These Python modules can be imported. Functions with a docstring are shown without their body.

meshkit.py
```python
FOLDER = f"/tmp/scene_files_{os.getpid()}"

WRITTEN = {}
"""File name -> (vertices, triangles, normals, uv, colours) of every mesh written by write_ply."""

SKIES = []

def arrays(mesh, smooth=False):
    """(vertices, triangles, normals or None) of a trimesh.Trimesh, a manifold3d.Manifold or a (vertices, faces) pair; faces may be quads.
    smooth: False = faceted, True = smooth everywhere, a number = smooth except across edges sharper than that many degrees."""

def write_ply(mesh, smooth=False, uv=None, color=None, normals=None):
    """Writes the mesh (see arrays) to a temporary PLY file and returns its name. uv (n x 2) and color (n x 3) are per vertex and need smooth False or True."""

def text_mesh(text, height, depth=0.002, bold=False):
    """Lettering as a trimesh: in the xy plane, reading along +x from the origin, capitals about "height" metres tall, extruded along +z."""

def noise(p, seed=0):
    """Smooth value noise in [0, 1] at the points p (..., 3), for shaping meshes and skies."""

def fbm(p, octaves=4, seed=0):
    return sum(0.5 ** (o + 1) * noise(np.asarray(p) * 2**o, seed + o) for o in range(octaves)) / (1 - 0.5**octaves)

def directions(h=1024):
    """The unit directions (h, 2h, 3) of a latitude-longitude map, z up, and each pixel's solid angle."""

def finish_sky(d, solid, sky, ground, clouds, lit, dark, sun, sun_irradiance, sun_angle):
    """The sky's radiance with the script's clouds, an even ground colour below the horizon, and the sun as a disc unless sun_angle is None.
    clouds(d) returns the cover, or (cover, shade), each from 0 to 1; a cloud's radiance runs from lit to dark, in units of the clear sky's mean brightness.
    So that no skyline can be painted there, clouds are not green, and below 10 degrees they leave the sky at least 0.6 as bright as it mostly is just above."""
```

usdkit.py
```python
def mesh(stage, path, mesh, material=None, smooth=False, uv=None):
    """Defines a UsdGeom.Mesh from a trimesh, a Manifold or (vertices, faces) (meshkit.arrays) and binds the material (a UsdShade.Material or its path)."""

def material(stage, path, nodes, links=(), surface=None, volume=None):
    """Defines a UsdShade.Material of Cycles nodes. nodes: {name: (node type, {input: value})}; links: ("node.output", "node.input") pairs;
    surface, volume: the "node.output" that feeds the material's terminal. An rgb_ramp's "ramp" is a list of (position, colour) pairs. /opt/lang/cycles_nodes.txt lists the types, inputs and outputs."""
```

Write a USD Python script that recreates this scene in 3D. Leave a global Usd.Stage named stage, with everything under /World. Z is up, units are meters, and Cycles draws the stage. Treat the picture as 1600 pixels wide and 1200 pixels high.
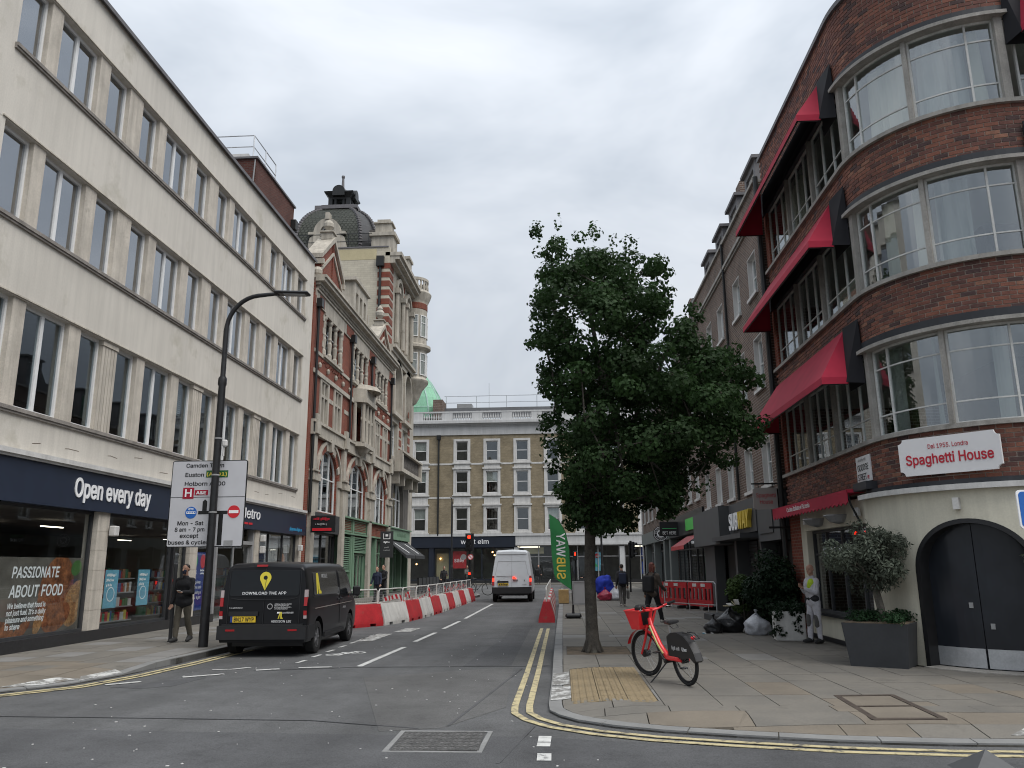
import math, random
import numpy as np, trimesh, usdkit, meshkit
import manifold3d as m3
from manifold3d import Manifold
from shapely.geometry import Polygon, box as sbox, Point, LineString
from shapely.ops import unary_union
from shapely import affinity
from pxr import Usd, UsdGeom, UsdLux, UsdShade, Gf, Sdf, Vt

stage = Usd.Stage.CreateInMemory()
UsdGeom.SetStageUpAxis(stage, 'Z'); UsdGeom.SetStageMetersPerUnit(stage, 1.0)
UsdGeom.Xform.Define(stage, '/World'); UsdGeom.Scope.Define(stage, '/World/Looks')

# ---------------------------------------------------------------- camera
EYE = np.array([0, 0, 1.7])
def cam_basis(yaw=3.48, pitch=12.84, roll=0.5):
    y, p, r = map(math.radians, (yaw, pitch, roll))
    f = np.array([-math.sin(y)*math.cos(p), math.cos(y)*math.cos(p), math.sin(p)])
    a = np.array([math.cos(y), math.sin(y), 0]); u = np.cross(a, f)
    return a*math.cos(r)-u*math.sin(r), u*math.cos(r)+a*math.sin(r), f
rt, up, fw = cam_basis()
cam = UsdGeom.Camera.Define(stage, '/World/camera')
cam.AddTransformOp().Set(Gf.Matrix4d(*rt, 0, *up, 0, *(-fw), 0, *EYE, 1))
cam.CreateHorizontalApertureAttr(36.0); cam.CreateVerticalApertureAttr(27.0)
cam.CreateFocalLengthAttr(36.0*1250/1600); cam.CreateClippingRangeAttr(Gf.Vec2f(0.05, 3000))
cam.CreateExposureAttr(1.0)

# ---------------------------------------------------------------- sky and soft daylight
SKYK = 3.2
SUN = np.array([0.42, -0.30, 0.86]); SUN /= np.linalg.norm(SUN)
usdkit.material(stage, '/World/Looks/overcast_sky', {
    'tc': ('texture_coordinate', {}),
    'sky': ('sky_texture', {'sky_type': 'single_scattering', 'sun_disc': False, 'sun_elevation': math.asin(SUN[2]), 'sun_rotation': math.atan2(SUN[0], SUN[1]), 'air_density': 1.0, 'aerosol_density': 2.0}),
    'map': ('mapping', {'scale': (1.0, 1.0, 2.3), 'location': (0.37, 0.1, 0.55)}),
    'n1': ('noise_texture', {'scale': 2.1, 'detail': 6.0, 'roughness': 0.5, 'distortion': 0.35}),
    'r1': ('rgb_ramp', {'ramp': [(0.28, (0.44, 0.495, 0.575)), (0.46, (0.63, 0.69, 0.77)), (0.60, (0.81, 0.86, 0.93)), (0.76, (0.95, 0.985, 1.03))]}),
    'xyz': ('separate_xyz', {}),
    'cl': ('math', {'math_type': 'maximum', 'value2': 0.0}),
    'k': ('math', {'math_type': 'multiply_add', 'value2': SKYK*1.25, 'value3': SKYK}),
    'kk': ('combine_xyz', {}),
    'mul': ('mix', {'mix_type': 'multiply', 'fac': 1.0}),
    'mixs': ('mix', {'mix_type': 'mix', 'fac': 0.96}),
    'bg': ('background_shader', {'strength': 0.1}),
}, [('tc.generated', 'map.vector'), ('map.vector', 'n1.vector'), ('n1.fac', 'r1.fac'), ('tc.generated', 'xyz.vector'), ('xyz.z', 'cl.value1'), ('cl.value', 'k.value1'),
    ('k.value', 'kk.x'), ('k.value', 'kk.y'), ('k.value', 'kk.z'), ('r1.color', 'mul.color1'), ('kk.vector', 'mul.color2'),
    ('sky.color', 'mixs.color1'), ('mul.color', 'mixs.color2'), ('mixs.color', 'bg.color')], surface='bg.background')
dome = UsdLux.DomeLight.Define(stage, '/World/sky')
UsdShade.MaterialBindingAPI.Apply(dome.GetPrim()).Bind(UsdShade.Material.Get(stage, '/World/Looks/overcast_sky'))
dome.GetPrim().SetCustomDataByKey('kind', 'structure')
sun = UsdLux.DistantLight.Define(stage, '/World/sun')
sun.CreateIntensityAttr(0.4); sun.CreateAngleAttr(50.0); sun.CreateColorAttr(Gf.Vec3f(1.0, 0.97, 0.93)); sun.CreateNormalizeAttr(True)
zx = SUN; xx = np.cross([0, 0, 1.0], zx); xx /= np.linalg.norm(xx); yx = np.cross(zx, xx)
sun.AddTransformOp().Set(Gf.Matrix4d(*xx, 0, *yx, 0, *zx, 0, 0, 0, 60, 1))

# ---------------------------------------------------------------- naming, objects, mesh builder
_used = {}
def unique(parent, name):
    k = (parent, name); n = _used.get(k, 0); _used[k] = n+1
    return f'{parent}/{name}' if n == 0 else f'{parent}/{name}_{n:03d}'
def ppath(o): return '/World' if o is None else str(o.GetPath())
def meta(p, label=None, cat=None, group=None, kind=None):
    p = p.GetPrim() if hasattr(p, 'GetPrim') else p
    for k, v in (('label', label), ('category', cat), ('group', group), ('kind', kind)):
        if v: p.SetCustomDataByKey(k, v)
    return p
def thing(name, label=None, cat=None, loc=(0, 0, 0), rz=0, group=None, kind=None):
    x = UsdGeom.Xform.Define(stage, unique('/World', name))
    if any(loc) or rz:
        x.AddTranslateOp().Set(Gf.Vec3d(*map(float, loc)))
        if rz: x.AddRotateZOp().Set(float(rz))
    return meta(x, label, cat, group, kind)
def move(o, loc, rz=0, rx=0):
    x = UsdGeom.Xformable(o); x.AddTranslateOp().Set(Gf.Vec3d(*map(float, loc))); x.AddRotateZOp().Set(float(rz))
    if rx: x.AddRotateXOp().Set(float(rx))
def copy(root, loc, rz=0, label=None, group=None, scale=None):
    was = root.GetCustomData(); base = root.GetName()
    base = base[:-4] if base[-4:-3] == '_' and base[-3:].isdigit() else base
    x = UsdGeom.Xform.Define(stage, unique('/World', base))
    x.GetPrim().GetReferences().AddInternalReference(root.GetPath())
    x.ClearXformOpOrder()
    x.MakeMatrixXform().Set(Gf.Matrix4d().SetScale(scale or 1.0) * Gf.Matrix4d().SetRotate(Gf.Rotation(Gf.Vec3d(0, 0, 1), rz)) * Gf.Matrix4d().SetTranslate(Gf.Vec3d(*map(float, loc))))
    x.GetPrim().SetInstanceable(True)
    return meta(x, label or was.get('label'), was.get('category'), group or was.get('group'))

BOXF = np.array([[0,2,1],[0,3,2],[4,5,6],[4,6,7],[0,1,5],[0,5,4],[1,2,6],[1,6,5],[2,3,7],[2,7,6],[3,0,4],[3,4,7]])
class MB:
    def __init__(s, T=None): s.v, s.f, s.n, s.T = [], [], 0, T
    def add(s, v, f):
        v = np.asarray(v, float); f = np.asarray(f, int)
        if f.shape[1] == 4: f = np.vstack([f[:, [0,1,2]], f[:, [0,2,3]]])
        s.v.append(v); s.f.append(f+s.n); s.n += len(v); return s
    def tm(s, m, M=None):
        v, f, _ = meshkit.arrays(m)
        if M is not None: v = v@np.asarray(M)[:3, :3].T+np.asarray(M)[:3, 3]
        return s.add(v, f)
    def box(s, x0, x1, y0, y1, z0, z1, n=1):
        if n == 1:
            v = [[x0,y0,z0],[x1,y0,z0],[x1,y1,z0],[x0,y1,z0],[x0,y0,z1],[x1,y0,z1],[x1,y1,z1],[x0,y1,z1]]
            return s.add(v, BOXF)
        xs = np.linspace(x0, x1, n+1)           # sliced along x, for curved walls
        ring = np.array([[y0,z0],[y1,z0],[y1,z1],[y0,z1]])
        v = np.array([[x, a, b] for x in xs for a, b in ring]); f = []
        for i in range(n):
            for k in range(4):
                a, b = i*4+k, i*4+(k+1) % 4; f.append([a, a+4, b+4, b])
        f += [[0,1,2,3], [4*n+3,4*n+2,4*n+1,4*n]]
        return s.add(v, f)
    def rbox(s, c, size, R=None, bev=0.0):       # oriented, bevelled box
        a, b, d = np.array(size)/2
        if bev > 0:
            e = min(bev, a, b, d)*0.999; pts = []
            for sx in (-1, 1):
                for sy in (-1, 1):
                    for sz in (-1, 1): pts += [[sx*a, sy*(b-e), sz*(d-e)], [sx*(a-e), sy*b, sz*(d-e)], [sx*(a-e), sy*(b-e), sz*d]]
            v, f, _ = meshkit.arrays(Manifold.hull_points(np.array(pts)))
        else:
            v = np.array([[x, y, z] for z in (-d, d) for x, y in ((-a,-b),(a,-b),(a,b),(-a,b))]); f = BOXF
        if R is not None: v = v@np.asarray(R).T
        return s.add(v+np.asarray(c, float), f)
    def cyl(s, p0, p1, r0, r1=None, n=10):
        return s.tube([p0, p1], [r0, r0 if r1 is None else r1], n)
    def tube(s, pts, r, n=8, closed=False):
        p = np.asarray(pts, float); r = np.broadcast_to(np.asarray(r, float), (len(p),))
        t = np.gradient(p, axis=0) if not closed else np.roll(p, -1, 0)-np.roll(p, 1, 0)
        t /= np.linalg.norm(t, axis=1, keepdims=True)+1e-12
        ref = np.array([0, 0, 1.0]) if abs(t[:, 2]).max() < 0.95 else (np.array([1.0, 0, 0]) if abs(t[:, 0]).max() < 0.95 else np.array([0.3, 0.9, 0.2]))
        a = np.cross(t, ref); a /= np.linalg.norm(a, axis=1, keepdims=True)+1e-12
        b = np.cross(t, a); an = np.arange(n)*2*np.pi/n
        v = (p[:, None]+r[:, None, None]*(np.cos(an)[None, :, None]*a[:, None]+np.sin(an)[None, :, None]*b[:, None])).reshape(-1, 3)
        f = []; m = len(p)
        for i in range(m if closed else m-1):
            j = (i+1) % m
            for k in range(n): f.append([i*n+k, i*n+(k+1) % n, j*n+(k+1) % n, j*n+k])
        s.add(v, f)
        if not closed:
            for i in (0, m-1):
                s.add(np.vstack([v[i*n:i*n+n], p[i]]), [[k, (k+1) % n, n] for k in range(n)])
        return s
    def lathe(s, prof, c=(0, 0, 0), n=16):        # prof: (r, z)
        v = np.array([[c[0]+r*math.cos(a), c[1]+r*math.sin(a), c[2]+z] for r, z in prof for a in np.arange(n)*2*np.pi/n]); f = []
        for i in range(len(prof)-1):
            for k in range(n): f.append([i*n+k, i*n+(k+1) % n, (i+1)*n+(k+1) % n, (i+1)*n+k])
        return s.add(v, f)
    def poly(s, g, y0, y1):                       # shapely polygon in (x, z), extruded from y0 to y1
        for p in getattr(g, 'geoms', [g]):
            if p.is_empty or p.area < 1e-6: continue
            m = trimesh.creation.extrude_polygon(p, abs(y1-y0), engine='earcut')
            v = np.array(m.vertices); s.add(np.c_[v[:, 0], min(y0, y1)+v[:, 2], v[:, 1]], np.array(m.faces)[:, ::-1])
        return s
    def slab(s, g, z0, z1):                       # shapely polygon in (x, y), extruded from z0 to z1
        for p in getattr(g, 'geoms', [g]):
            if p.is_empty or p.area < 1e-7: continue
            m = trimesh.creation.extrude_polygon(p, z1-z0, engine='earcut')
            s.add(np.array(m.vertices)+[0, 0, z0], m.faces)
        return s
    def quad(s, a, b, c, d): return s.add([a, b, c, d], [[0, 1, 2, 3]])
    def arrays(s):
        v, f = np.vstack(s.v), np.vstack(s.f)
        if s.T is not None:
            v = s.T(v)
            if getattr(s.T, 'flip', False): f = f[:, ::-1]
        return v, f
    def build(s, name, mat, parent=None, smooth=False, label=None, cat=None, group=None, kind=None):
        v, f = s.arrays()
        m = usdkit.mesh(stage, unique(ppath(parent), name), trimesh.Trimesh(v, f, process=False) if smooth is not False else (v, f), mat, smooth=smooth)
        return meta(m, label, cat, group, kind)
def frame_map(o, u, n, flip):
    o, u, n = map(np.asarray, (o, u, n))
    def T(v): return o+v[:, :1]*u+v[:, 1:2]*n+v[:, 2:3]*np.array([0, 0, 1.0])
    T.flip = flip
    return T
LX, RX, EYP = -10.8, 5.55, 80.0
TL = frame_map((LX, 0, 0), (0, 1.0, 0), (1.0, 0, 0), True)       # local (along street, outwards, up)
TR = frame_map((RX, 0, 0), (0, 1.0, 0), (-1.0, 0, 0), False)
TRG = frame_map((5.45, 0, 0), (0, 1.0, 0), (-1.0, 0, 0), False)
TE = frame_map((0, EYP, 0), (1.0, 0, 0), (0, -1.0, 0), True)
def Rz(a): a = math.radians(a); return np.array([[math.cos(a), -math.sin(a), 0], [math.sin(a), math.cos(a), 0], [0, 0, 1]])
def Rx(a): a = math.radians(a); return np.array([[1, 0, 0], [0, math.cos(a), -math.sin(a)], [0, math.sin(a), math.cos(a)]])
def Ry(a): a = math.radians(a); return np.array([[math.cos(a), 0, math.sin(a)], [0, 1, 0], [-math.sin(a), 0, math.cos(a)]])
def place(m, T): return T
def text(txt, h, mat, name, parent, T, u, d, z, depth=0.01, bold=False, width=None, slant=0, mirror=False, smooth=False):
    """lettering standing in the local (u, z) plane of T, facing +d; u is the left end as read."""
    tm = meshkit.text_mesh(txt, h, depth, bold); v = np.array(tm.vertices); v[:, 0] -= v[:, 0].min()
    if width: v[:, 0] *= width/v[:, 0].max()
    v[:, 0] += slant*v[:, 1]
    sgn = -1 if mirror else 1
    mb = MB(T); mb.add(np.c_[u+sgn*v[:, 0], d+v[:, 2], z+v[:, 1]], tm.faces)
    return mb.build(name, mat, parent)

# ---------------------------------------------------------------- materials
def mat(name, col, rough=0.75, var=0.18, scale=2.5, fine=40.0, bump=0.0, bscale=60.0, spec=0.4, metal=0.0, col2=None, island=0.0, rand=0.0, coat=0.0, streak=0.0, stain=None, detail=6.0):
    c = np.array(col, float); c1 = c*(1-var); c2 = np.array(col2, float) if col2 is not None else np.minimum(c*(1+var), 0.95)
    N = {'g': ('geometry', {}), 'n': ('noise_texture', {'scale': scale, 'detail': detail, 'roughness': 0.6}), 'r': ('rgb_ramp', {'ramp': [(0.3, c1), (0.7, c2)]}),
         'p': ('principled_bsdf', {'roughness': rough, 'specular_ior_level': spec, 'metallic': metal, 'coat_weight': coat})}
    L = [('g.position', 'n.vector'), ('n.fac', 'r.fac')]; out = 'r.color'
    if fine:
        N['nf'] = ('noise_texture', {'scale': fine, 'detail': 3.0}); N['rf'] = ('rgb_ramp', {'ramp': [(0.3, (1-var*0.7,)*3), (0.7, (1+var*0.5,)*3)]}); N['mf'] = ('mix', {'mix_type': 'multiply', 'fac': 1.0})
        L += [('g.position', 'nf.vector'), ('nf.fac', 'rf.fac'), (out, 'mf.color1'), ('rf.color', 'mf.color2')]; out = 'mf.color'
    if island:
        N['ri'] = ('rgb_ramp', {'ramp': [(0.0, (1-island,)*3), (0.5, (1.0,)*3), (1.0, (1+island*0.8,)*3)]}); N['mi'] = ('mix', {'mix_type': 'multiply', 'fac': 1.0})
        L += [('g.random_per_island', 'ri.fac'), (out, 'mi.color1'), ('ri.color', 'mi.color2')]; out = 'mi.color'
    if streak:   # rain streaks: noise stretched along z
        N['ms'] = ('mapping', {'scale': (5.0, 5.0, 0.35)}); N['ns'] = ('noise_texture', {'scale': 1.0, 'detail': 5.0, 'roughness': 0.65}); N['rs'] = ('rgb_ramp', {'ramp': [(0.35, (1-streak,)*3), (0.6, (1.0, 1.0, 1.0))]}); N['mm'] = ('mix', {'mix_type': 'multiply', 'fac': 1.0})
        L += [('g.position', 'ms.vector'), ('ms.vector', 'ns.vector'), ('ns.fac', 'rs.fac'), (out, 'mm.color1'), ('rs.color', 'mm.color2')]; out = 'mm.color'
    if stain is not None:  # (colour, scale, threshold)
        N['nst'] = ('noise_texture', {'scale': stain[1], 'detail': 7.0, 'roughness': 0.7}); N['rst'] = ('rgb_ramp', {'ramp': [(stain[2], (0, 0, 0)), (stain[2]+0.12, (1, 1, 1))]}); N['mst'] = ('mix', {'mix_type': 'mix', 'color2': stain[0]})
        L += [('g.position', 'nst.vector'), ('nst.fac', 'rst.fac'), ('rst.color', 'mst.fac'), (out, 'mst.color1')]; out = 'mst.color'
    L.append((out, 'p.base_color'))
    if bump:
        N['nb'] = ('noise_texture', {'scale': bscale, 'detail': 4.0}); N['b'] = ('bump', {'strength': bump, 'distance': 0.01})
        L += [('g.position', 'nb.vector'), ('nb.fac', 'b.height'), ('b.normal', 'p.normal')]
    return usdkit.material(stage, '/World/Looks/'+name, N, L, surface='p.BSDF')
def brickmat(name, c1, c2, mortar, axis='y', bw=0.225, rh=0.075, var=0.25, bump=0.4, stain=None):
    """brick bond for walls too far off to tell the bricks apart; axis: the horizontal axis along the wall."""
    N = {'g': ('geometry', {}), 's': ('separate_xyz', {}), 'c': ('combine_xyz', {}), 'b': ('brick_texture', {'scale': 1.0, 'brick_width': bw, 'row_height': rh, 'mortar_size': 0.011, 'mortar_smooth': 0.2, 'color1': c1, 'color2': c2, 'mortar': mortar, 'bias': 0.0}),
         'n': ('noise_texture', {'scale': 1.1, 'detail': 6.0, 'roughness': 0.65}), 'r': ('rgb_ramp', {'ramp': [(0.3, (1-var,)*3), (0.7, (1+var*0.7,)*3)]}), 'm': ('mix', {'mix_type': 'multiply', 'fac': 1.0}),
         'bp': ('bump', {'strength': bump, 'distance': 0.01, 'invert': True}), 'p': ('principled_bsdf', {'roughness': 0.85, 'specular_ior_level': 0.25})}
    L = [('g.position', 's.vector'), (f's.{axis}', 'c.x'), ('s.z', 'c.y'), ('c.vector', 'b.vector'), ('g.position', 'n.vector'), ('n.fac', 'r.fac'), ('b.color', 'm.color1'), ('r.color', 'm.color2'), ('m.color', 'p.base_color'), ('b.fac', 'bp.height'), ('bp.normal', 'p.normal')]
    return usdkit.material(stage, '/World/Looks/'+name, N, L, surface='p.BSDF')
def glassmat(name, tint=(0.75, 0.8, 0.82), f0=0.05, rough=0.0, wave=0.0):
    """pane: see-through straight on, mirror-like at a grazing angle (Schlick), the same from both sides so that daylight passes."""
    N = {'w': ('layer_weight', {'blend': 0.5}), 'pw': ('math', {'math_type': 'power', 'value2': 5.0}), 'ma': ('math', {'math_type': 'multiply_add', 'value2': 0.9-f0, 'value3': f0, 'use_clamp': True}),
         't': ('transparent_bsdf', {'color': tint}), 'gl': ('glossy_bsdf', {'roughness': rough, 'color': (0.95, 0.97, 1.0)}), 'mx': ('mix_closure', {})}
    L = [('w.facing', 'pw.value1'), ('pw.value', 'ma.value1'), ('ma.value', 'mx.fac'), ('t.BSDF', 'mx.closure1'), ('gl.BSDF', 'mx.closure2')]
    if wave:
        N['g'] = ('geometry', {}); N['n'] = ('noise_texture', {'scale': 0.9, 'detail': 0.0}); N['b'] = ('bump', {'strength': wave, 'distance': 0.05})
        L += [('g.position', 'n.vector'), ('n.fac', 'b.height'), ('b.normal', 'gl.normal')]
    return usdkit.material(stage, '/World/Looks/'+name, N, L, surface='mx.closure')
def emit(name, col, s): return usdkit.material(stage, '/World/Looks/'+name, {'e': ('emission', {'color': col, 'strength': s})}, [], surface='e.emission')
def asphalt(name, c, patch):
    N = {'g': ('geometry', {}), 'n': ('noise_texture', {'scale': 0.35, 'detail': 8.0, 'roughness': 0.65}), 'r': ('rgb_ramp', {'ramp': [(0.32, np.array(c)*0.78), (0.5, c), (0.68, np.array(c)*1.22)]}),
         'v': ('voronoi_texture', {'scale': 62.0}), 'rv': ('rgb_ramp', {'ramp': [(0.0, (1.55,)*3), (0.22, (1.08,)*3), (0.6, (0.86,)*3), (1.0, (0.6,)*3)]}), 'm': ('mix', {'mix_type': 'multiply', 'fac': 1.0}),
         'n2': ('noise_texture', {'scale': 2.2, 'detail': 9.0, 'roughness': 0.75}), 'r2': ('rgb_ramp', {'ramp': [(0.27, (0.66,)*3), (0.45, (0.98,)*3), (0.72, (1.16,)*3)]}), 'm2': ('mix', {'mix_type': 'multiply', 'fac': 1.0}),
         'ps': ('mapping', {'scale': (2.2, 0.12, 1.0)}), 'n3': ('noise_texture', {'scale': 0.55, 'detail': 4.0}), 'r3': ('rgb_ramp', {'ramp': [(0.33, (0.78,)*3), (0.5, (0.98,)*3), (0.66, (1.12,)*3)]}), 'm3': ('mix', {'mix_type': 'multiply', 'fac': patch}),
         'wn': ('voronoi_texture', {'scale': 190.0}), 'b': ('bump', {'strength': 0.55, 'distance': 0.012}), 'p': ('principled_bsdf', {'roughness': 0.8, 'specular_ior_level': 0.35})}
    L = [('g.position', 'n.vector'), ('n.fac', 'r.fac'), ('g.position', 'v.vector'), ('v.distance', 'rv.fac'), ('r.color', 'm.color1'), ('rv.color', 'm.color2'), ('g.position', 'n2.vector'), ('n2.fac', 'r2.fac'), ('m.color', 'm2.color1'), ('r2.color', 'm2.color2'),
         ('g.position', 'ps.vector'), ('ps.vector', 'n3.vector'), ('n3.fac', 'r3.fac'), ('m2.color', 'm3.color1'), ('r3.color', 'm3.color2'), ('m3.color', 'p.base_color'), ('g.position', 'wn.vector'), ('wn.distance', 'b.height'), ('b.normal', 'p.normal')]
    return usdkit.material(stage, '/World/Looks/'+name, N, L, surface='p.BSDF')
def paint(name, col, wear=0.5, under=(0.1, 0.1, 0.1), scale=7.0):
    """worn road paint: flaked back to the surface below."""
    N = {'g': ('geometry', {}), 'n': ('noise_texture', {'scale': scale, 'detail': 9.0, 'roughness': 0.75}), 'r': ('rgb_ramp', {'ramp': [(wear-0.06, under), (wear+0.02, np.array(col)*0.8), (wear+0.2, col)]}), 'p': ('principled_bsdf', {'roughness': 0.7, 'specular_ior_level': 0.3})}
    return usdkit.material(stage, '/World/Looks/'+name, N, [('g.position', 'n.vector'), ('n.fac', 'r.fac'), ('r.color', 'p.base_color')], surface='p.BSDF')

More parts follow.
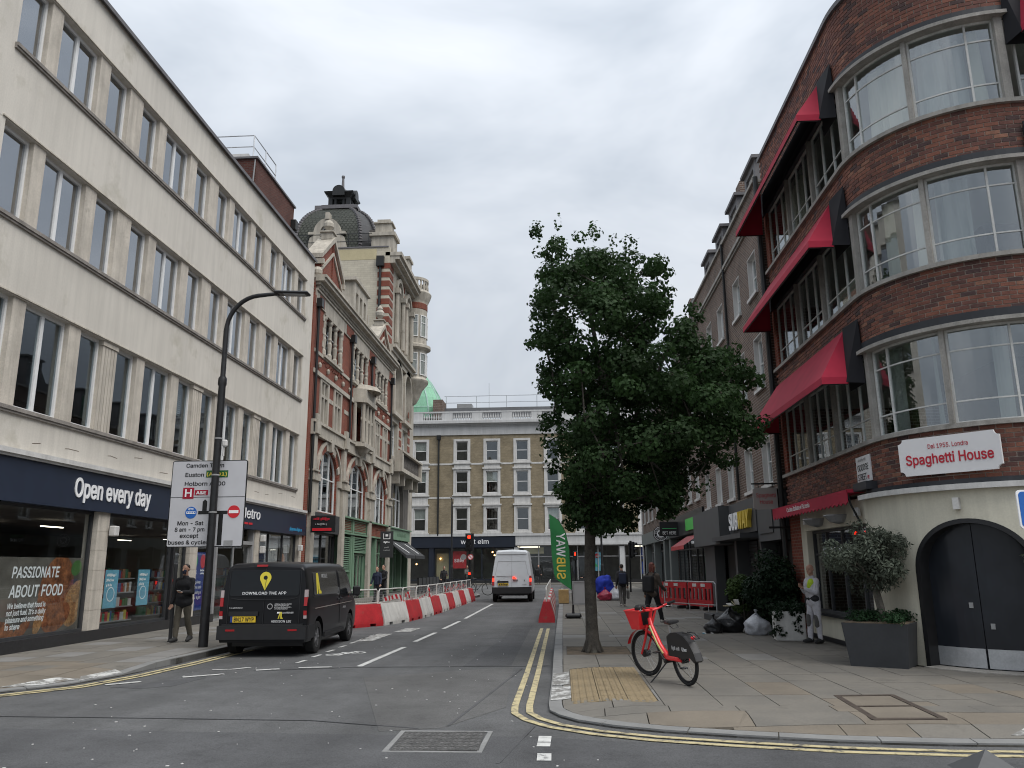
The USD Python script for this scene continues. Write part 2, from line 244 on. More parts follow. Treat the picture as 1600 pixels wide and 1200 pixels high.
M = dict(
    asphalt=asphalt('asphalt', (0.103, 0.104, 0.105), 0.9), asphalt_dark=asphalt('asphalt_dark', (0.084, 0.085, 0.088), 0.8), asphalt_worn=asphalt('asphalt_worn', (0.110, 0.109, 0.107), 0.6),
    ground=mat('ground_far', (0.10, 0.10, 0.10)),
    slab=mat('paving_stone', (0.150, 0.142, 0.127), 0.8, 0.2, 0.9, 70, 0.3, 90, island=0.10, col2=(0.192, 0.176, 0.150), stain=((0.085, 0.080, 0.070), 0.9, 0.57)),
    slab_warm=mat('paving_stone_warm', (0.175, 0.150, 0.118), 0.8, 0.18, 1.3, 70, 0.25, 90, island=0.12, stain=((0.13, 0.11, 0.09), 0.9, 0.60)),
    slab_pale=mat('paving_stone_pale', (0.195, 0.19, 0.18), 0.8, 0.14, 1.5, 70, 0.25, 90, island=0.08),
    joint=mat('paving_joint', (0.075, 0.07, 0.06), 0.9, 0.3, 8),
    kerb=mat('kerb_granite', (0.21, 0.21, 0.205), 0.75, 0.15, 2.5, 120, 0.3, 150, island=0.12),
    tactile=mat('tactile_paving', (0.23, 0.178, 0.105), 0.85, 0.2, 2.0, 60, 0.2, 80, island=0.10),
    soil=mat('tree_pit_soil', (0.10, 0.075, 0.05), 0.95, 0.4, 6, 60, 0.8, 50),
    yellow=paint('road_yellow', (0.50, 0.43, 0.25), 0.46, (0.12, 0.11, 0.09)), white_line=paint('road_white', (0.55, 0.55, 0.53), 0.43), white_worn=paint('road_white_worn', (0.55, 0.55, 0.53), 0.53, (0.17, 0.165, 0.155)),
    cream=mat('cream_stone', (0.565, 0.53, 0.47), 0.8, 0.08, 0.45, 30, 0.12, 60, streak=0.10, stain=((0.43, 0.40, 0.335), 0.55, 0.56)),
    cream_pier=mat('cream_pier_stone', (0.50, 0.455, 0.39), 0.85, 0.14, 2.0, 40, 0.2, 50, streak=0.22, stain=((0.28, 0.25, 0.21), 1.5, 0.64)),
    sill=mat('weathered_sill', (0.22, 0.20, 0.18), 0.85, 0.3, 4, 40),
    lead=mat('lead_coping', (0.12, 0.115, 0.12), 0.6, 0.2, 3), white_frame=mat('white_frame', (0.68, 0.68, 0.67), 0.45, 0.06, 4), white_trim=mat('white_trim', (0.54, 0.53, 0.51), 0.6, 0.1, 3, streak=0.15),
    navy_dark=mat('dark_navy_fascia', (0.010, 0.014, 0.024), 0.45, 0.12, 2, 30), navy=mat('navy_fascia', (0.015, 0.022, 0.040), 0.42, 0.12, 2, 30), black=mat('black_paint', (0.013, 0.013, 0.014), 0.4, 0.2, 5), charcoal=mat('charcoal', (0.035, 0.036, 0.038), 0.55, 0.15, 3), dark_grey=mat('dark_grey_paint', (0.055, 0.056, 0.058), 0.55, 0.12, 2),
    grey=mat('grey_metal', (0.26, 0.26, 0.26), 0.45, 0.12, 4), plinth=mat('black_granite_plinth', (0.02, 0.02, 0.021), 0.3, 0.2, 20),
    white_letter=mat('white_letter', (0.80, 0.80, 0.80), 0.5, 0.03, 3, 0), red_letter=mat('red_letter', (0.42, 0.015, 0.03), 0.5, 0.05, 3, 0), black_letter=mat('black_letter', (0.012, 0.012, 0.012), 0.5, 0.05, 3, 0),
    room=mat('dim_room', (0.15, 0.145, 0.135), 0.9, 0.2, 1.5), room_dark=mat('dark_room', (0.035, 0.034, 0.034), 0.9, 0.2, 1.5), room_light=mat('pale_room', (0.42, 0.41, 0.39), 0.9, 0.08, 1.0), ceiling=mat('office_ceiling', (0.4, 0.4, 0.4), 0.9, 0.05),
    glass=glassmat('window_glass', f0=0.06, wave=0.02), glass_office=glassmat('office_glass', (0.35, 0.39, 0.42), 0.34, wave=0.02), glass_shop=glassmat('shop_glass', (0.95, 0.97, 0.97), 0.03, wave=0.01), glass_corner=glassmat('corner_glass', (0.85, 0.88, 0.87), 0.16, wave=0.03), glass_old=glassmat('old_glass', (0.85, 0.88, 0.87), 0.09, wave=0.03),
    red_brick=brickmat('red_brick', (0.225, 0.052, 0.030), (0.165, 0.040, 0.026), (0.20, 0.12, 0.09)), red_brick_x=brickmat('red_brick_end', (0.225, 0.052, 0.030), (0.165, 0.040, 0.026), (0.20, 0.12, 0.09), 'x'),
    roof_brick=brickmat('roof_brick', (0.10, 0.034, 0.024), (0.075, 0.026, 0.02), (0.10, 0.07, 0.06)), roof_brick_x=brickmat('roof_brick_end', (0.10, 0.034, 0.024), (0.075, 0.026, 0.02), (0.10, 0.07, 0.06), 'x'),
    brown_brick=brickmat('brown_brick', (0.135, 0.085, 0.062), (0.085, 0.055, 0.043), (0.24, 0.21, 0.185), var=0.3), brown_brick_x=brickmat('brown_brick_end', (0.135, 0.085, 0.062), (0.085, 0.055, 0.043), (0.24, 0.21, 0.185), 'x', var=0.3),
    stock_brick=brickmat('stock_brick', (0.285, 0.235, 0.155), (0.23, 0.188, 0.122), (0.20, 0.17, 0.125), 'x', var=0.3),
    white_brick=brickmat('pale_party_brick', (0.50, 0.46, 0.37), (0.45, 0.41, 0.33), (0.40, 0.36, 0.29), 'x', 0.45, 0.15, var=0.16, bump=0.2),
    stone=mat('portland_stone', (0.42, 0.385, 0.325), 0.85, 0.16, 1.5, 30, 0.3, 35, streak=0.28, stain=((0.20, 0.18, 0.15), 1.3, 0.60)), stone_dark=mat('sooty_stone', (0.12, 0.11, 0.10), 0.85, 0.25, 1.5, 30, 0.3, 35, streak=0.3),
    slate=mat('green_grey_slate', (0.095, 0.105, 0.082), 0.6, 0.25, 2.5, 30, island=0.55), slate_dark=mat('dark_slate', (0.045, 0.046, 0.05), 0.6, 0.25, 2, 30, island=0.2),
    copper=mat('green_copper', (0.20, 0.42, 0.28), 0.6, 0.15, 0.8, 12, streak=0.15), copper_pale=mat('pale_copper', (0.33, 0.47, 0.42), 0.6, 0.15, 1.5),
    iron=mat('black_iron', (0.012, 0.013, 0.013), 0.45, 0.2, 5), green_paint=mat('sage_green_paint', (0.155, 0.255, 0.17), 0.5, 0.1, 2, streak=0.12), green_dark=mat('louvre_green', (0.09, 0.155, 0.10), 0.5, 0.1, 2),
    lamp_black=mat('lamp_post_paint', (0.016, 0.016, 0.017), 0.38, 0.3, 8, 60, bump=0.2, bscale=40, stain=((0.06, 0.055, 0.05), 9, 0.62)),
    steel=mat('galvanised_steel', (0.45, 0.46, 0.47), 0.4, 0.12, 6, metal=0.7), white_plastic=mat('white_plastic', (0.56, 0.55, 0.52), 0.45, 0.10, 2, streak=0.2, stain=((0.30, 0.28, 0.25), 3, 0.62)), red_plastic=mat('red_plastic', (0.40, 0.022, 0.028), 0.5, 0.2, 2.5, stain=((0.27, 0.06, 0.05), 4, 0.56)),
    rubber=mat('tyre_rubber', (0.012, 0.012, 0.012), 0.8, 0.2, 10, bump=0.2), alloy=mat('grey_wheel', (0.16, 0.16, 0.165), 0.4, 0.2, 6, metal=0.5),
)

# ================================================================ ground, road, pavements
MB().box(-400, 400, -150, 600, -0.6, -0.02).build('ground', M['ground'], kind='structure')
road = MB().box(-120, 120, -8, 76.5, -0.3, 0.0).build('road', M['asphalt'], kind='structure', label='grey asphalt road running up between the buildings')
def mark(pts, z, m, name, h=0.004):
    return MB().slab(Polygon(pts), z, z+h).build(name, m, road)
def line(a, b, w, z, m, name):
    g = LineString([a, b] if len(np.shape(a)) == 1 and b is not None else a).buffer(w/2, cap_style='flat', join_style='round')
    return MB().slab(g, z, z+0.004).build(name, m, road)
# repair patches and the darker cross street
mark([(-40, 4), (40, 4), (40, 7.85), (2.0, 8.2), (-0.4, 8.75), (-3.4, 8.9), (-14, 9.6), (-40, 10.2)], 0.0, M['asphalt_dark'], 'resurfaced_strip')
mark([(-0.95, 23.0), (-0.26, 23.0), (-0.26, 14.7), (-0.95, 14.7)], 0.0, M['asphalt_worn'], 'repair_patch')
mark([(-1.5, 24.5), (-0.95, 24.5), (-0.95, 14.7), (-1.8, 14.7), (-1.5, 20)], 0.0, M['asphalt_dark'], 'repair_patch')
mark([(-6.74, 12.15), (-6.3, 12.75), (-5.96, 13.3), (-5.75, 13.2), (-5.85, 12.3), (-6.2, 12.05)], 0.0, M['asphalt_dark'], 'repair_patch')
mark([(-3.2, 13.2), (-0.9, 14.6), (-0.75, 10.5), (-1.35, 9.2), (-2.0, 9.0)], 0.0, M['asphalt_worn'], 'repair_patch')
# thin crack sealing lines
for pts in ([(-9, 9.9), (-5.5, 9.75), (-2.9, 9.6), (-1.6, 9.15)], [(-1.3, 9.3), (-1.05, 11.5), (-0.75, 14.3)], [(-5.3, 14.05), (-3.6, 14.55), (-1.6, 14.6), (-0.3, 14.7)], [(-0.62, 7.6), (-0.45, 8.7), (-0.36, 9.3)]):
    line(pts, None, 0.035, 0.004, M['asphalt_dark'], 'crack_seal')
# centre line, lane marks
for a, b in (((-3.63, 14.65), (-3.50, 18.08)), ((-3.5, 19.36), (-3.42, 21.92)), ((-3.4, 23.24), (-3.35, 26.42)), ((-3.33, 27.79), (-3.32, 38.27))):
    line(a, b, 0.11, 0.004, M['white_line'], 'centre_line_dash')
for a, b in (((-5.28, 14.1), (-4.93, 14.27)), ((-4.65, 14.45), (-4.09, 14.53)), ((-6.94, 12.37), (-6.57, 12.71)), ((-6.15, 13.22), (-5.63, 13.61))):
    line(a, b, 0.09, 0.008, M['white_line'], 'give_way_dash')
line([(-6.08, 14.19), (-5.75, 14.22), (-5.53, 14.5)], None, 0.06, 0.008, M['white_line'], 'zigzag_mark')
for k in range(7):
    y = 15.2+k*0.95
    line((-4.93, y), (-4.90, y+0.42), 0.07, 0.004, M['white_line'], 'lane_edge_dash')
# bicycle symbol, painted on the asphalt
bk = MB()
def bsym(x, y): return (-4.42+y*0.55-x*0.0+0.0, 16.85+x)          # reads along the street
wheels = [((-0.22+(-4.42)), 16.45), ((0.22-4.42), 17.05)]
g = [Point(-4.62, 16.55).buffer(0.17).difference(Point(-4.62, 16.55).buffer(0.12)), Point(-4.24, 16.95).buffer(0.17).difference(Point(-4.24, 16.95).buffer(0.12))]
g += [LineString(p).buffer(0.028) for p in ([(-4.62, 16.55), (-4.52, 16.95), (-4.32, 17.12), (-4.24, 16.95)], [(-4.62, 16.55), (-4.42, 16.72), (-4.32, 17.12)], [(-4.42, 16.72), (-4.52, 16.98)], [(-4.58, 17.0), (-4.46, 16.94)], [(-4.36, 17.2), (-4.26, 17.1)])]
bk.slab(unary_union(g), 0.004, 0.008).build('bicycle_symbol', M['white_line'], road)
mark([(-4.95, 19.5), (-4.55, 19.5), (-4.5, 21.6), (-4.9, 21.6)], 0.004, M['white_worn'], 'worn_lettering')
mark([(-4.6, 22.2), (-4.15, 22.2), (-4.1, 23.6), (-4.5, 23.6)], 0.004, M['white_worn'], 'worn_lettering')
for a, b in (((-0.225, 8.75), (-0.228, 8.48)), ((-0.228, 8.44), (-0.232, 8.28)), ((-0.215, 7.98), (-0.212, 7.70)), ((-0.21, 7.2), (-0.21, 6.9))):
    line(a, b, 0.13, 0.008, M['white_line'], 'stop_line_dash')
# double yellow lines round both corners
K = [(-0.22, 72), (-0.22, 30), (-0.22, 20), (-0.21, 13.4), (-0.22, 10.6), (-0.20, 10.15), (-0.08, 9.82), (0.12, 9.52), (0.5, 9.22), (1.0, 8.97), (1.7, 8.75), (2.6, 8.52), (3.6, 8.4), (6, 8.32), (40, 8.2)]   # right kerb edge
Kl = LineString(K)
def offset(d, a, b):
    o = Kl.parallel_offset(d, 'left' if d > 0 else 'right')
    return o
for k, (d, w) in enumerate(((-0.24, 0.085), (-0.42, 0.085))):
    o = Kl.parallel_offset(abs(d), 'right', join_style=1)
    o = o.intersection(sbox(-5, 5, 30, 23.2))
    MB().slab(o.buffer(w/2, cap_style='flat'), 0.008, 0.012).build('yellow_line', M['yellow'], road)
KL = [(-40, 10.9), (-12, 10.95), (-9.0, 11.1), (-8.1, 11.5), (-7.5, 12.3), (-7.25, 13.4), (-7.12, 15), (-7.0, 18), (-6.95, 24), (-6.9, 38), (-6.5, 41.0), (-5.5, 43.0), (-5.0, 45), (-4.85, 47.5), (-5.1, 49.3), (-6.4, 52), (-9, 56.5), (-14, 60.5), (-60, 62)]   # left kerb edge
for d in (0.22, 0.38):
    o = LineString(KL).parallel_offset(d, 'right', join_style=1).intersection(sbox(-12, 5, 0, 17.5))
    MB().slab(o.buffer(0.04, cap_style='flat'), 0.008, 0.012).build('yellow_line', M['yellow'], road)
# manhole covers set in the road
M['cover_iron'] = mat('cover_iron', (0.062, 0.060, 0.058), 0.7, 0.4, 9, 60); M['cover_tread'] = mat('cover_tread', (0.095, 0.093, 0.09), 0.65, 0.5, 9, 60)
rl_ = random.Random(17); scr = MB()
for k in range(130):
    x, y = rl_.uniform(-6.5, 2.5), 7.0+abs(rl_.gauss(0, 7)); g_ = rl_.uniform(0.006, 0.018)
    if x < -0.3 or y < 8: scr.rbox((x, y, 0.006), (g_*1.6, g_, 0.006), Rz(rl_.uniform(0, 180)))
scr.build('road_grit', M['white_trim'], road, kind='stuff')
def cover(x, y, w, l, rz, m, name='manhole_cover'):
    c = MB(); c.rbox((0, 0, 0.004), (w, l, 0.008)); mesh = MB()
    v, f = c.arrays(); mesh.add(v@Rz(rz).T+[x, y, 0.004], f)
    o = mesh.build(name, M['cover_iron'], road)
    t = MB(); rnd = random.Random(int(x*100))
    n = 14
    for i in range(n):
        for j in range(n-2):
            px, py = (i+.5)/n*w-w/2, (j+.5)/(n-2)*l-l/2
            t.rbox(np.array([px, py, 0.013])@Rz(rz).T+[x, y, 0.0], (w/n*.62, l/n*.55, 0.006), Rz(rz+45*(i+j)))
    t.build('tread_pattern', M['cover_tread'], o)
M['frame_pale'] = mat('cover_frame', (0.2, 0.2, 0.195), 0.6)
MB().slab(Polygon([(-1.75, 8.02), (-0.80, 8.0), (-0.78, 9.0), (-1.76, 9.02)]).difference(Polygon([(-1.70, 8.07), (-0.85, 8.05), (-0.83, 8.95), (-1.71, 8.97)])), 0.004, 0.010).build('cover_frame', M['frame_pale'], road)
cover(-1.27, 8.51, 0.84, 0.88, 2, None)

KERB_R, KERB_L = LineString(K), LineString(KL)
def drop(kl, ylim):
    """pavement falls towards the kerb at the corner (dropped kerb for the crossing)."""
    def T(v):
        v = np.array(v, float); out = v.copy()
        for i in range(len(v)):
            if v[i, 1] < ylim+1.5 and v[i, 2] > 0.05:
                d = kl.distance(Point(v[i, 0], v[i, 1])); a = max(0.0, 1-d/0.8)*min(1.0, max(0.0, (ylim+1.5-v[i, 1])/1.5)); out[i, 2] = v[i, 2]-0.088*a*a*(3-2*a)
        return out
    return T
DROP_R, DROP_L = drop(KERB_R, 13.0), drop(KERB_L, 13.2)
def pavement(name, poly, label, pattern, T0, kerb_line, kerb_len=0.9, kw=0.16, skip=None, tones=None, lim=290, region=None, mats=None):
    """base sheet with joints + single paving slabs + kerb stones, each a mesh of its own."""
    kl = LineString(kerb_line); nearband = kl.buffer(0.85).intersection(sbox(-60, 0, 60, 14.8)); TT = DROP_R if kerb_line is K else DROP_L
    p = MB().slab(poly.difference(nearband), -0.05, 0.108).slab(poly.intersection(nearband), -0.05, 0.018).build(name, M['joint'], kind='structure', label=label)
    kband = kl.buffer(kw, single_sided=True) if True else None
    inner = poly.difference(kl.buffer(kw+0.012, cap_style='flat'))
    rnd = random.Random(5)
    # kerb stones
    n = 0; s = 0.0; rest = MB()
    while s < kl.length-0.05:
        e = min(s+kerb_len*(0.9+0.2*rnd.random()), kl.length)
        pts = [kl.interpolate(t) for t in np.linspace(s+0.006, e-0.006, 5)]
        g = LineString([(q.x, q.y) for q in pts]).buffer(kw, cap_style='flat').intersection(poly)
        mid = kl.interpolate((s+e)/2); near = math.hypot(mid.x, mid.y)
        if not g.is_empty and mid.y < 60 and abs(mid.x) < 18:
            mb = MB(TT).slab(g, -0.02, 0.12+0.004*rnd.random())
            if near < 40: mb.build('kerb_stone', M['kerb'], p)
            else: rest.slab(g, -0.02, 0.12)
        s = e
    if rest.n: rest.build('far_kerb', M['kerb'], p, kind='stuff')
    # slabs in courses
    cells = []
    for (reg, ang, wid, lo, hi) in pattern:
        ca = affinity.rotate(reg, -ang, origin=(0, 0)); x0, y0, x1, y1 = ca.bounds
        y = y0; row = 0
        while y < y1:
            w = wid*(0.92+0.16*rnd.random()); x = x0-rnd.random()*hi
            while x < x1:
                l = lo+(hi-lo)*rnd.random()
                c = sbox(x+0.006, y+0.006, x+l-0.006, y+w-0.006)
                c = affinity.rotate(c, ang, origin=(0, 0)).intersection(inner).intersection(reg)
                if skip is not None: c = c.difference(skip)
                if not c.is_empty and c.area > 0.015: cells.append(c)
                x += l
            y += w
    cells.sort(key=lambda c: math.hypot(c.centroid.x, c.centroid.y))
    rest = MB(); k = 0
    for c in cells:
        q = c.centroid; z = 0.12+0.004*rnd.random()
        if region is not None and not region.contains(q): rest.slab(c, 0.10, 0.12); continue
        if k < lim:
            m = mats(q.x, q.y, rnd); MB(TT).slab(c.segmentize(0.25), 0.0, z).build('paving_slab', m, p); k += 1
        else: rest.slab(c, 0.10, 0.12)
    if rest.n: rest.build('far_paving', M['slab'], p, kind='stuff')
    return p
right_poly = Polygon(K+[(40, 30), (12, 72)])
pit = sbox(0.02, 15.35, 1.22, 16.9)
tact = Polygon([(0.06, 10.6), (1.10, 10.2), (1.08, 13.5), (0.06, 13.55)])
insp = Polygon([(3.30, 10.62), (3.98, 10.68), (3.90, 9.12), (3.20, 9.12)])
def rmats(x, y, r):
    a = r.random()
    if y < 9.6 and x > 1.4: return M['slab_warm'] if a < 0.75 else M['slab']
    if a > 0.93: return M['slab_pale']
    return M['slab_warm'] if (x > 2.5 and y < 12.5 and a < 0.4) else M['slab']
nearR = Polygon(K+[(40, 30), (12, 72)]).intersection(sbox(-1, 0, 14, 40))
right_pave = pavement('right_pavement', right_poly, 'worn stone pavement with kerb outside the corner restaurant',
    [(right_poly.intersection(sbox(-1, 9.9, 5.4, 70)), 90.0, 0.62, 0.55, 1.1), (right_poly.intersection(sbox(5.4, 9.9, 40, 13.4)), 0.0, 0.62, 0.6, 1.1), (right_poly.intersection(sbox(-1, 0, 40, 9.9)), -1.5, 0.55, 0.6, 1.15)],
    None, K, skip=unary_union([pit, tact, insp]), mats=rmats, region=sbox(-1, 0, 9, 34))
# tactile slabs at the crossing, white splashes of paint, tree pit, inspection cover
xs = np.linspace(0.06, 1.09, 4); ys = np.linspace(10.4, 13.5, 9)
for i in range(3):
    for j in range(8):
        sh = lambda x, y: (x, y-(x*0.33)*(13.5-y)/3.3*0.9)
        c = Polygon([sh(xs[i]+.005, ys[j]+.005), sh(xs[i+1]-.005, ys[j]+.005), sh(xs[i+1]-.005, ys[j+1]-.005), sh(xs[i]+.005, ys[j+1]-.005)])
        mb = MB(DROP_R).slab(c, 0.0, 0.122)
        cx, cy = c.centroid.x, c.centroid.y
        for a in range(4):
            for b in range(4):
                mb.lathe([(0.028, 0), (0.02, 0.008), (0.0, 0.009)], (cx-0.125+a*0.083, cy-0.145+b*0.095, 0.122), 6)
        mb.build('tactile_slab', M['tactile'], right_pave)
for (x0, x1, y0, y1) in ((-0.2, 0.05, 12.1, 13.3), (-0.2, 0.06, 10.8, 11.9)):
    MB(DROP_R).slab(sbox(x0, y0, x1, y1).segmentize(0.2), 0.1265, 0.1295).build('white_paint', M['white_worn'], right_pave)
MB(DROP_R).slab(Polygon([(4.3, 8.62), (6.0, 8.52), (6.0, 8.70), (4.55, 8.82)]).segmentize(0.3), 0.1265, 0.1295).build('white_paint', M['white_worn'], right_pave)
MB().slab(pit.buffer(-0.01), 0.08, 0.112).build('tree_pit', M['soil'], right_pave)
ins = MB(DROP_R).slab(insp.buffer(-0.01).segmentize(0.3), 0.0, 0.119).build('inspection_cover', M['slab_warm'], right_pave)
q = list(insp.exterior.coords); md = lambda a, b: ((a[0]+b[0])/2, (a[1]+b[1])/2)
fr = unary_union([LineString(q).buffer(0.035), LineString([md(q[0], q[3]), md(q[1], q[2])]).buffer(0.022)])
M['rust_frame'] = mat('rusty_iron_frame', (0.055, 0.042, 0.033), 0.7, 0.3, 12)
MB(DROP_R).slab(fr.segmentize(0.3), 0.10, 0.127).build('iron_frame', M['rust_frame'], ins)
for (x, y, w, l) in ((2.0, 14.6, 0.45, 0.35), (2.6, 19.5, 0.5, 0.4), (1.0, 19.0, 0.5, 0.5), (1.6, 24.0, 0.6, 0.6)):
    MB().slab(sbox(x, y, x+w, y+l), 0.10, 0.127).build('service_cover', M['slab_pale'], right_pave)
left_poly = Polygon(KL+[(-60, 40), (-40, 30)])
def lmats(x, y, r):
    a = r.random()
    if y < 14.5 and x < -7.6: return M['slab_warm'] if a < 0.7 else M['slab']
    return M['slab_pale'] if a > 0.85 else M['slab']
left_pave = pavement('left_pavement', left_poly, 'grey stone pavement with kerb in front of the supermarket',
    [(left_poly.intersection(sbox(-10.9, 10, -4, 62)), 90.0, 0.62, 0.6, 1.0), (left_poly.intersection(sbox(-20, 10, -10.9, 14)), 0, 0.6, 0.6, 1.0)], None, KL, mats=lmats, region=sbox(-14, 10, -4, 33), lim=240)
for (pts) in ([(-8.2, 11.75), (-7.75, 12.15), (-7.55, 12.75), (-7.85, 12.6)], [(-7.5, 12.6), (-7.3, 13.5), (-7.5, 13.6), (-7.65, 12.9)]):
    MB(DROP_L).slab(Polygon(pts).segmentize(0.2), 0.1265, 0.1295).build('white_paint', M['white_worn'], left_pave)
near_pave = MB().box(-60, 60, -7, 4.6, -0.1, 0.12).build('near_pavement', M['slab'], kind='structure')
far_pave = MB().box(-120, 120, 76.5, 90, -0.1, 0.12).build('far_pavement', M['slab'], kind='structure')

# ================================================================ left: cream stone office over a supermarket
def rect(u0, u1, z0, z1): return sbox(u0, z0, u1, z1)
def window(parent, T, u0, u1, z0, z1, d, mull=(), trans=(), fw=0.05, depth=0.07, fm='white_frame', gm='glass', name='window', bar=None, poly=None, n=1, label=None):
    """frame with mullions (u) and transoms (z) as one part; each sheet of glass a sub-part."""
    bar = bar or fw
    if poly is None:
        f = MB(T)
        f.box(u0, u1, d-depth, d, z0, z0+fw, n); f.box(u0, u1, d-depth, d, z1-fw, z1, n)
        f.box(u0, u0+fw, d-depth, d, z0+fw, z1-fw); f.box(u1-fw, u1, d-depth, d, z0+fw, z1-fw)
        us = [u0+fw/2]+list(mull)+[u1-fw/2]
        for m in mull: f.box(m-bar/2, m+bar/2, d-depth, d-0.004, z0+fw, z1-fw)
        for t in trans: 
            for i in range(len(us)-1): f.box(us[i]+bar/2, us[i+1]-bar/2, d-depth+0.012, d-0.012, t-bar*0.35, t+bar*0.35, max(1, n//2))
        w = f.build(name, M[fm], parent, label=label)
        for i in range(len(us)-1): MB(T).box(us[i]+bar/2-0.003, us[i+1]-bar/2+0.003, d-depth*0.62, d-depth*0.5, z0+fw-0.003, z1-fw+0.003, max(1, n)).build('pane', M[gm], w)
        return w
    f = MB(T).poly(poly.difference(poly.buffer(-fw)), d-depth, d)
    x0, y0, x1, y1 = poly.bounds
    for m in mull: f.poly(sbox(m-bar/2, y0, m+bar/2, y1).intersection(poly.buffer(-fw*0.9)), d-depth, d-0.004)
    for t in trans: f.poly(sbox(x0, t-bar*0.35, x1, t+bar*0.35).intersection(poly.buffer(-fw*0.9)), d-depth+0.012, d-0.012)
    w = f.build(name, M[fm], parent, label=label)
    MB(T).poly(poly.buffer(-fw*0.5), d-depth*0.62, d-depth*0.5).build('pane', M[gm], w)
    return w
def arch(u0, u1, z0, spring, apex, n=20):
    c, r = (u0+u1)/2, (u1-u0)/2
    return Polygon([(u0, z0), (u1, z0)]+[(c+r*math.cos(a), spring+(apex-spring)*math.sin(a)) for a in np.linspace(0, math.pi, n)])

off = thing('office_building', 'cream stone office block with rows of white framed windows above a supermarket', 'building')
U0, U1 = 11.5, 33.1
sh = MB(TL)
for z0, z1 in ((4.03, 4.78), (7.05, 8.5), (10.42, 12.03), (13.8, 15.05)): sh.box(U0, U1, -0.4, 0.0, z0, z1)
for z0, z1 in ((4.78, 7.05), (8.5, 10.42), (12.03, 13.8)): sh.box(U0, 13.60, -0.4, -0.003, z0, z1); sh.box(32.08, U1, -0.4, -0.003, z0, z1)
sh.box(U0, U0+0.4, -9, -0.4, 0.1, 15.04); sh.box(U1-0.4, U1, -9, -0.4, 0.1, 15.04)
sh.build('wall', M['cream'], off)
fl = MB(TL)
for z in (4.1, 7.75, 11.2, 14.6): fl.box(U0+0.4, U1-0.4, -8.9, -0.41, z, z+0.25)
fl.build('floor_slabs', M['ceiling'], off)
MB(TL).box(U0+0.4, U1-0.4, -9.0, -8.9, 0.1, 15.0).build('inner_wall', M['room'], off)
MB(TL).box(U0, U1, -9.0, 0.09, 15.05, 15.12).box(U0, U1, 0.091, 0.115, 15.0, 15.115).build('coping', M['lead'], off)
for z in (4.78, 8.5, 12.03): MB(TL).box(13.55, 32.12, -0.25, 0.075, z, z+0.075).box(13.55, 32.12, -0.1, 0.05, z-0.05, z).build('sill', M['sill'], off)
for z in (7.05, 10.42, 13.8): MB(TL).box(13.5, 32.15, 0.0, 0.03, z+0.02, z+0.05).build('head_moulding', M['cream_pier'], off)
rw = random.Random(3); M['crack'] = mat('rust_crack', (0.11, 0.08, 0.055), 0.9, 0.3, 20)
for k in range(14):                              # hairline rusty cracks in the band over the shop
    u, z = 14.2+1.32*k+rw.uniform(-.3, .3), rw.uniform(4.22, 4.5)
    MB(TL).poly(LineString([(u, z), (u+0.12, z+0.015), (u+rw.uniform(0.25, 0.5), z+rw.uniform(-0.02, 0.05))]).buffer(0.007), 0.0, 0.002).build('crack', M['crack'], off)
for row, (z0, z1) in enumerate(((4.86, 7.05), (8.575, 10.42), (12.105, 13.8))):
    piers = []
    for b in range(4):
        s = 13.64+4.76*b
        for a, e, dbl in ((0, 0.9, 0), (1.29, 2.77, 1), (3.20, 4.12, 0)):
            u0, u1 = s+a, s+e
            m = [(u0+u1)/2] if dbl else []
            w = window(off, TL, u0-0.02, u1+0.02, z0, z1, -0.15, m, (), 0.075, 0.09, gm='glass_office' if row else 'glass', bar=0.10)
            if rw.random() < 0.45:               # blinds half drawn behind the glass
                zt = z1-0.1; zb_ = z1-(0.3+0.9*rw.random())
                bl_ = MB(TL)
                for q in range(int((zt-zb_)/0.06)): bl_.box(u0+0.08, (u1-0.08) if not dbl or rw.random() > 2 else (u0+u1)/2-0.07, -0.36, -0.34, zt-0.06*q-0.05, zt-0.06*q-0.008)
                bl_.build('window_blind', M['room_light'], off)
        piers += [(s+0.9, s+1.29, 0), (s+2.77, s+3.2, 0), (s+4.12, s+4.76 if b < 3 else s+4.44, 1)]
    for a, e, big in piers:
        p = MB(TL)
        if big and row == 0:
            n = 5; w = (e-a)/n
            for i in range(n): p.box(a+i*w+0.012, a+(i+1)*w-0.012, -0.35, -0.045, z0, z1-0.12)
            p.box(a, e, -0.36, -0.085, z0, z1-0.12); p.box(a-0.01, e+0.01, -0.36, -0.02, z1-0.12, z1)
        else: p.box(a, e, -0.35, -0.035, z0, z1)
        p.build('pier', M['cream_pier'], off)
# blinds and lamps seen in the offices
for (u, z, w) in ((16.9, 12.35, 0.5), (18.7, 12.2, 0.25), (21.9, 12.3, 0.4), (26.6, 12.3, 0.5)):
    MB(TL).box(u, u+w, -0.9, -0.6, z, z+0.06).build('desk_top', M['white_trim'], off)
# shop front
MB(TL).box(U0, U1, 0.0, 0.20, 3.93, 4.03).box(U0, U1, 0.0, 0.15, 3.88, 3.93).build('cornice', M['white_trim'], off)
fas = MB(TL).box(U0, U1+0.2, -0.3, 0.10, 3.02, 3.88).build('shop_fascia', M['navy'], off)
text('Open every day', 0.40, M['white_letter'], 'lettering', fas, TL, 17.04, 0.102, 3.29, 0.02, bold=True, width=3.3)
text('Metro', 0.34, M['white_letter'], 'lettering', fas, TL, 26.25, 0.102, 3.38, 0.02, width=1.8, slant=0.12)
M['sign_red'] = mat('sign_red', (0.55, 0.02, 0.03), 0.4, 0.03)
for k in range(5): MB(TL).box(25.4+k*0.42, 25.72+k*0.42, 0.10, 0.113, 3.17, 3.24).build('red_dash', M['sign_red'], fas)
SMALL = []
M['sign_cyan'] = mat('sign_cyan', (0.02, 0.25, 0.45), 0.4, 0.03)
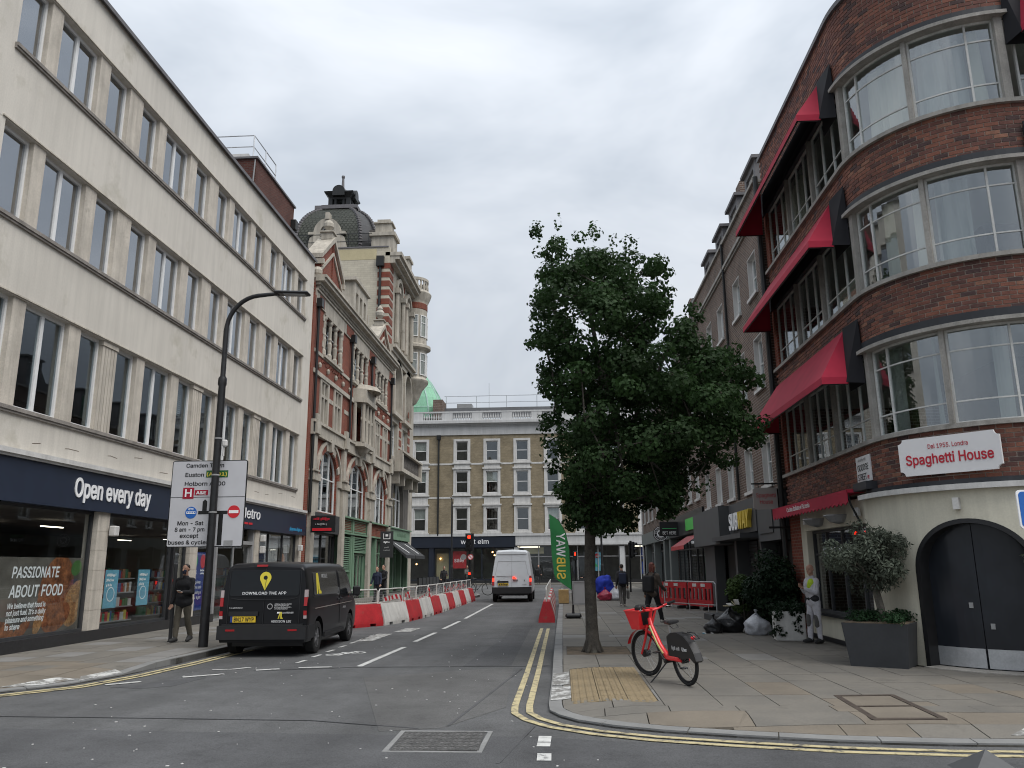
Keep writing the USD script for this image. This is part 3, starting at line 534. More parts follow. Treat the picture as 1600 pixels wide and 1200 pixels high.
SMALL.append((31.3, 3.16, 1.5, 0.14, 'sign_cyan', fas, TL, 0.101))
MB(TL).box(U0, 24.9, -0.3, 0.035, 0.10, 0.36).box(28.4, 32.7, -0.3, 0.035, 0.10, 0.36).build('plinth', M['plinth'], off)
pil = M['cream_pier']
for a, e in ((13.45, 13.9), (18.22, 18.70), (23.02, 23.52), (27.98, 28.40), (32.72, 33.10)):
    p = MB(TL)
    for k in range(6): p.box(a, e, -0.3, 0.02, 0.36+k*0.444+0.004, 0.36+(k+1)*0.444-0.004)
    p.box(a+0.01, e-0.01, -0.3, 0.012, 0.36, 3.02); p.build('stone_pillar', pil, off)
for u, z in ((18.72, 2.6), (28.42, 2.75), (28.42, 2.35), (32.6, 2.5)):
    MB(TL).rbox((u+0.02, 0.13, z), (0.20, 0.16, 0.24), None, 0.02).build('wall_box', M['white_trim'], off)
# shop windows
def strokes(u, z, w, h, m, par, T, d, seed=1):
    """lettering too small to read in the photograph: a row of letter-sized strokes."""
    r = random.Random(seed); mb = MB(T); x = u
    while x < u+w-h*0.3:
        b = h*(0.35+0.3*r.random()); mb.box(x, min(x+b, u+w), d, d+0.004, z+(0 if r.random() < .8 else -h*.25), z+h*(0.7 if r.random() < .6 else 1)); x += b+h*0.14+(h*0.4 if r.random() < .18 else 0)
    return mb.build('small_lettering', m, par)
def shopwin(u0, u1, z0, z1, mull=(), trans=(), d=-0.10):
    return window(off, TL, u0, u1, z0, z1, d, mull, trans, 0.06, 0.08, 'charcoal', 'glass_shop', 'shop_window', 0.05)
shopwin(13.9, 18.22, 0.36, 3.02); shopwin(18.70, 22.1, 0.36, 3.02); shopwin(22.2, 23.02, 0.36, 3.02); shopwin(23.52, 24.9, 0.36, 3.02, d=-0.12); shopwin(28.40, 32.72, 0.36, 3.02, (29.7, 31.2), d=-0.12)
MB(TL).box(22.1, 22.2, -0.2, -0.02, 0.36, 3.02).build('window_post', M['black'], off)
# entrance with sliding glass doors
door = MB(TL).box(24.9, 25.02, -0.2, -0.02, 0.12, 3.02).box(27.86, 27.98, -0.2, -0.02, 0.12, 3.02).box(25.02, 27.86, -0.2, -0.02, 2.5, 2.62).build('entrance_frame', M['grey'], off)
window(off, TL, 25.02, 26.44, 0.12, 2.5, -0.08, (), (), 0.06, 0.05, 'grey', 'glass_shop', 'glass_door'); window(off, TL, 26.44, 27.86, 0.12, 2.5, -0.14, (), (), 0.06, 0.05, 'grey', 'glass_shop', 'glass_door')
# posters in the window (flat prints)
M['poster_dark'] = mat('poster_backdrop', (0.045, 0.038, 0.032), 0.5, 0.5, 1.4, 0, col2=(0.15, 0.135, 0.115), detail=2)
post = MB(TL).box(14.75, 18.12, -0.20, -0.19, 0.40, 1.97).build('food_poster', M['poster_dark'], off, label='window poster of nuts in brown shells with white lettering')
M['nut'] = mat('nut_brown', (0.12, 0.034, 0.014), 0.5, 0.5, 5, 25, col2=(0.33, 0.12, 0.045)); M['nut_pale'] = mat('nut_pale', (0.20, 0.085, 0.032), 0.5, 0.45, 8, 30, col2=(0.46, 0.26, 0.11)); M['leaf_print'] = mat('leaf_print', (0.05, 0.13, 0.03), 0.5, 0.3)
clip = sbox(14.75, 0.40, 18.12, 1.97)
for i, (u, z, a, b, r, m) in enumerate(((17.25, 1.28, 1.15, 0.72, 72, 'nut'), (17.95, 0.98, 0.80, 0.45, 62, 'nut_pale'), (17.35, 0.72, 0.75, 0.36, 20, 'nut'), (16.75, 0.66, 0.42, 0.17, 70, 'nut_pale'), (15.6, 0.55, 0.6, 0.22, -10, 'nut'), (15.05, 0.60, 0.42, 0.20, 15, 'nut_pale'), (17.9, 1.75, 0.30, 0.20, 30, 'leaf_print'), (16.2, 0.50, 0.5, 0.15, 35, 'nut'))):
    g = affinity.translate(affinity.rotate(affinity.scale(Point(0, 0).buffer(1, 12), a*0.66, b*0.8), r), u, z).intersection(clip)
    MB(TL).poly(g, -0.19+0.0008*(i+1)-0.0006, -0.19+0.0008*(i+1)).build('printed_nut' if m != 'leaf_print' else 'printed_leaf', M[m], post)
def ptext(t, h, u, z, w, par=None, d=-0.183, m='white_letter', bold=False, sl=0.0): return text(t, h, M[m], 'lettering', par or post, TL, u, d, z, 0.0015, bold, w, sl)
ptext('PASSIONATE', 0.215, 15.75, 1.56, 1.52, bold=True, sl=0.1); ptext('ABOUT FOOD', 0.225, 15.72, 1.18, 1.74, bold=True, sl=0.1)
for k, (s, w) in enumerate((('We believe that food is', 1.20), ('not just fuel. It\'s a daily', 1.22), ('pleasure and something', 1.18), ('to share', 0.44))): ptext(s, 0.10, 15.72, 0.96-0.135*k, w, sl=0.1, bold=True)
M['poster_blue'] = mat('poster_pale_blue', (0.14, 0.36, 0.47), 0.5, 0.1, 2); M['poster_navy'] = mat('poster_navy', (0.012, 0.035, 0.19), 0.5, 0.08, 2)
for u in (19.12, 20.65):
    b = MB(TL).box(u, u+0.58, -0.2, -0.19, 0.80, 1.70).build('blue_poster', M['poster_blue'], off)
    for k in range(3): strokes(u+0.06, 1.55-0.12*k, 0.40-0.06*k, 0.06, M['white_letter'], b, TL, -0.189, k)
    o = Point(u+0.29, 1.12).buffer(0.17); MB(TL).poly(o.difference(Point(u+0.29, 1.12).buffer(0.15)), -0.19, -0.187).build('printed_ring', M['white_letter'], b)
b = MB(TL).box(23.56, 24.84, -0.21, -0.20, 0.5, 2.2).build('traffic_light_poster', M['poster_navy'], off)
M['print_green'] = mat('print_green', (0.06, 0.36, 0.12), 0.5, 0.03); 
for u, m in ((23.88, 'print_green'), (24.42, 'sign_red')): MB(TL).poly(affinity.scale(Point(u, 1.93).buffer(0.2), 0.85, 1.05), -0.2, -0.196).build('printed_spot', M[m], b)
for k, s in enumerate(('To help keep', 'everyone safe', 'we\'re using a', 'traffic light', 'system')): ptext(s, 0.085, 23.66, 1.28-0.15*k, 0.085*8.2*len(s)/12, b, -0.198)
for k in range(2):
    for j in range(2): strokes(23.72+0.55*k, 1.64-0.09*j, 0.32, 0.05, M['white_letter'], b, TL, -0.199, j+k)
# shelves and goods inside, ceiling lamps
M['goods'] = mat('shelf_goods', (0.20, 0.11, 0.08), 0.6, 0.3, 3, 12, island=0.9)
goods_cols = [mat('goods_%d' % i, c, 0.5, 0.2, 4, 0) for i, c in enumerate(((0.35, 0.03, 0.03), (0.42, 0.36, 0.08), (0.05, 0.16, 0.08), (0.5, 0.5, 0.48), (0.06, 0.12, 0.28), (0.30, 0.14, 0.06)))]
gb = [MB(TL) for _ in goods_cols]; shelf = MB(TL); rg = random.Random(11)
for u0, u1, dd in ((18.9, 22.0, -1.0), (28.6, 32.5, -1.3), (23.5, 24.8, -1.4), (14.0, 18.0, -2.2)):
    for k in range(4):
        z = 0.40+0.36*k; shelf.box(u0, u1, dd-0.4, dd, z-0.03, z)
        u = u0+0.02
        while u < u1-0.15:
            w = 0.07+0.12*rg.random(); gb[rg.randrange(6)].box(u, u+w-0.01, dd-0.3, dd-0.05, z, z+0.14+0.14*rg.random()); u += w
shelf.build('shelving', M['grey'], off)
for i, g in enumerate(gb): g.build('shelf_goods', goods_cols[i], off, kind='stuff')
M['tube'] = emit('shop_tube_light', (1.0, 0.90, 0.72), 1.5)
for d in (-2.6, -4.4, -6.2):
    for u in (14.5, 16.2, 20.1, 30.2): MB(TL).box(u, u+0.9, d-0.03, d+0.03, 2.80, 2.83).build('tube_light', M['tube'], off)
MB(TL).box(U0+0.4, U1-0.4, -8.8, -0.42, 3.0, 3.05).build('shop_ceiling', M['room'], off)
MB(TL).box(U0+0.4, U1-0.4, -8.8, -0.3, 0.06, 0.125).build('shop_floor', M['room'], off)
MB(TL).box(28.55, 29.65, -0.30, -0.29, 0.4, 2.95).build('dark_panel', M['black'], off)
wp = MB(TL).box(29.75, 31.15, -0.30, -0.29, 0.4, 2.95).build('white_poster', M['white_trim'], off)
M['print_grey'] = mat('print_grey', (0.33, 0.33, 0.33), 0.5, 0.03)
ptext('MILE', 0.42, 29.85, 2.0, 1.1, wp, -0.288, 'print_grey', True); ptext('MILE', 0.42, 29.85, 1.4, 1.1, wp, -0.288, 'print_grey', True)
pp = MB(TL).box(31.3, 32.6, -0.30, -0.29, 0.4, 2.95).build('photo_poster', M['poster_dark'], off)
M['print_skin'] = mat('print_warm', (0.42, 0.22, 0.14), 0.5, 0.3, 3)
MB(TL).poly(unary_union([Point(31.75, 2.0).buffer(0.26), Point(31.75, 1.5).buffer(0.33)]), -0.29, -0.287).build('printed_figure', M['print_skin'], pp); MB(TL).poly(sbox(31.8, 2.3, 32.5, 2.85), -0.29, -0.2875).build('printed_panel', M['white_trim'], pp)

# ---------------------------------------------------------------- rooftop plant room behind the parapet
pr = thing('rooftop_plant_room', 'dark brick plant room with handrail on the office roof', 'rooftop room')
MB().box(-19, -12.0, 28.8, 28.95, 15.0, 17.85).box(-19, -12.0, 33.25, 33.4, 15.0, 17.85).build('end_wall', M['roof_brick_x'], pr)
MB().box(-12.15, -12.0, 28.951, 33.249, 15.0, 17.85).build('side_wall', M['roof_brick'], pr)
MB().box(-19, -11.93, 28.72, 33.47, 17.85, 17.93).build('roof', M['lead'], pr)
MB().box(-13.6, -12.4, 28.9, 29.8, 17.93, 18.15).build('roof_unit', M['white_trim'], pr)
MB().tube([(-12.05, 28.78, 17.8), (-12.08, 28.77, 17.0), (-12.12, 28.77, 15.2)], 0.03, 6).build('downpipe', M['grey'], pr)
MB().rbox((-11.88, 33.2, 16.9), (0.25, 0.3, 0.5), None, 0.03).build('bracket_lamp', M['iron'], pr)
ra = thing('roof_handrail', 'galvanised handrail round the plant room roof', 'railing')
pts = [(-17.5, 28.9), (-15.5, 28.9), (-13.8, 28.9), (-12.2, 28.9), (-12.2, 30.2), (-12.2, 31.4)]
for x, y in pts[1:]: MB().cyl((x, y, 17.9), (x, y, 18.95), 0.025, n=6).build('post', M['steel'], ra)
for z in (18.45, 18.95): MB().tube([(x, y, z) for x, y in pts], 0.024, 6).build('rail', M['steel'], ra)

# ================================================================ victorian red brick and stone building
vic = thing('victorian_building', 'red brick and pale stone building with three big arched windows and gables', 'building')
cols = [33.95, 38.8, 44.4, 49.35]
holes = []; wins = []
VA = [(35.0, 37.95), (40.0, 43.6), (45.75, 48.75)]
for a, e in VA: holes.append(arch(a, e, 4.15, 5.75, 7.0))
w2 = [(34.75, 35.85), (36.95, 38.05), (40.6, 42.9), (45.5, 46.5), (47.55, 48.55)]
for a, e in w2: holes.append(rect(a, e, 8.05, 10.05))
w3 = [(35.0, 37.7), (40.2, 43.0), (45.5, 48.1)]
for a, e in w3: holes.append(rect(a, e, 11.25, 13.15))
wall = rect(33.3, 49.8, 3.4, 14.3).difference(unary_union(holes))
MB(TL).poly(wall, -0.35, 0.0).build('wall', M['red_brick'], vic)
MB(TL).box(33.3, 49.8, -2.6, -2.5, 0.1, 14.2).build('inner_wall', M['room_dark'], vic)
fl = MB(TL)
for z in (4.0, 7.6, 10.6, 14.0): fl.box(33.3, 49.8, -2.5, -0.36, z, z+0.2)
fl.build('floor_slabs', M['room_dark'], vic)
MB(TL).box(33.1, 33.45, -0.2, 0.05, 0.1, 13.6).build('party_strip', M['red_brick'], vic)
# stone dressings: piers beside the arches, string courses, frieze, cornice
for i, (a, e) in enumerate(VA):
    c0, c1 = cols[i]+0.28, cols[i+1]-0.28
    MB(TL).poly(rect(c0, a-0.02, 4.1, 5.75).union(rect(e+0.02, c1, 4.1, 5.75)), 0.0, 0.05).build('stone_pier', M['stone'], vic)
    MB(TL).box(e+0.02, c1, 0.05, 0.14, 5.45, 5.75).box(c0, a-0.02, 0.05, 0.14, 5.45, 5.75).build('impost', M['stone'], vic)
    c, r = (a+e)/2, (e-a)/2; n = 13
    for k in range(n):                           # voussoirs, brick and stone in turn
        t0, t1 = math.pi*k/n+0.008, math.pi*(k+1)/n-0.008
        pt = lambda rr, t: (c+(r+rr)*math.cos(t), 5.75+(1.25+rr)*math.sin(t))
        st = k % 3 == 1
        g = Polygon([pt(0.0, t0), pt(0.0, (t0+t1)/2), pt(0.0, t1), pt(0.42, t1), pt(0.42, (t0+t1)/2), pt(0.42, t0)])
        g = g.intersection(rect(c0, c1, 5.7, 7.5))
        if g.area > 0.01: MB(TL).poly(g, 0.0, 0.075 if st else 0.045).build('voussoir', M['stone'] if st else M['red_brick'], vic)
    ring = [(c+(r+0.42)*math.cos(t), 5.75+1.67*math.sin(t)) for t in np.linspace(0.0, math.pi, 25)]
    MB(TL).poly(LineString(ring).buffer(0.07, cap_style='flat').intersection(rect(c0, c1, 5.7, 7.48)), 0.0, 0.12).build('hood_mould', M['stone'], vic)
    MB(TL).poly(Polygon([(c-0.16, 6.95), (c+0.16, 6.95), (c+0.24, 7.5), (c-0.24, 7.5)]), 0.0, 0.2).build('keystone', M['stone'], vic)
    window(vic, TL, 0, 0, 0, 0, -0.10, (c-r*0.33, c+r*0.33), (5.7,), 0.07, 0.08, gm='glass_old', name='arched_window', poly=arch(a, e, 4.15, 5.75, 7.0), bar=0.07)
for c in cols:
    p = MB(TL); p.box(c-0.26, c+0.26, 0.0, 0.18, 0.12, 5.4); p.box(c-0.33, c+0.33, 0.0, 0.27, 5.4, 5.5); p.box(c-0.30, c+0.30, 0.0, 0.23, 5.5, 5.78); p.box(c-0.35, c+0.35, 0.0, 0.30, 5.78, 5.86)
    p.box(c-0.22, c+0.22, 0.0, 0.17, 5.86, 7.4); p.box(c-0.28, c+0.28, 0.15, 0.28, 7.42, 8.0); p.box(c-0.2, c+0.2, 0.10, 0.24, 8.03, 8.3)
    p.build('pilaster', M['stone'], vic)
MB(TL).box(33.5, 49.8, 0.0, 0.14, 7.45, 7.9).box(33.5, 49.8, 0.0, 0.22, 7.9, 8.02).box(33.5, 49.8, 0.0, 0.19, 7.36, 7.45).build('string_course', M['stone'], vic)
MB(TL).box(33.4, 49.8, 0.0, 0.10, 10.08, 10.28).box(33.4, 49.8, 0.0, 0.05, 11.05, 11.2).build('string_course', M['stone'], vic)
for k in range(12):                              # carved drops under the band
    u = 34.3+k*1.3
    MB(TL).lathe([(0.0, -0.16), (0.07, -0.1), (0.1, 0.02), (0.05, 0.12), (0.0, 0.14)], (u, 0.06, 10.6), 6).build('carved_drop', M['stone'], vic)
for (a, e) in ((34.7, 38.1), (40.4, 43.1), (45.5, 48.6)):   # relief of curling brick ornament
    rr = random.Random(int(a)); mb = MB(TL); u = a
    while u < e:
        mb.box(u, u+0.16, 0.0, 0.03, 10.72+0.2*rr.random(), 10.8+0.2*rr.random()+0.05); u += 0.14
    mb.build('brick_relief', M['red_brick'], vic)
MB(TL).box(33.4, 49.8, 0.0, 0.06, 13.25, 13.85).build('frieze', M['stone'], vic)
MB(TL).box(33.4, 49.8, 0.0, 0.12, 13.85, 13.95).box(33.4, 49.8, 0.0, 0.22, 14.12, 14.26).box(33.3, 49.8, 0.0, 0.42, 14.26, 14.42).box(33.3, 49.8, -0.2, 0.50, 14.42, 14.55).build('cornice', M['stone'], vic)
dn = MB(TL)
for k in range(80): dn.box(33.5+k*0.2, 33.59+k*0.2, 0.0, 0.18, 13.98, 14.10)
dn.build('dentils', M['stone'], vic, kind='stuff')
for a, e in ((33.9, 34.6), (38.5, 39.9), (43.4, 45.1), (48.7, 49.7)): MB(TL).box(a, e, 0.061, 0.075, 13.32, 13.8).build('brick_panel', M['red_brick'], vic)
# second floor windows in stone cross frames
for i, (a, e) in enumerate(w2):
    if i == 2: continue
    MB(TL).poly(rect(a-0.14, e+0.14, 8.02, 10.08).difference(rect(a+0.06, e-0.06, 8.12, 9.98)), -0.1, 0.06).box((a+e)/2-0.07, (a+e)/2+0.07, -0.1, 0.03, 8.1, 10.0).box(a, e, -0.1, 0.028, 9.28, 9.40).build('stone_surround', M['stone'], vic)
    window(vic, TL, a+0.06, e-0.06, 8.1, 10.0, -0.12, ((a+e)/2,), (9.34,), 0.06, 0.06, gm='glass_old')
for u in (36.4, 39.2, 44.0, 47.0, 49.2):        # white stone bands through the brick piers
    MB(TL).box(u-0.42, u+0.42, 0.0, 0.022, 9.24, 9.44).build('stone_band', M['stone'], vic)
# oriel
ori = MB(TL)
prof = [(40.35, 0.0), (40.65, 0.62), (42.85, 0.62), (43.15, 0.0)]
ori.add(*(lambda m: (np.array(m.vertices), np.array(m.faces)))(trimesh.creation.extrude_polygon(Polygon(prof), 0.22, engine='earcut').apply_translation([0, 0, 7.85])))
ori.add(*(lambda m: (np.array(m.vertices), np.array(m.faces)))(trimesh.creation.extrude_polygon(Polygon(prof).buffer(0.1), 0.25, engine='earcut').apply_translation([0, 0, 10.15])))
ori.add(*(lambda m: (np.array(m.vertices), np.array(m.faces)))(trimesh.creation.extrude_polygon(Polygon(prof), 0.5, engine='earcut').apply_translation([0, 0, 10.4])))
ori.lathe([(1.05, 0.0), (0.9, 0.25), (0.62, 0.35)], (41.75, 0.12, 10.9), 14)
for u in (40.68, 41.38, 42.12, 42.82): ori.cyl((u, 0.52, 8.07), (u, 0.52, 10.15), 0.11, 0.09, 8)
for u in (40.42, 43.08): ori.cyl((u, 0.12, 8.07), (u, 0.12, 10.15), 0.12, 0.10, 8)
ori.box(40.6, 42.9, 0.40, 0.54, 9.25, 9.4)
ori.build('oriel', M['stone'], vic)
MB(TL).lathe([(0.0, -0.65), (0.12, -0.6), (0.2, -0.4), (0.5, -0.2), (0.62, 0.0), (0.0, 0.0)], (41.75, 0.02, 7.85), 14).build('corbel', M['stone'], vic)
MB(TL).lathe([(0.25, 0.0), (0.22, 0.2), (0.3, 0.3), (0.15, 0.5), (0.0, 0.55)], (42.7, 0.5, 10.9), 8).build('carved_finial', M['stone'], vic)
window(vic, TL, 40.75, 42.75, 8.08, 10.14, 0.42, (41.4, 42.1), (9.32,), 0.05, 0.05, gm='glass_old')
# third floor triple windows with turned stone columns
for a, e in w3:
    w = (e-a)/3
    window(vic, TL, a, e, 11.25, 13.15, -0.22, (a+w, a+2*w), (12.5,), 0.06, 0.07, gm='glass_old')
    for u in (a-0.04, a+w, a+2*w, e+0.04):
        MB(TL).lathe([(0.13, 0), (0.13, 0.2), (0.08, 0.28), (0.10, 0.5), (0.12, 0.75), (0.07, 0.85), (0.11, 0.95), (0.08, 1.05), (0.095, 1.5), (0.08, 1.62), (0.14, 1.72), (0.14, 1.88)], (u, -0.02, 11.25), 9).build('turned_column', M['stone'], vic)
    MB(TL).box(a-0.2, e+0.2, 0.0, 0.09, 13.12, 13.25).build('window_head', M['stone'], vic); MB(TL).box(a-0.2, e+0.2, 0.0, 0.14, 11.12, 11.24).build('window_ledge', M['stone'], vic)
    for s, uu in ((-1, a-0.12), (1, e+0.12)):
        q = MB(TL)
        for k in range(6): ww = 0.22 if k % 2 else 0.12; q.box(min(uu, uu+s*ww), max(uu, uu+s*ww), 0.0, 0.03, 11.26+k*0.31, 11.26+k*0.31+0.29)
        q.build('quoin', M['stone'], vic)
# gables and stone dormer above the cornice
def gable(u0, u1, zs, apex, fin):
    c = (u0+u1)/2
    MB(TL).poly(Polygon([(u0, 14.55), (u1, 14.55), (u1, zs), (c, apex), (u0, zs)]), -0.75, -0.12).build('gable_wall', M['red_brick'], vic)
    for s in (-1, 1):
        e = u0 if s < 0 else u1
        cp = MB(TL).poly(Polygon([(e+s*0.12, zs-0.02), (c, apex+0.02), (c, apex+0.28), (e+s*0.12, zs+0.2)]), -0.85, 0.0)
        cp.build('gable_coping', M['stone'], vic)
        MB(TL).box(e-0.1, e+0.1, -0.8, 0.04, zs-0.3, zs-0.05).build('kneeler', M['stone'], vic)
        MB(TL).lathe([(0.0, 0.0), (0.16, 0.03), (0.1, 0.12), (0.2, 0.25), (0.22, 0.4), (0.14, 0.56), (0.0, 0.6)], (e+s*0.28, -0.15, 14.6), 10).build('ball_finial', M['stone'], vic)
    MB(TL).box(c-0.06, c+0.06, -0.11, -0.06, 14.56, apex-0.1).build('brick_rib', M['red_brick'], vic)
    MB(TL).poly(LineString([(u0, zs-0.55), (c, apex-0.6), (u1, zs-0.55)]).buffer(0.06), -0.11, -0.04).build('gable_string', M['stone'], vic)
    MB(TL).box(c-0.26, c+0.26, -0.65, -0.1, apex+0.1, apex+0.45).box(c-0.34, c+0.34, -0.72, -0.03, apex+0.45, apex+0.52).build('finial_base', M['stone'], vic)
    if fin == 'urn': MB(TL).lathe([(0.12, 0.0), (0.09, 0.1), (0.26, 0.3), (0.29, 0.48), (0.22, 0.6), (0.16, 0.68), (0.2, 0.74), (0.08, 0.95), (0.0, 1.02)], (c, -0.37, apex+0.52), 12).build('urn', M['stone'], vic)
    else: MB(TL).lathe([(0.14, 0), (0.10, 0.12), (0.26, 0.28), (0.26, 0.45), (0.17, 0.6), (0.0, 0.7)], (c, -0.37, apex+0.52), 12).build('urn', M['stone'], vic)
gable(34.3, 37.9, 15.75, 17.25, 'ball'); gable(45.9, 49.1, 15.1, 16.3, 'urn')
dm = rect(40.5, 43.4, 14.55, 16.9).difference(unary_union([rect(40.85+k*0.85, 41.35+k*0.85, 14.9, 16.35) for k in range(3)]))
MB(TL).poly(dm, -0.8, -0.15).box(40.3, 43.6, -0.9, -0.02, 16.9, 17.08).box(40.2, 40.5, -0.8, -0.1, 14.55, 15.9).box(43.4, 43.7, -0.8, -0.1, 14.55, 15.9).build('stone_dormer', M['stone'], vic)
for k in range(3): window(vic, TL, 40.85+k*0.85, 41.35+k*0.85, 14.9, 16.35, -0.45, (), (15.7,), 0.04, 0.05, gm='glass_old')
MB(TL).box(43.75, 44.3, -1.2, -0.6, 14.6, 16.2).build('water_tank', M['poster_navy'], vic)
mb = MB(TL); mb.add([[33.3, -0.6, 14.56], [49.8, -0.6, 14.56], [49.8, -5.2, 17.6], [33.3, -5.2, 17.6], [33.3, -5.3, 14.0], [49.8, -5.3, 14.0]], [[0, 1, 2, 3], [3, 2, 5, 4], [0, 1, 5, 4]]); mb.build('roof', M['slate_dark'], vic)
for i, u in enumerate((33.62, 39.5, 43.95, 49.3)):
    z1 = 13.1
    MB(TL).cyl((u, 0.12, 4.0 if i == 0 else 8.1), (u, 0.12, z1), 0.065, n=8).box(u-0.17, u+0.17, 0.02, 0.3, z1, z1+0.4).build('drainpipe', M['iron'], vic)
# ground floor shop fronts of the victorian building
MB(TL).box(34.25, 38.5, -0.3, 0.06, 3.25, 4.1).build('dark_fascia', M['charcoal'], vic)
window(vic, TL, 34.25, 38.5, 0.4, 3.25, -0.15, (36.4, 37.9), (), 0.09, 0.1, 'black', 'glass_shop', 'shop_window'); MB(TL).box(34.25, 38.5, -0.3, 0.0, 0.1, 0.4).build('stall_riser', M['black'], vic)
MB(TL).box(36.6, 37.7, -0.6, -0.58, 2.2, 2.95).build('menu_board', M['white_trim'], vic)
gs = MB(TL).box(39.08, 49.8, -0.3, -0.02, 3.42, 4.12).box(39.08, 49.8, -0.02, 0.18, 4.12, 4.2).box(39.08, 49.8, -0.02, 0.10, 3.34, 3.42)
for u in (39.2, 41.0, 41.4, 44.3, 46.4, 49.6): gs.box(u-0.11, u+0.11, -0.3, 0.05, 0.12, 3.34)
for u in (39.2, 41.2, 44.25): gs.box(u-0.11, u+0.11, -0.02, 0.06, 3.42, 4.12)
gs.box(39.31, 40.89, -0.3, -0.05, 0.12, 1.4); gs.build('green_shopfront', M['green_paint'], vic)
def louvre(u0, u1, z0, z1, step=0.085):
    f = MB(TL).poly(rect(u0, u1, z0, z1).difference(rect(u0+0.06, u1-0.06, z0+0.06, z1-0.06)), -0.02, 0.035).build('louvre_panel', M['green_paint'], vic)
    MB(TL).box(u0+0.05, u1-0.05, -0.09, -0.075, z0+0.05, z1-0.05).build('louvre_back', M['black'], f)
    z = z0+0.07
    while z < z1-0.09:
        m = MB(TL); m.rbox(((u0+u1)/2, -0.02, z+0.03), (u1-u0-0.13, 0.09, 0.016), Rx(-38)); m.build('slat', M['green_paint'], f); z += step
louvre(39.4, 41.0, 3.46, 4.08); louvre(41.45, 44.1, 3.46, 4.08); louvre(39.4, 40.8, 1.5, 3.2, 0.1); louvre(41.55, 44.1, 2.45, 3.25)
window(vic, TL, 41.55, 44.15, 0.5, 2.4, -0.1, (42.2, 42.85, 43.5), (), 0.08, 0.08, 'green_paint', 'glass_shop', 'shop_window', 0.09); window(vic, TL, 44.4, 49.5, 0.4, 3.3, -0.2, (46.4, 47.4, 48.4), (2.5,), 0.08, 0.08, 'green_paint', 'glass_shop', 'shop_window')
hs = thing('hanging_sign', 'small dark hanging sign with red bar at the end of the supermarket fascia', 'sign')
MB(TL).box(33.62, 33.70, 0.2, 1.25, 3.16, 3.86).build('sign_panel', M['black'], hs)
TS = frame_map((LX, 33.6, 0), (1.0, 0, 0), (0, -1.0, 0), True)
strokes(0.32, 3.68, 0.72, 0.10, M['red_letter'], hs, TS, 0.0, 3); strokes(0.40, 3.47, 0.5, 0.08, M['grey'], hs, TS, 0.0, 4)
MB(TS).box(0.28, 1.1, 0.0, 0.02, 3.22, 3.34).build('red_bar', M['sign_red'], hs)
cs = thing('cafe_hanging_sign', 'tall black hanging sign with white cup drawing on the green shopfront', 'sign')
TC = frame_map((LX, 46.6, 0), (1.0, 0, 0), (0, -1.0, 0), True)
MB(TC).box(0.25, 1.0, -0.05, 0.0, 2.25, 3.75).build('sign_panel', M['charcoal'], cs); MB(TC).cyl((0.0, -0.03, 3.82), (1.0, -0.03, 3.82), 0.025, n=6).build('bracket', M['iron'], cs)
MB(TC).poly(rect(0.42, 0.83, 3.3, 3.62).difference(rect(0.46, 0.79, 3.34, 3.62)).union(rect(0.55, 0.70, 3.45, 3.58)), 0.0, 0.008).build('cup_drawing', M['white_letter'], cs)
strokes(0.45, 3.08, 0.36, 0.11, M['white_letter'], cs, TC, 0.0, 5); strokes(0.5, 2.8, 0.25, 0.07, M['print_grey'], cs, TC, 0.0, 6); strokes(0.42, 2.65, 0.4, 0.05, M['print_grey'], cs, TC, 0.0, 7)
for a_ in SMALL: strokes(a_[0], a_[1], a_[2], a_[3], M[a_[4]], a_[5], a_[6], a_[7], 8)

# ================================================================ domed corner building
dom = thing('domed_corner_building', 'stone and striped brick corner building with slate dome and round turret', 'building')
DX = -11.1
TD = frame_map((DX, 0, 0), (0, 1.0, 0), (1.0, 0, 0), True)
D0, D1 = 49.8, 57.6
AR = [(51.4, 53.6), (54.9, 57.1)]
hol = [arch(52.3, 55.9, 4.3, 6.0, 7.6)]+[arch(a, e, 12.0, 14.2, 15.2) for a, e in AR]+[rect(a+0.2, e-0.2, 8.9, 11.2) for a, e in AR]
hol += [arch(51.8, 53.4, 16.6, 20.2, 21.1), arch(55.0, 56.6, 16.6, 20.2, 21.1)]
up_w = rect(D0, D1, 8.2, 22.2).difference(unary_union(hol)); MB(TD).poly(up_w, -0.4, 0.0).build('wall', M['stone'], dom)
lo_w = rect(D0, D1, 0.1, 8.2).difference(unary_union(hol+[rect(50.2, 57.4, 0, 4.1)])); MB(TD).poly(lo_w, -0.4, 0.0).build('lower_wall', M['stone_dark'], dom)
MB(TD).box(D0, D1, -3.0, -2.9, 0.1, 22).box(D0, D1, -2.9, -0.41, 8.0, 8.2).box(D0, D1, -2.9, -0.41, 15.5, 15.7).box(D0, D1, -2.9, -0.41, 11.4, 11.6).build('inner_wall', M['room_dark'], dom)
MB().box(-19.5, DX-0.001, D0-0.25, D0, 0.1, 22.6).build('party_wall', M['white_brick'], dom)
MB().box(-19.5, DX-0.1, D0-0.3, D0+0.1, 22.6, 22.68).build('party_coping', M['lead'], dom)
M['ochre_render'] = mat('ochre_render', (0.46, 0.40, 0.25), 0.85, 0.12, 1.0)
MB().box(-16.8, DX-0.9, D0-0.262, D0-0.255, 21.75, 22.5).build('render_patch', M['ochre_render'], dom)
MB().box(-19.5, -12, D0, 60.2, 21.8, 22.3).build('flat_roof', M['lead'], dom)
MB().box(-19.5, -11.3, 57.7, 60.2, 0.1, 21.8).build('rear_wall', M['stone'], dom)
MB().cyl((-11.7, D0-0.36, 14.5), (-11.7, D0-0.36, 21.2), 0.09, n=8).box(-11.95, -11.45, D0-0.55, D0-0.26, 21.2, 21.9).build('drainpipe', M['iron'], dom)
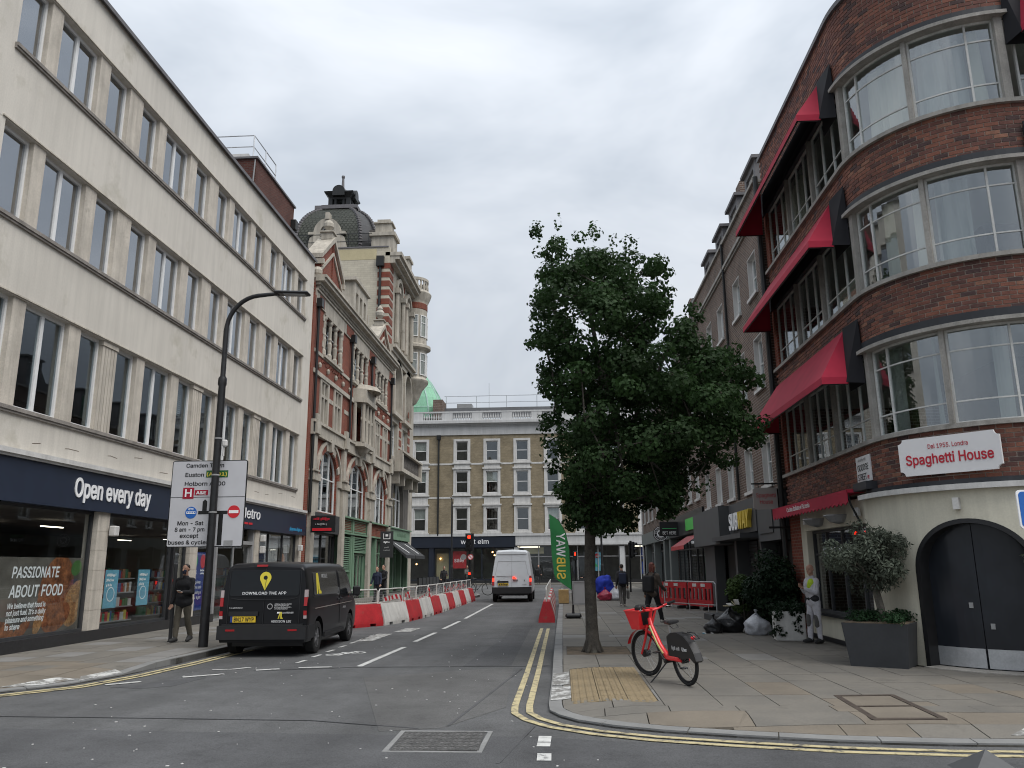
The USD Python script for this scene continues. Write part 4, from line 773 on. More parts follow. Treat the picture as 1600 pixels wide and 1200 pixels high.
for k in range(9):                               # brick and stone stripes on the quoins
    z = 15.9+k*0.62
    MB(TD).box(D0-0.25, D0+0.9, 0.0, 0.03, z+0.22, z+0.62).box(D0-0.262, D0-0.25, -0.8, 0.03, z+0.22, z+0.62).build('brick_stripe', M['red_brick'], dom)
    MB(TD).box(53.75, 54.7, 0.0, 0.03, z+0.22, z+0.62).build('brick_stripe', M['red_brick'], dom)
for k in range(12):
    z = 8.4+k*0.62
    for u in (50.2, 54.25, 57.35):
        if k < 7 or u < 51: MB(TD).box(u-0.45, u+0.3, 0.0, 0.03, z+0.2, z+0.62).build('brick_stripe', M['red_brick'], dom)
for a, e in AR:
    c, r = (a+e)/2, (e-a)/2
    ring = [(c+(r+0.15)*math.cos(t), 14.2+(1.0+0.15)*math.sin(t)) for t in np.linspace(0, math.pi, 20)]
    MB(TD).poly(LineString(ring).buffer(0.16, cap_style='flat'), 0.0, 0.2).build('arch_moulding', M['stone'], dom)
    MB(TD).poly(rect(a-0.3, a, 11.8, 14.2).union(rect(e, e+0.3, 11.8, 14.2)), 0.0, 0.22).box(a-0.4, e+0.4, 0.0, 0.25, 11.55, 11.8).build('surround', M['stone'], dom)
    window(dom, TD, 0, 0, 0, 0, -0.25, (c,), (13.3,), 0.08, 0.08, gm='glass_old', name='arched_window', poly=arch(a, e, 12.0, 14.2, 15.2))
    window(dom, TD, a+0.2, e-0.2, 8.9, 11.2, -0.25, (c,), (10.3,), 0.08, 0.08, gm='glass_old')
for a, e in ((51.8, 53.4), (55.0, 56.6)):
    window(dom, TD, 0, 0, 0, 0, -0.25, ((a+e)/2,), (18.5, 19.6), 0.08, 0.08, gm='glass_old', name='arched_window', poly=arch(a, e, 16.6, 20.2, 21.1))
    for u in (a-0.25, e+0.25): MB(TD).cyl((u, 0.15, 16.5), (u, 0.15, 20.0), 0.17, 0.14, 10).box(u-0.24, u+0.24, 0.0, 0.36, 20.0, 20.35).build('column', M['stone'], dom)
    c = (a+e)/2; ring = [(c+1.0*math.cos(t), 20.2+1.05*math.sin(t)) for t in np.linspace(0, math.pi, 20)]
    MB(TD).poly(LineString(ring).buffer(0.14, cap_style='flat'), 0.0, 0.18).build('arch_moulding', M['stone'], dom)
window(dom, TD, 0, 0, 0, 0, -0.25, (53.5, 54.7), (6.2,), 0.09, 0.09, gm='glass_old', name='arched_window', poly=arch(52.3, 55.9, 4.3, 6.0, 7.6))
MB(TD).box(D0, D1, 0.0, 0.3, 15.5, 15.75).box(D0, D1, 0.0, 0.5, 15.75, 15.95).box(D0, D1, 0.0, 0.2, 15.2, 15.5).build('string_course', M['stone'], dom)
MB(TD).box(D0-0.2, D1, 0.0, 0.35, 21.5, 21.75).box(D0-0.2, D1, 0.0, 0.65, 21.75, 22.0).box(D0-0.25, D1, -0.3, 0.8, 22.0, 22.25).build('cornice', M['stone'], dom)
# balcony
bal = MB(TD).box(51.0, 58.4, 0.0, 0.85, 7.75, 8.0).box(51.0, 51.5, 0.35, 0.85, 8.0, 9.0).box(57.9, 58.4, 0.35, 0.85, 8.0, 9.0).box(51.0, 58.4, 0.4, 0.9, 9.0, 9.12)
for u in (51.4, 53.2, 56.0, 58.0): bal.poly(Polygon([(u-0.2, 7.75), (u+0.2, 7.75), (u+0.1, 7.0), (u-0.1, 7.0)]), 0.0, 0.6)
bal.build('balcony', M['stone'], dom)
bb = MB(TD)
for k in range(26): bb.lathe([(0.05, 0), (0.09, 0.3), (0.05, 0.6), (0.08, 1.0)], (51.7+k*0.24, 0.62, 8.0), 6)
bb.build('balusters', M['stone_dark'], dom)
# round corner turret
tx, ty = -11.05, 58.1
tu = MB().lathe([(0.000, 13.4), (0.315, 13.6), (0.540, 14.0), (0.765, 14.6), (1.170, 15.1), (1.215, 15.3), (1.035, 15.5), (1.035, 17.6), (1.35, 17.75), (1.35, 17.95), (1.035, 18.1), (1.035, 21.3), (1.125, 21.5), (1.260, 21.8), (1.350, 22.1), (1.215, 22.3), (1.035, 22.3)], (tx, ty, 0), 24)
tu.lathe([(0.990, 23.1), (1.125, 23.1), (1.125, 23.3), (0.945, 23.3)], (tx, ty, 0), 24)
tu.build('turret', M['stone'], dom, smooth=35)
tb = MB()
for k in range(22): a = 2*math.pi*k/22; tb.lathe([(0.06, 22.3), (0.1, 22.6), (0.06, 22.9), (0.09, 23.1)], (tx+1.03*math.cos(a), ty+1.03*math.sin(a), 0), 6)
tb.build('turret_balusters', M['stone'], dom)
for zc in (16.55, 19.5):
    for ang in (-75, -35, 5): 
        c, s_ = math.cos(math.radians(ang)), math.sin(math.radians(ang))
        TT = frame_map((tx+1.015*c, ty+1.015*s_, 0), (-s_, c, 0), (c, s_, 0), True)
        window(dom, TT, -0.28, 0.28, zc-0.9, zc+0.8, 0.07, (), (zc+0.2,), 0.06, 0.08, gm='glass_old')
MB().lathe([(1.04, 20.8), (1.065, 20.85), (1.065, 21.25), (1.04, 21.3)], (tx, ty, 0), 24).build('brick_band', M['red_brick'], dom)
# block-shaped chimney and pedestals on the parapet
MB().box(-12.5, -11.0, 50.0, 51.3, 22.25, 23.6).box(-12.65, -10.85, 49.85, 51.45, 23.6, 23.85).box(-12.3, -11.2, 50.2, 51.1, 23.85, 24.6).box(-12.4, -11.1, 50.1, 51.2, 24.6, 24.7).box(-12.2, -11.3, 50.3, 51.0, 24.7, 24.95).build('parapet_block', M['stone'], dom)
MB().box(-11.9, -10.9, 55.0, 56.2, 22.25, 23.9).box(-12.0, -10.8, 54.9, 56.3, 23.9, 24.1).build('parapet_block', M['stone'], dom)
MB().box(-12.9, -12.4, 51.6, 52.4, 22.3, 24.6).box(-13.0, -12.3, 51.5, 52.5, 24.6, 24.75).build('chimney', M['stone_dark'], dom)
# slate dome: square plan with bulging sides, laid with single slates
cx, cy, zb = -15.75, 53.9, 22.3
PROF = [(3.0, 0.0), (3.12, 0.7), (3.15, 1.4), (3.08, 2.1), (2.92, 2.75), (2.65, 3.35), (2.3, 3.85), (1.9, 4.25), (1.55, 4.5), (1.35, 4.62)]
pr_ = np.array(PROF); tcum = np.r_[0, np.cumsum(np.hypot(*np.diff(pr_, axis=0).T))]
def prof(t): return np.interp(t, tcum, pr_[:, 0]), np.interp(t, tcum, pr_[:, 1])
db = MB(); ch = lambda r: [(r, -r*0.72), (r, r*0.72), (r*0.72, r), (-r*0.72, r), (-r, r*0.72), (-r, -r*0.72), (-r*0.72, -r), (r*0.72, -r)]
rows_ = [[(cx+x, cy+y, zb+z) for x, y in ch(r-0.04)] for r, z in PROF]
for i in range(len(rows_)-1):
    for k in range(8): db.quad(rows_[i][k], rows_[i][(k+1) % 8], rows_[i+1][(k+1) % 8], rows_[i+1][k])
db.add(np.array(rows_[-1]), [[0, k, k+1] for k in range(1, 7)])
dome_o = db.build('dome', M['slate_dark'], dom)
sl = MB(); rs = random.Random(2)
for (nx, ny) in ((1, 0), (0, -1)):
    t = 0.0; row = 0
    while t < tcum[-1]-0.1:
        (r0, z0), (r1, z1) = prof(t), prof(min(t+0.34, tcum[-1])); w = 0.26
        n = int(2*r0*0.72/w)
        for k in range(n+1):
            s0 = -r0*0.72+(k+(row % 2)*0.5)*w*(2*r0*0.72/(n*w+1e-6))
            if s0 > r0*0.72-0.06: continue
            P = lambda s, r, z, o=0.0: (cx+(nx*(r+o) if nx else s), cy+(ny*(r+o) if ny else s), zb+z)
            o = 0.03+0.015*rs.random()
            zt = z0+(z1-z0)*0.35; rt_ = r0+(r1-r0)*0.35
            v = [P(s0+0.01, rt_, zt, o), P(s0+w/2, r0, z0, o+0.01), P(s0+w-0.01, rt_, zt, o), P(s0+w-0.01, r1, z1, 0.002), P(s0+0.01, r1, z1, 0.002)]
            sl.add(v, [[0, 1, 2], [0, 2, 3], [0, 3, 4]])
        t += 0.21; row += 1
sl.build('dome_slates', M['slate'], dome_o, kind='stuff')
hp = MB()
for sx, sy in ((1, -0.72), (0.72, -1), (1, 0.72), (-0.72, -1)):   # lead roll along each hip
    pts = [(cx+sx*r, cy+sy*r, zb+z) for r, z in PROF]; hp.tube(pts, 0.09, 6)
    for i in range(0, 24): 
        r, z = prof(tcum[-1]*i/24); hp.rbox((cx+sx*r*1.015, cy+sy*r*1.015, zb+z), (0.2, 0.2, 0.12), Rz(45))
hp.build('hip_rolls', M['lead'], dome_o)
MB().box(cx-1.55, cx+1.55, cy-1.55, cy+1.55, zb+4.6, zb+4.85).box(cx-1.2, cx+1.2, cy-1.2, cy+1.2, zb+4.85, zb+5.05).build('dome_kerb', M['lead'], dom)
# timber and lead lantern with spike
lan = MB()
for sx in (-1, 1):
    for sy in (-1, 1): lan.box(cx+sx*0.66-0.15, cx+sx*0.66+0.15, cy+sy*0.66-0.15, cy+sy*0.66+0.15, zb+5.05, zb+5.75)
for a, b in ((-0.3, -0.66), (0.3, -0.66), (-0.3, 0.66), (0.3, 0.66), (0.66, -0.3), (0.66, 0.3), (-0.66, 0.3), (-0.66, -0.3)): lan.box(cx+a-0.08, cx+a+0.08, cy+b-0.08, cy+b+0.08, zb+5.05, zb+5.75)
for r0, r1, z0, z1 in ((0.74, 0.78, 5.7, 5.85), (0.80, 1.02, 5.85, 6.1), (1.05, 1.08, 6.1, 6.2)):
    v = [[cx+sx*r, cy+sy*r, zb+z] for r, z in ((r0, z0), (r1, z1)) for sx, sy in ((-1, -1), (1, -1), (1, 1), (-1, 1))]; lan.add(v, BOXF)
TLn = frame_map((cx, cy-0.78, 0), (1.0, 0, 0), (0, -1.0, 0), True)
lan2 = MB(TLn).poly(arch(-0.45, 0.45, zb+5.85, zb+6.2, zb+6.65), -0.5, 0.32)
v, f = lan2.arrays(); lan.add(v, f)
TLn = frame_map((cx+0.78, cy, 0), (0, 1.0, 0), (1.0, 0, 0), True); v, f = MB(TLn).poly(arch(-0.45, 0.45, zb+5.85, zb+6.2, zb+6.65), -0.5, 0.32).arrays(); lan.add(v, f)
lan.build('lantern', M['iron'], dom)
MB().lathe([(0.9, 6.2), (0.75, 6.4), (0.4, 6.65), (0.17, 6.85), (0.11, 7.0), (0.10, 7.2), (0.08, 7.7), (0.12, 7.75), (0.12, 7.9), (0.0, 7.95)], (cx, cy, zb), 16).build('spike', M['lead'], dom)
# stone dormer in the dome
TDm = frame_map((cx, cy-3.15, 0), (1.0, 0, 0), (0, -1.0, 0), True)
MB(TDm).poly(arch(-0.95, 0.95, zb, zb+1.9, zb+3.0).difference(arch(-0.5, 0.5, zb+0.9, zb+1.9, zb+2.5)), -0.9, 0.25).poly(Polygon([(-1.6, zb), (-0.9, zb), (-0.9, zb+1.8), (-1.2, zb+1.6)]), -0.3, 0.2).poly(Polygon([(1.6, zb), (0.9, zb), (0.9, zb+1.8), (1.2, zb+1.6)]), -0.3, 0.2).box(-1.3, -0.9, -0.3, 0.3, zb+1.8, zb+1.98).box(0.9, 1.3, -0.3, 0.3, zb+1.8, zb+1.98).box(-0.14, 0.14, -0.2, 0.32, zb+2.9, zb+3.4).build('dome_dormer', M['stone'], dom)
window(dom, TDm, 0, 0, 0, 0, 0.0, (), (zb+1.7,), 0.07, 0.08, gm='glass_old', poly=arch(-0.5, 0.5, zb+0.9, zb+1.9, zb+2.5))
MB(TDm).box(-1.75, -1.35, -0.9, -0.1, zb, zb+1.9).box(1.35, 1.75, -0.9, -0.1, zb, zb+1.9).build('copper_cheek', M['copper_pale'], dom)
rl = MB()
for x in (-18.5, -16.8, -14.0, -12.6): rl.cyl((x, D0-0.1, 22.6), (x, D0-0.1, 23.7), 0.03, n=5)
for z in (23.15, 23.7): rl.cyl((-18.9, D0-0.1, z), (-12.4, D0-0.1, z), 0.03, n=5)
rl.build('roof_rail', M['iron'], dom)
# ground floor: green fascia wrapping the corner, two black awnings
g = MB(TD).box(50.2, 57.4, -0.3, 0.22, 3.45, 4.15).box(50.2, 57.6, 0.22, 0.32, 4.15, 4.22)
for u in (50.3, 52.4, 55.0, 57.3): g.box(u-0.12, u+0.12, -0.3, 0.1, 0.12, 3.45)
gf = g.build('green_fascia', M['green_paint'], dom)
strokes(53.0, 3.68, 3.2, 0.26, M['green_dark'], gf, TD, 0.221, 9)
window(dom, TD, 50.4, 57.2, 0.3, 3.4, -0.1, (52.4, 53.5, 54.2, 55.0, 56.2), (2.6,), 0.08, 0.08, 'green_paint', 'glass_shop', 'shop_window')
M['amber'] = emit('cafe_lamp', (1.0, 0.55, 0.2), 3.0)
for u0, u1 in ((50.4, 53.6), (53.75, 57.2)):
    aw = MB(TD); aw.add([[u0, 0.1, 3.4], [u1, 0.1, 3.4], [u1, 1.35, 2.45], [u0, 1.35, 2.45], [u0, 1.35, 2.25], [u1, 1.35, 2.25], [u0, 0.1, 3.36], [u1, 0.1, 3.36]], [[0, 1, 2, 3], [3, 2, 5, 4], [6, 7, 5, 4]])
    aw.add([[u0, 0.1, 3.4], [u0, 1.35, 2.45], [u0, 1.35, 2.25], [u1, 0.1, 3.4], [u1, 1.35, 2.45], [u1, 1.35, 2.25]], [[0, 1, 2], [3, 5, 4]])
    a_ = aw.build('black_awning', M['charcoal'], dom)
    sw = MB(TD); r = random.Random(int(u0)); 
    for k in range(9): t = k/9; sw.rbox((u0+1.2+0.08*k, 0.42+0.09*k, 3.16-0.068*k+0.02), (0.16+0.06*r.random(), 0.12, 0.02), Rx(-37)@Rz(-38))
    sw.build('white_script', M['white_letter'], a_)

# ================================================================ tan brick terrace across the end of the street
end = thing('tan_brick_terrace', 'tan brick terrace with white sash windows and balustrade across the end of the street', 'building')
E0, E1 = -34.0, 36.0
wins_e = []; c0 = -10.0
ucs = [-20.5, -17.4, -14.2]+[c0+3.04*k for k in range(0, 15)]
rowsE = ((5.03, 7.5), (8.75, 11.15), (11.98, 14.22))
hl = [rect(u-0.62, u+0.62, z0+0.12, z1-0.08) for u in ucs for z0, z1 in rowsE]
MB(TE).poly(rect(E0, E1, 4.85, 14.75).difference(unary_union(hl)), -0.35, 0.0).build('wall', M['stock_brick'], end)
MB(TE).box(E0, E1, -4.0, -3.9, 0.1, 16.5).build('inner_wall', M['room'], end)
fl = MB(TE)
for z in (4.5, 8.0, 11.4): fl.box(E0, E1, -3.9, -0.36, z, z+0.2)
fl.build('floor_slabs', M['room'], end)
rb = random.Random(4)
for u in ucs:
    for z0, z1 in rowsE:
        s = MB(TE).poly(rect(u-0.85, u+0.85, z0-0.05, z1+0.12).difference(rect(u-0.6, u+0.6, z0+0.14, z1-0.1)), 0.0, 0.07)
        s.box(u-0.95, u+0.95, 0.0, 0.16, z0-0.17, z0-0.05)
        if z1 < 14: s.box(u-0.95, u+0.95, 0.0, 0.18, z1+0.12, z1+0.28).box(u-0.8, u+0.8, 0.0, 0.03, z1+0.28, z1+0.9)
        s.build('window_surround', M['white_trim'], end)
        w = window(end, TE, u-0.6, u+0.6, z0+0.14, z1-0.1, -0.10, (), ((z0+z1)/2+0.05,), 0.08, 0.07, gm='glass_old', bar=0.09)
        if rb.random() < 0.45: MB(TE).box(u-0.52, u+0.52, -0.2, -0.19, (z0+z1)/2+0.2*rb.random(), z1-0.15).build('blind', M['white_trim'], end)
for z in (8.35, 11.72): MB(TE).box(E0, E1, 0.0, 0.025, z, z+0.17).build('string_course', M['white_trim'], end)
M['grey_white'] = mat('grey_white_stucco', (0.47, 0.47, 0.465), 0.75, 0.08, 1, streak=0.12)
MB(TE).box(E0, E1, 0.0, 0.10, 14.75, 15.75).box(E0, E1, 0.0, 0.28, 15.75, 15.9).box(E0, E1, -0.2, 0.55, 15.9, 16.15).box(E0, E1, -0.2, 0.2, 16.15, 16.32).box(E0, E1, 0.0, 0.18, 4.62, 4.85).build('cornice', M['grey_white'], end)
dn = MB(TE); u = E0
while u < 14: dn.box(u, u+0.12, 0.10, 0.22, 15.6, 15.74); u += 0.24
dn.build('dentils', M['grey_white'], end, kind='stuff')
ba = MB(TE).box(E0, E1, -0.1, 0.16, 17.05, 17.2); bl = MB(TE)
for k in range(-8, 12):
    a = c0+k*3.04-0.95; 
    ba.box(a+1.95, a+3.04, -0.08, 0.14, 16.32, 17.05)
    for j in range(8): bl.lathe([(0.06, 0), (0.06, 0.08), (0.10, 0.25), (0.05, 0.55), (0.07, 0.73)], (a+0.12+j*0.245, 0.03, 16.32), 6)
ba.build('parapet', M['grey_white'], end); bl.build('balusters', M['grey_white'], end, kind='stuff')
MB(TE).add([[-12.2, -0.6, 16.6], [E1, -0.6, 16.6], [E1, -2.2, 18.0], [-12.2, -2.2, 18.0], [-12.2, -8, 18.0], [E1, -8, 18.0]], [[0, 1, 2, 3], [3, 2, 5, 4]]).build('roof', M['slate_dark'], end)
MB(TE).box(-13.1, -12.1, -3, -0.5, 16.3, 18.6).build('party_wall', M['brown_brick_x'], end)
MB(TE).box(-11.0, -9.4, -5, -3.5, 18.0, 18.7).box(1.2, 2.9, -5, -3.5, 18.0, 18.9).build('roof_housing', M['grey'], end)
rl = MB(TE)
for k in range(10): rl.cyl((-12+k*3.2, -2.4, 17.9), (-12+k*3.2, -2.4, 19.3), 0.035, n=5)
for z in (18.6, 19.3): rl.cyl((-12.2, -2.4, z), (17, -2.4, z), 0.03, n=5)
rl.cyl((-7.5, -3, 18), (-7.5, -3, 20.8), 0.02, n=5); rl.build('roof_rail', M['steel'], end)
for u in (-12.35, 26.0): MB(TE).cyl((u, 0.12, 4.7), (u, 0.12, 14.6), 0.09, n=8).box(u-0.2, u+0.2, 0, 0.3, 14.3, 14.75).build('drainpipe', M['iron'], end)
# shop fronts of the terrace
fe = MB(TE).box(-20, -4.65, -0.3, 0.12, 3.55, 4.6).build('dark_fascia', M['navy_dark'], end)
text('west elm', 0.46, M['white_letter'], 'lettering', fe, TE, -10.05, 0.12, 3.88, 0.02, width=2.75)
fw_ = MB(TE).box(-4.65, E1, -0.3, 0.10, 3.9, 4.6).box(-4.65, E1, -0.3, 0.22, 3.7, 3.9).build('pale_fascia', M['grey_white'], end)
for u in (-20, -16.4, -13.2, -4.8, 5.5, 9.0): MB(TE).box(u, u+0.45, -0.3, 0.06, 0.12, 3.55).build('shop_pier', M['navy_dark'] if u < -5 else M['grey_white'], end)
window(end, TE, -15.95, -13.2, 0.4, 3.55, -0.2, (), (), 0.1, 0.1, 'navy_dark', 'glass_shop', 'shop_window'); window(end, TE, -12.75, -4.8, 0.4, 3.55, -0.2, (-11.2, -8.0), (), 0.1, 0.1, 'navy_dark', 'glass_shop', 'shop_window')
window(end, TE, -4.3, 5.5, 0.15, 3.7, -0.2, (-2.4, -0.6, 1.4, 3.4), (2.6,), 0.09, 0.1, 'grey', 'glass_shop', 'shop_window'); window(end, TE, 5.95, 9.0, 0.15, 3.7, -0.2, (7.5,), (2.6,), 0.09, 0.1, 'grey', 'glass_shop', 'shop_window')
MB(TE).box(-20, E1, -0.35, 0.04, 0.1, 0.4).build('plinth', M['plinth'], end)
b = MB(TE).box(-10.9, -9.55, -0.45, -0.43, 1.55, 3.2).build('red_sale_poster', M['red_plastic'], end); text('sale', 0.42, M['white_letter'], 'lettering', b, TE, -10.75, -0.428, 2.15, 0.01, width=0.95)
MB(TE).box(-5.9, -4.9, -1.2, -0.9, 0.6, 2.5).build('white_display', M['room_light'], end); MB(TE).box(-12.6, -11.4, -1.2, -1.0, 0.5, 3.0).build('ochre_panel', M['ochre_render'], end)
bb_ = MB(TE).box(2.2, 3.7, -0.34, -0.32, 1.2, 3.0).build('blue_poster', M['poster_blue'], end); MB(TE).poly(Point(3.3, 2.65).buffer(0.22), -0.32, -0.315).build('red_spot', M['sign_red'], bb_); MB(TE).poly(Polygon([(2.5, 1.6), (3.4, 1.6), (2.9, 2.2)]), -0.32, -0.315).build('printed_shape', M['print_green'], bb_)
for z in (0.9, 2.3): MB(TE).box(7.6, 9.1, -0.34, -0.32, z, z+1.15).build('navy_poster', M['poster_navy'], end)
lp = MB(TE).box(-4.5, -2.3, -0.5, -0.4, 3.5, 3.58).box(6.9, 9.2, -0.5, -0.4, 3.5, 3.58).build('strip_light', M['tube'], end)
MB(TE).box(-3.9, -1.9, -0.45, -0.4, 2.9, 3.5).build('ochre_panel', M['ochre_render'], end)
sp = MB()
for (x, z) in ((-12.9, 2.9), (-12.2, 2.5), (-7.0, 3.1), (-6.8, 2.8), (-14.6, 2.0)): sp.lathe([(0.0, -0.1), (0.1, 0), (0.0, 0.1)], (x, 80.9, z), 8)
sp.build('shop_lamps', M['amber'], end)
# green copper dome standing behind it
cd = thing('green_copper_dome', 'green copper dome on the roof behind the tan terrace', 'dome')
mb = MB(); P2 = [(4.0, 0), (3.9, 1.2), (3.55, 2.4), (3.0, 3.6), (2.2, 5.0), (1.1, 6.3), (0.3, 7.0)]
R2 = [[(-16.6+x, 85.5+y, 16.9+z) for x, y in ch(r)] for r, z in P2]
for i in range(len(R2)-1):
    for k in range(8): mb.quad(R2[i][k], R2[i][(k+1) % 8], R2[i+1][(k+1) % 8], R2[i+1][k])
mb.build('roof_sheet', M['copper'], cd)
sm = MB()
for k in range(8): sm.tube([R2[i][k] for i in range(len(R2))], 0.07, 5)
for i in (1, 3): sm.tube([R2[i][k] for k in range(8)], 0.03, 4, closed=True)
sm.build('seams', M['copper_pale'], cd)
MB().box(-20, -12.8, 82, 89, 15, 16.9).build('base', M['stone'], cd); MB().lathe([(0.5, 0), (0.3, 0.6), (0.1, 1.6), (0, 1.8)], (-16.6, 85.5, 23.8), 8).build('finial', M['copper'], cd)

# ================================================================ right: curved red brick corner restaurant
RC, CX, CY = 2.15, 7.7, 14.55
SA = RC*math.pi/2
def TC_(v):
    s, d, z = v[:, 0], v[:, 1], v[:, 2]
    th = np.clip(s, 0, SA)/RC; r = RC+d
    x = CX-r*np.cos(th); y = CY-r*np.sin(th)
    x = x+np.where(s > SA, s-SA, 0); y = y+np.where(s < 0, -s, 0)
    return np.c_[x, y, z]
TC_.flip = True
S0, S1 = -5.75, 9.0
def sweep(mb, s0, s1, d0, d1, z0, z1, step=0.16):
    for a, e in ((s0, min(0, s1)), (max(0, s0), min(SA, s1)), (max(SA, s0), s1)):
        if e > a+1e-6: mb.box(a, e, d0, d1, z0, z1, max(2, int((e-a)/step)) if 0 <= a < SA-1e-6 else 1)
    return mb
def strips(mb, g, d0, d1, step=0.12):
    x0, _, x1, _ = g.bounds; n = max(1, int((x1-x0)/step))
    for i in range(n): mb.poly(g.intersection(sbox(x0+(x1-x0)*i/n, -1, x0+(x1-x0)*(i+1)/n, 20)), d0, d1)
    return mb
rest = thing('corner_restaurant', 'curved red brick corner restaurant with cream ground floor and red awnings', 'building')
BANDS = ((2.97, 3.78), (5.60, 6.47), (8.28, 9.13), (10.98, 12.35))
mortar = mat('brick_mortar', (0.34, 0.285, 0.24), 0.95, 0.2, 3)
mw = MB(TC_)
for z0, z1 in BANDS: sweep(mw, S0, S1, -0.25, -0.010, z0, z1)
mw.build('wall', mortar, rest)
TONES = ((0.185, 0.072, 0.047), (0.152, 0.060, 0.042), (0.122, 0.051, 0.039), (0.090, 0.042, 0.035), (0.062, 0.035, 0.033), (0.215, 0.100, 0.065))
bmats = [mat('brick_tone_%d' % i, c, 0.85, 0.22, 6, 60, 0.35, 70, stain=((0.075, 0.03, 0.024), 2.2, 0.60)) for i, c in enumerate(TONES)]
rb = random.Random(7); bricks = []
for z0, z1 in BANDS:
    nrow = int(round((z1-z0)/0.075)); h = (z1-z0)/nrow
    for r in range(nrow):
        s = S0+(0.1125 if r % 2 else 0.0)
        while s < S1-0.05:
            e = min(s+0.225, S1); bricks.append((s+0.008, e-0.008, z0+r*h+0.0075, z0+(r+1)*h-0.0075, rb.random())); s = e
def near_key(b):
    p = TC_(np.array([[(b[0]+b[1])/2, 0, b[2]]]))[0]; vis = -0.3 < b[0] < 3.3
    return (0 if vis else 50)+np.linalg.norm(p-EYE)
bricks.sort(key=near_key)
pick = lambda t: 0 if t < .22 else 1 if t < .47 else 2 if t < .70 else 3 if t < .85 else 4 if t < .93 else 5
rest_b = [MB(TC_) for _ in TONES]
for i, (a, e, z0, z1, t) in enumerate(bricks):
    proud = 0.004*((t*97) % 1)
    if i < 290: MB(TC_).box(a, e, -0.02, proud, z0, z1).build('brick', bmats[pick(t)], rest)
    else: rest_b[pick(t)].box(a, e, -0.02, proud, z0, z1)
for k, m in enumerate(rest_b): m.build('brickwork', bmats[k], rest, kind='stuff')
# concrete sills and hoods, black bands
M['concrete'] = mat('painted_concrete', (0.30, 0.285, 0.26), 0.8, 0.2, 3, 40, streak=0.2, stain=((0.16, 0.15, 0.13), 4, 0.62)); M['black_band'] = mat('black_band', (0.02, 0.022, 0.026), 0.5, 0.2, 3)
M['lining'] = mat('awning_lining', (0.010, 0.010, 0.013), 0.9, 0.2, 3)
FL = ((3.85, 5.40), (6.54, 8.09), (9.20, 10.75))
for z0, z1 in FL:
    sweep(MB(TC_), S0, S1, -0.2, 0.07, z0-0.075, z0-0.001).build('window_sill', M['concrete'], rest)
    sweep(MB(TC_), 0.05, SA-0.02, -0.15, 0.13, z1, z1+0.065).build('window_hood', M['concrete'], rest)
    sweep(MB(TC_), S0, S1, -0.2, 0.035, z1+0.086, z1+0.215).build('black_band', M['black_band'], rest)
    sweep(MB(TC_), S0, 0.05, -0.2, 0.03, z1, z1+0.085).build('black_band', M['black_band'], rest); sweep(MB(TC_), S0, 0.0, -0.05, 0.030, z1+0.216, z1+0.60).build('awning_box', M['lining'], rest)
sweep(MB(TC_), S0, S1, -0.3, 0.06, 12.35, 12.45).build('coping', M['lead'], rest)
sweep(MB(TC_), -0.25, S1, -0.2, 0.10, 2.885, 2.97).build('black_band', M['black_band'], rest)
# floors, back wall and curtains
pl = [tuple(p[:2]) for p in TC_(np.array([[s, -0.26, 0] for s in [S0]+list(np.linspace(0, SA, 12))+[S1]]))]
foot = Polygon(pl+[(pl[-1][0], 20.3)])
fl = MB()
for z in (2.95, 5.5, 8.2, 10.9): fl.slab(foot, z, z+0.12)
fl.slab(foot, 12.0, 12.2); fl.build('floor_slabs', M['room_light'], rest)
MB().slab(foot.buffer(-2.6).difference(foot.buffer(-2.75)), 0.1, 12.0).build('inner_wall', M['room'], rest)
def sheer(name, col):
    return usdkit.material(stage, '/World/Looks/'+name, {'d': ('principled_bsdf', {'base_color': col, 'roughness': 0.9}), 't': ('translucent_bsdf', {'color': col}), 'm': ('mix_closure', {'fac': 0.35})}, [('d.BSDF', 'm.closure1'), ('t.BSDF', 'm.closure2')], surface='m.closure')
M['curtain'] = sheer('cream_curtain', (0.80, 0.77, 0.66)); M['curtain_grey'] = sheer('grey_curtain', (0.50, 0.52, 0.50))
def curtain(s0, s1, z0, z1, d, m, amp=0.03):
    n = int((s1-s0)/0.03); v = []; f = []
    for i in range(n+1):
        s = s0+(s1-s0)*i/n; dd = d+amp*math.sin(s*26)+amp*0.5*math.sin(s*57+1)
        for k in range(4): v.append([s+0.02*k*math.sin(s*9), dd+0.01*k, z1+(z0-z1)*k/3])
    for i in range(n):
        for k in range(3): f.append([i*4+k, (i+1)*4+k, (i+1)*4+k+1, i*4+k+1])
    MB(TC_).add(v, f).build('curtain', m, rest, smooth=True)
D = math.radians
curtain(RC*D(17), RC*D(46), 9.22, 10.74, -0.34, M['curtain']); curtain(RC*D(49), RC*D(62), 9.22, 10.74, -0.36, M['curtain_grey']); curtain(RC*D(60), RC*D(74), 9.22, 10.74, -0.5, M['curtain_grey']); curtain(RC*D(74), RC*D(81), 9.22, 10.74, -0.34, M['curtain'])
curtain(RC*D(18), RC*D(25), 6.56, 8.08, -0.34, M['curtain']); curtain(RC*D(37), RC*D(46), 6.56, 8.08, -0.34, M['curtain']); curtain(RC*D(49), RC*D(66), 6.56, 8.08, -0.4, M['curtain_grey'])
curtain(RC*D(8), RC*D(21), 3.87, 5.39, -0.34, M['curtain_grey']); curtain(RC*D(66), RC*D(73), 3.87, 5.39, -0.34, M['curtain_grey']); curtain(RC*D(37), RC*D(40), 3.87, 5.39, -0.34, M['curtain_grey'], 0.05)
curtain(-1.6, -0.5, 6.56, 7.2, -0.3, M['curtain']); curtain(-4.9, -3.2, 9.22, 10.7, -0.3, M['curtain'])
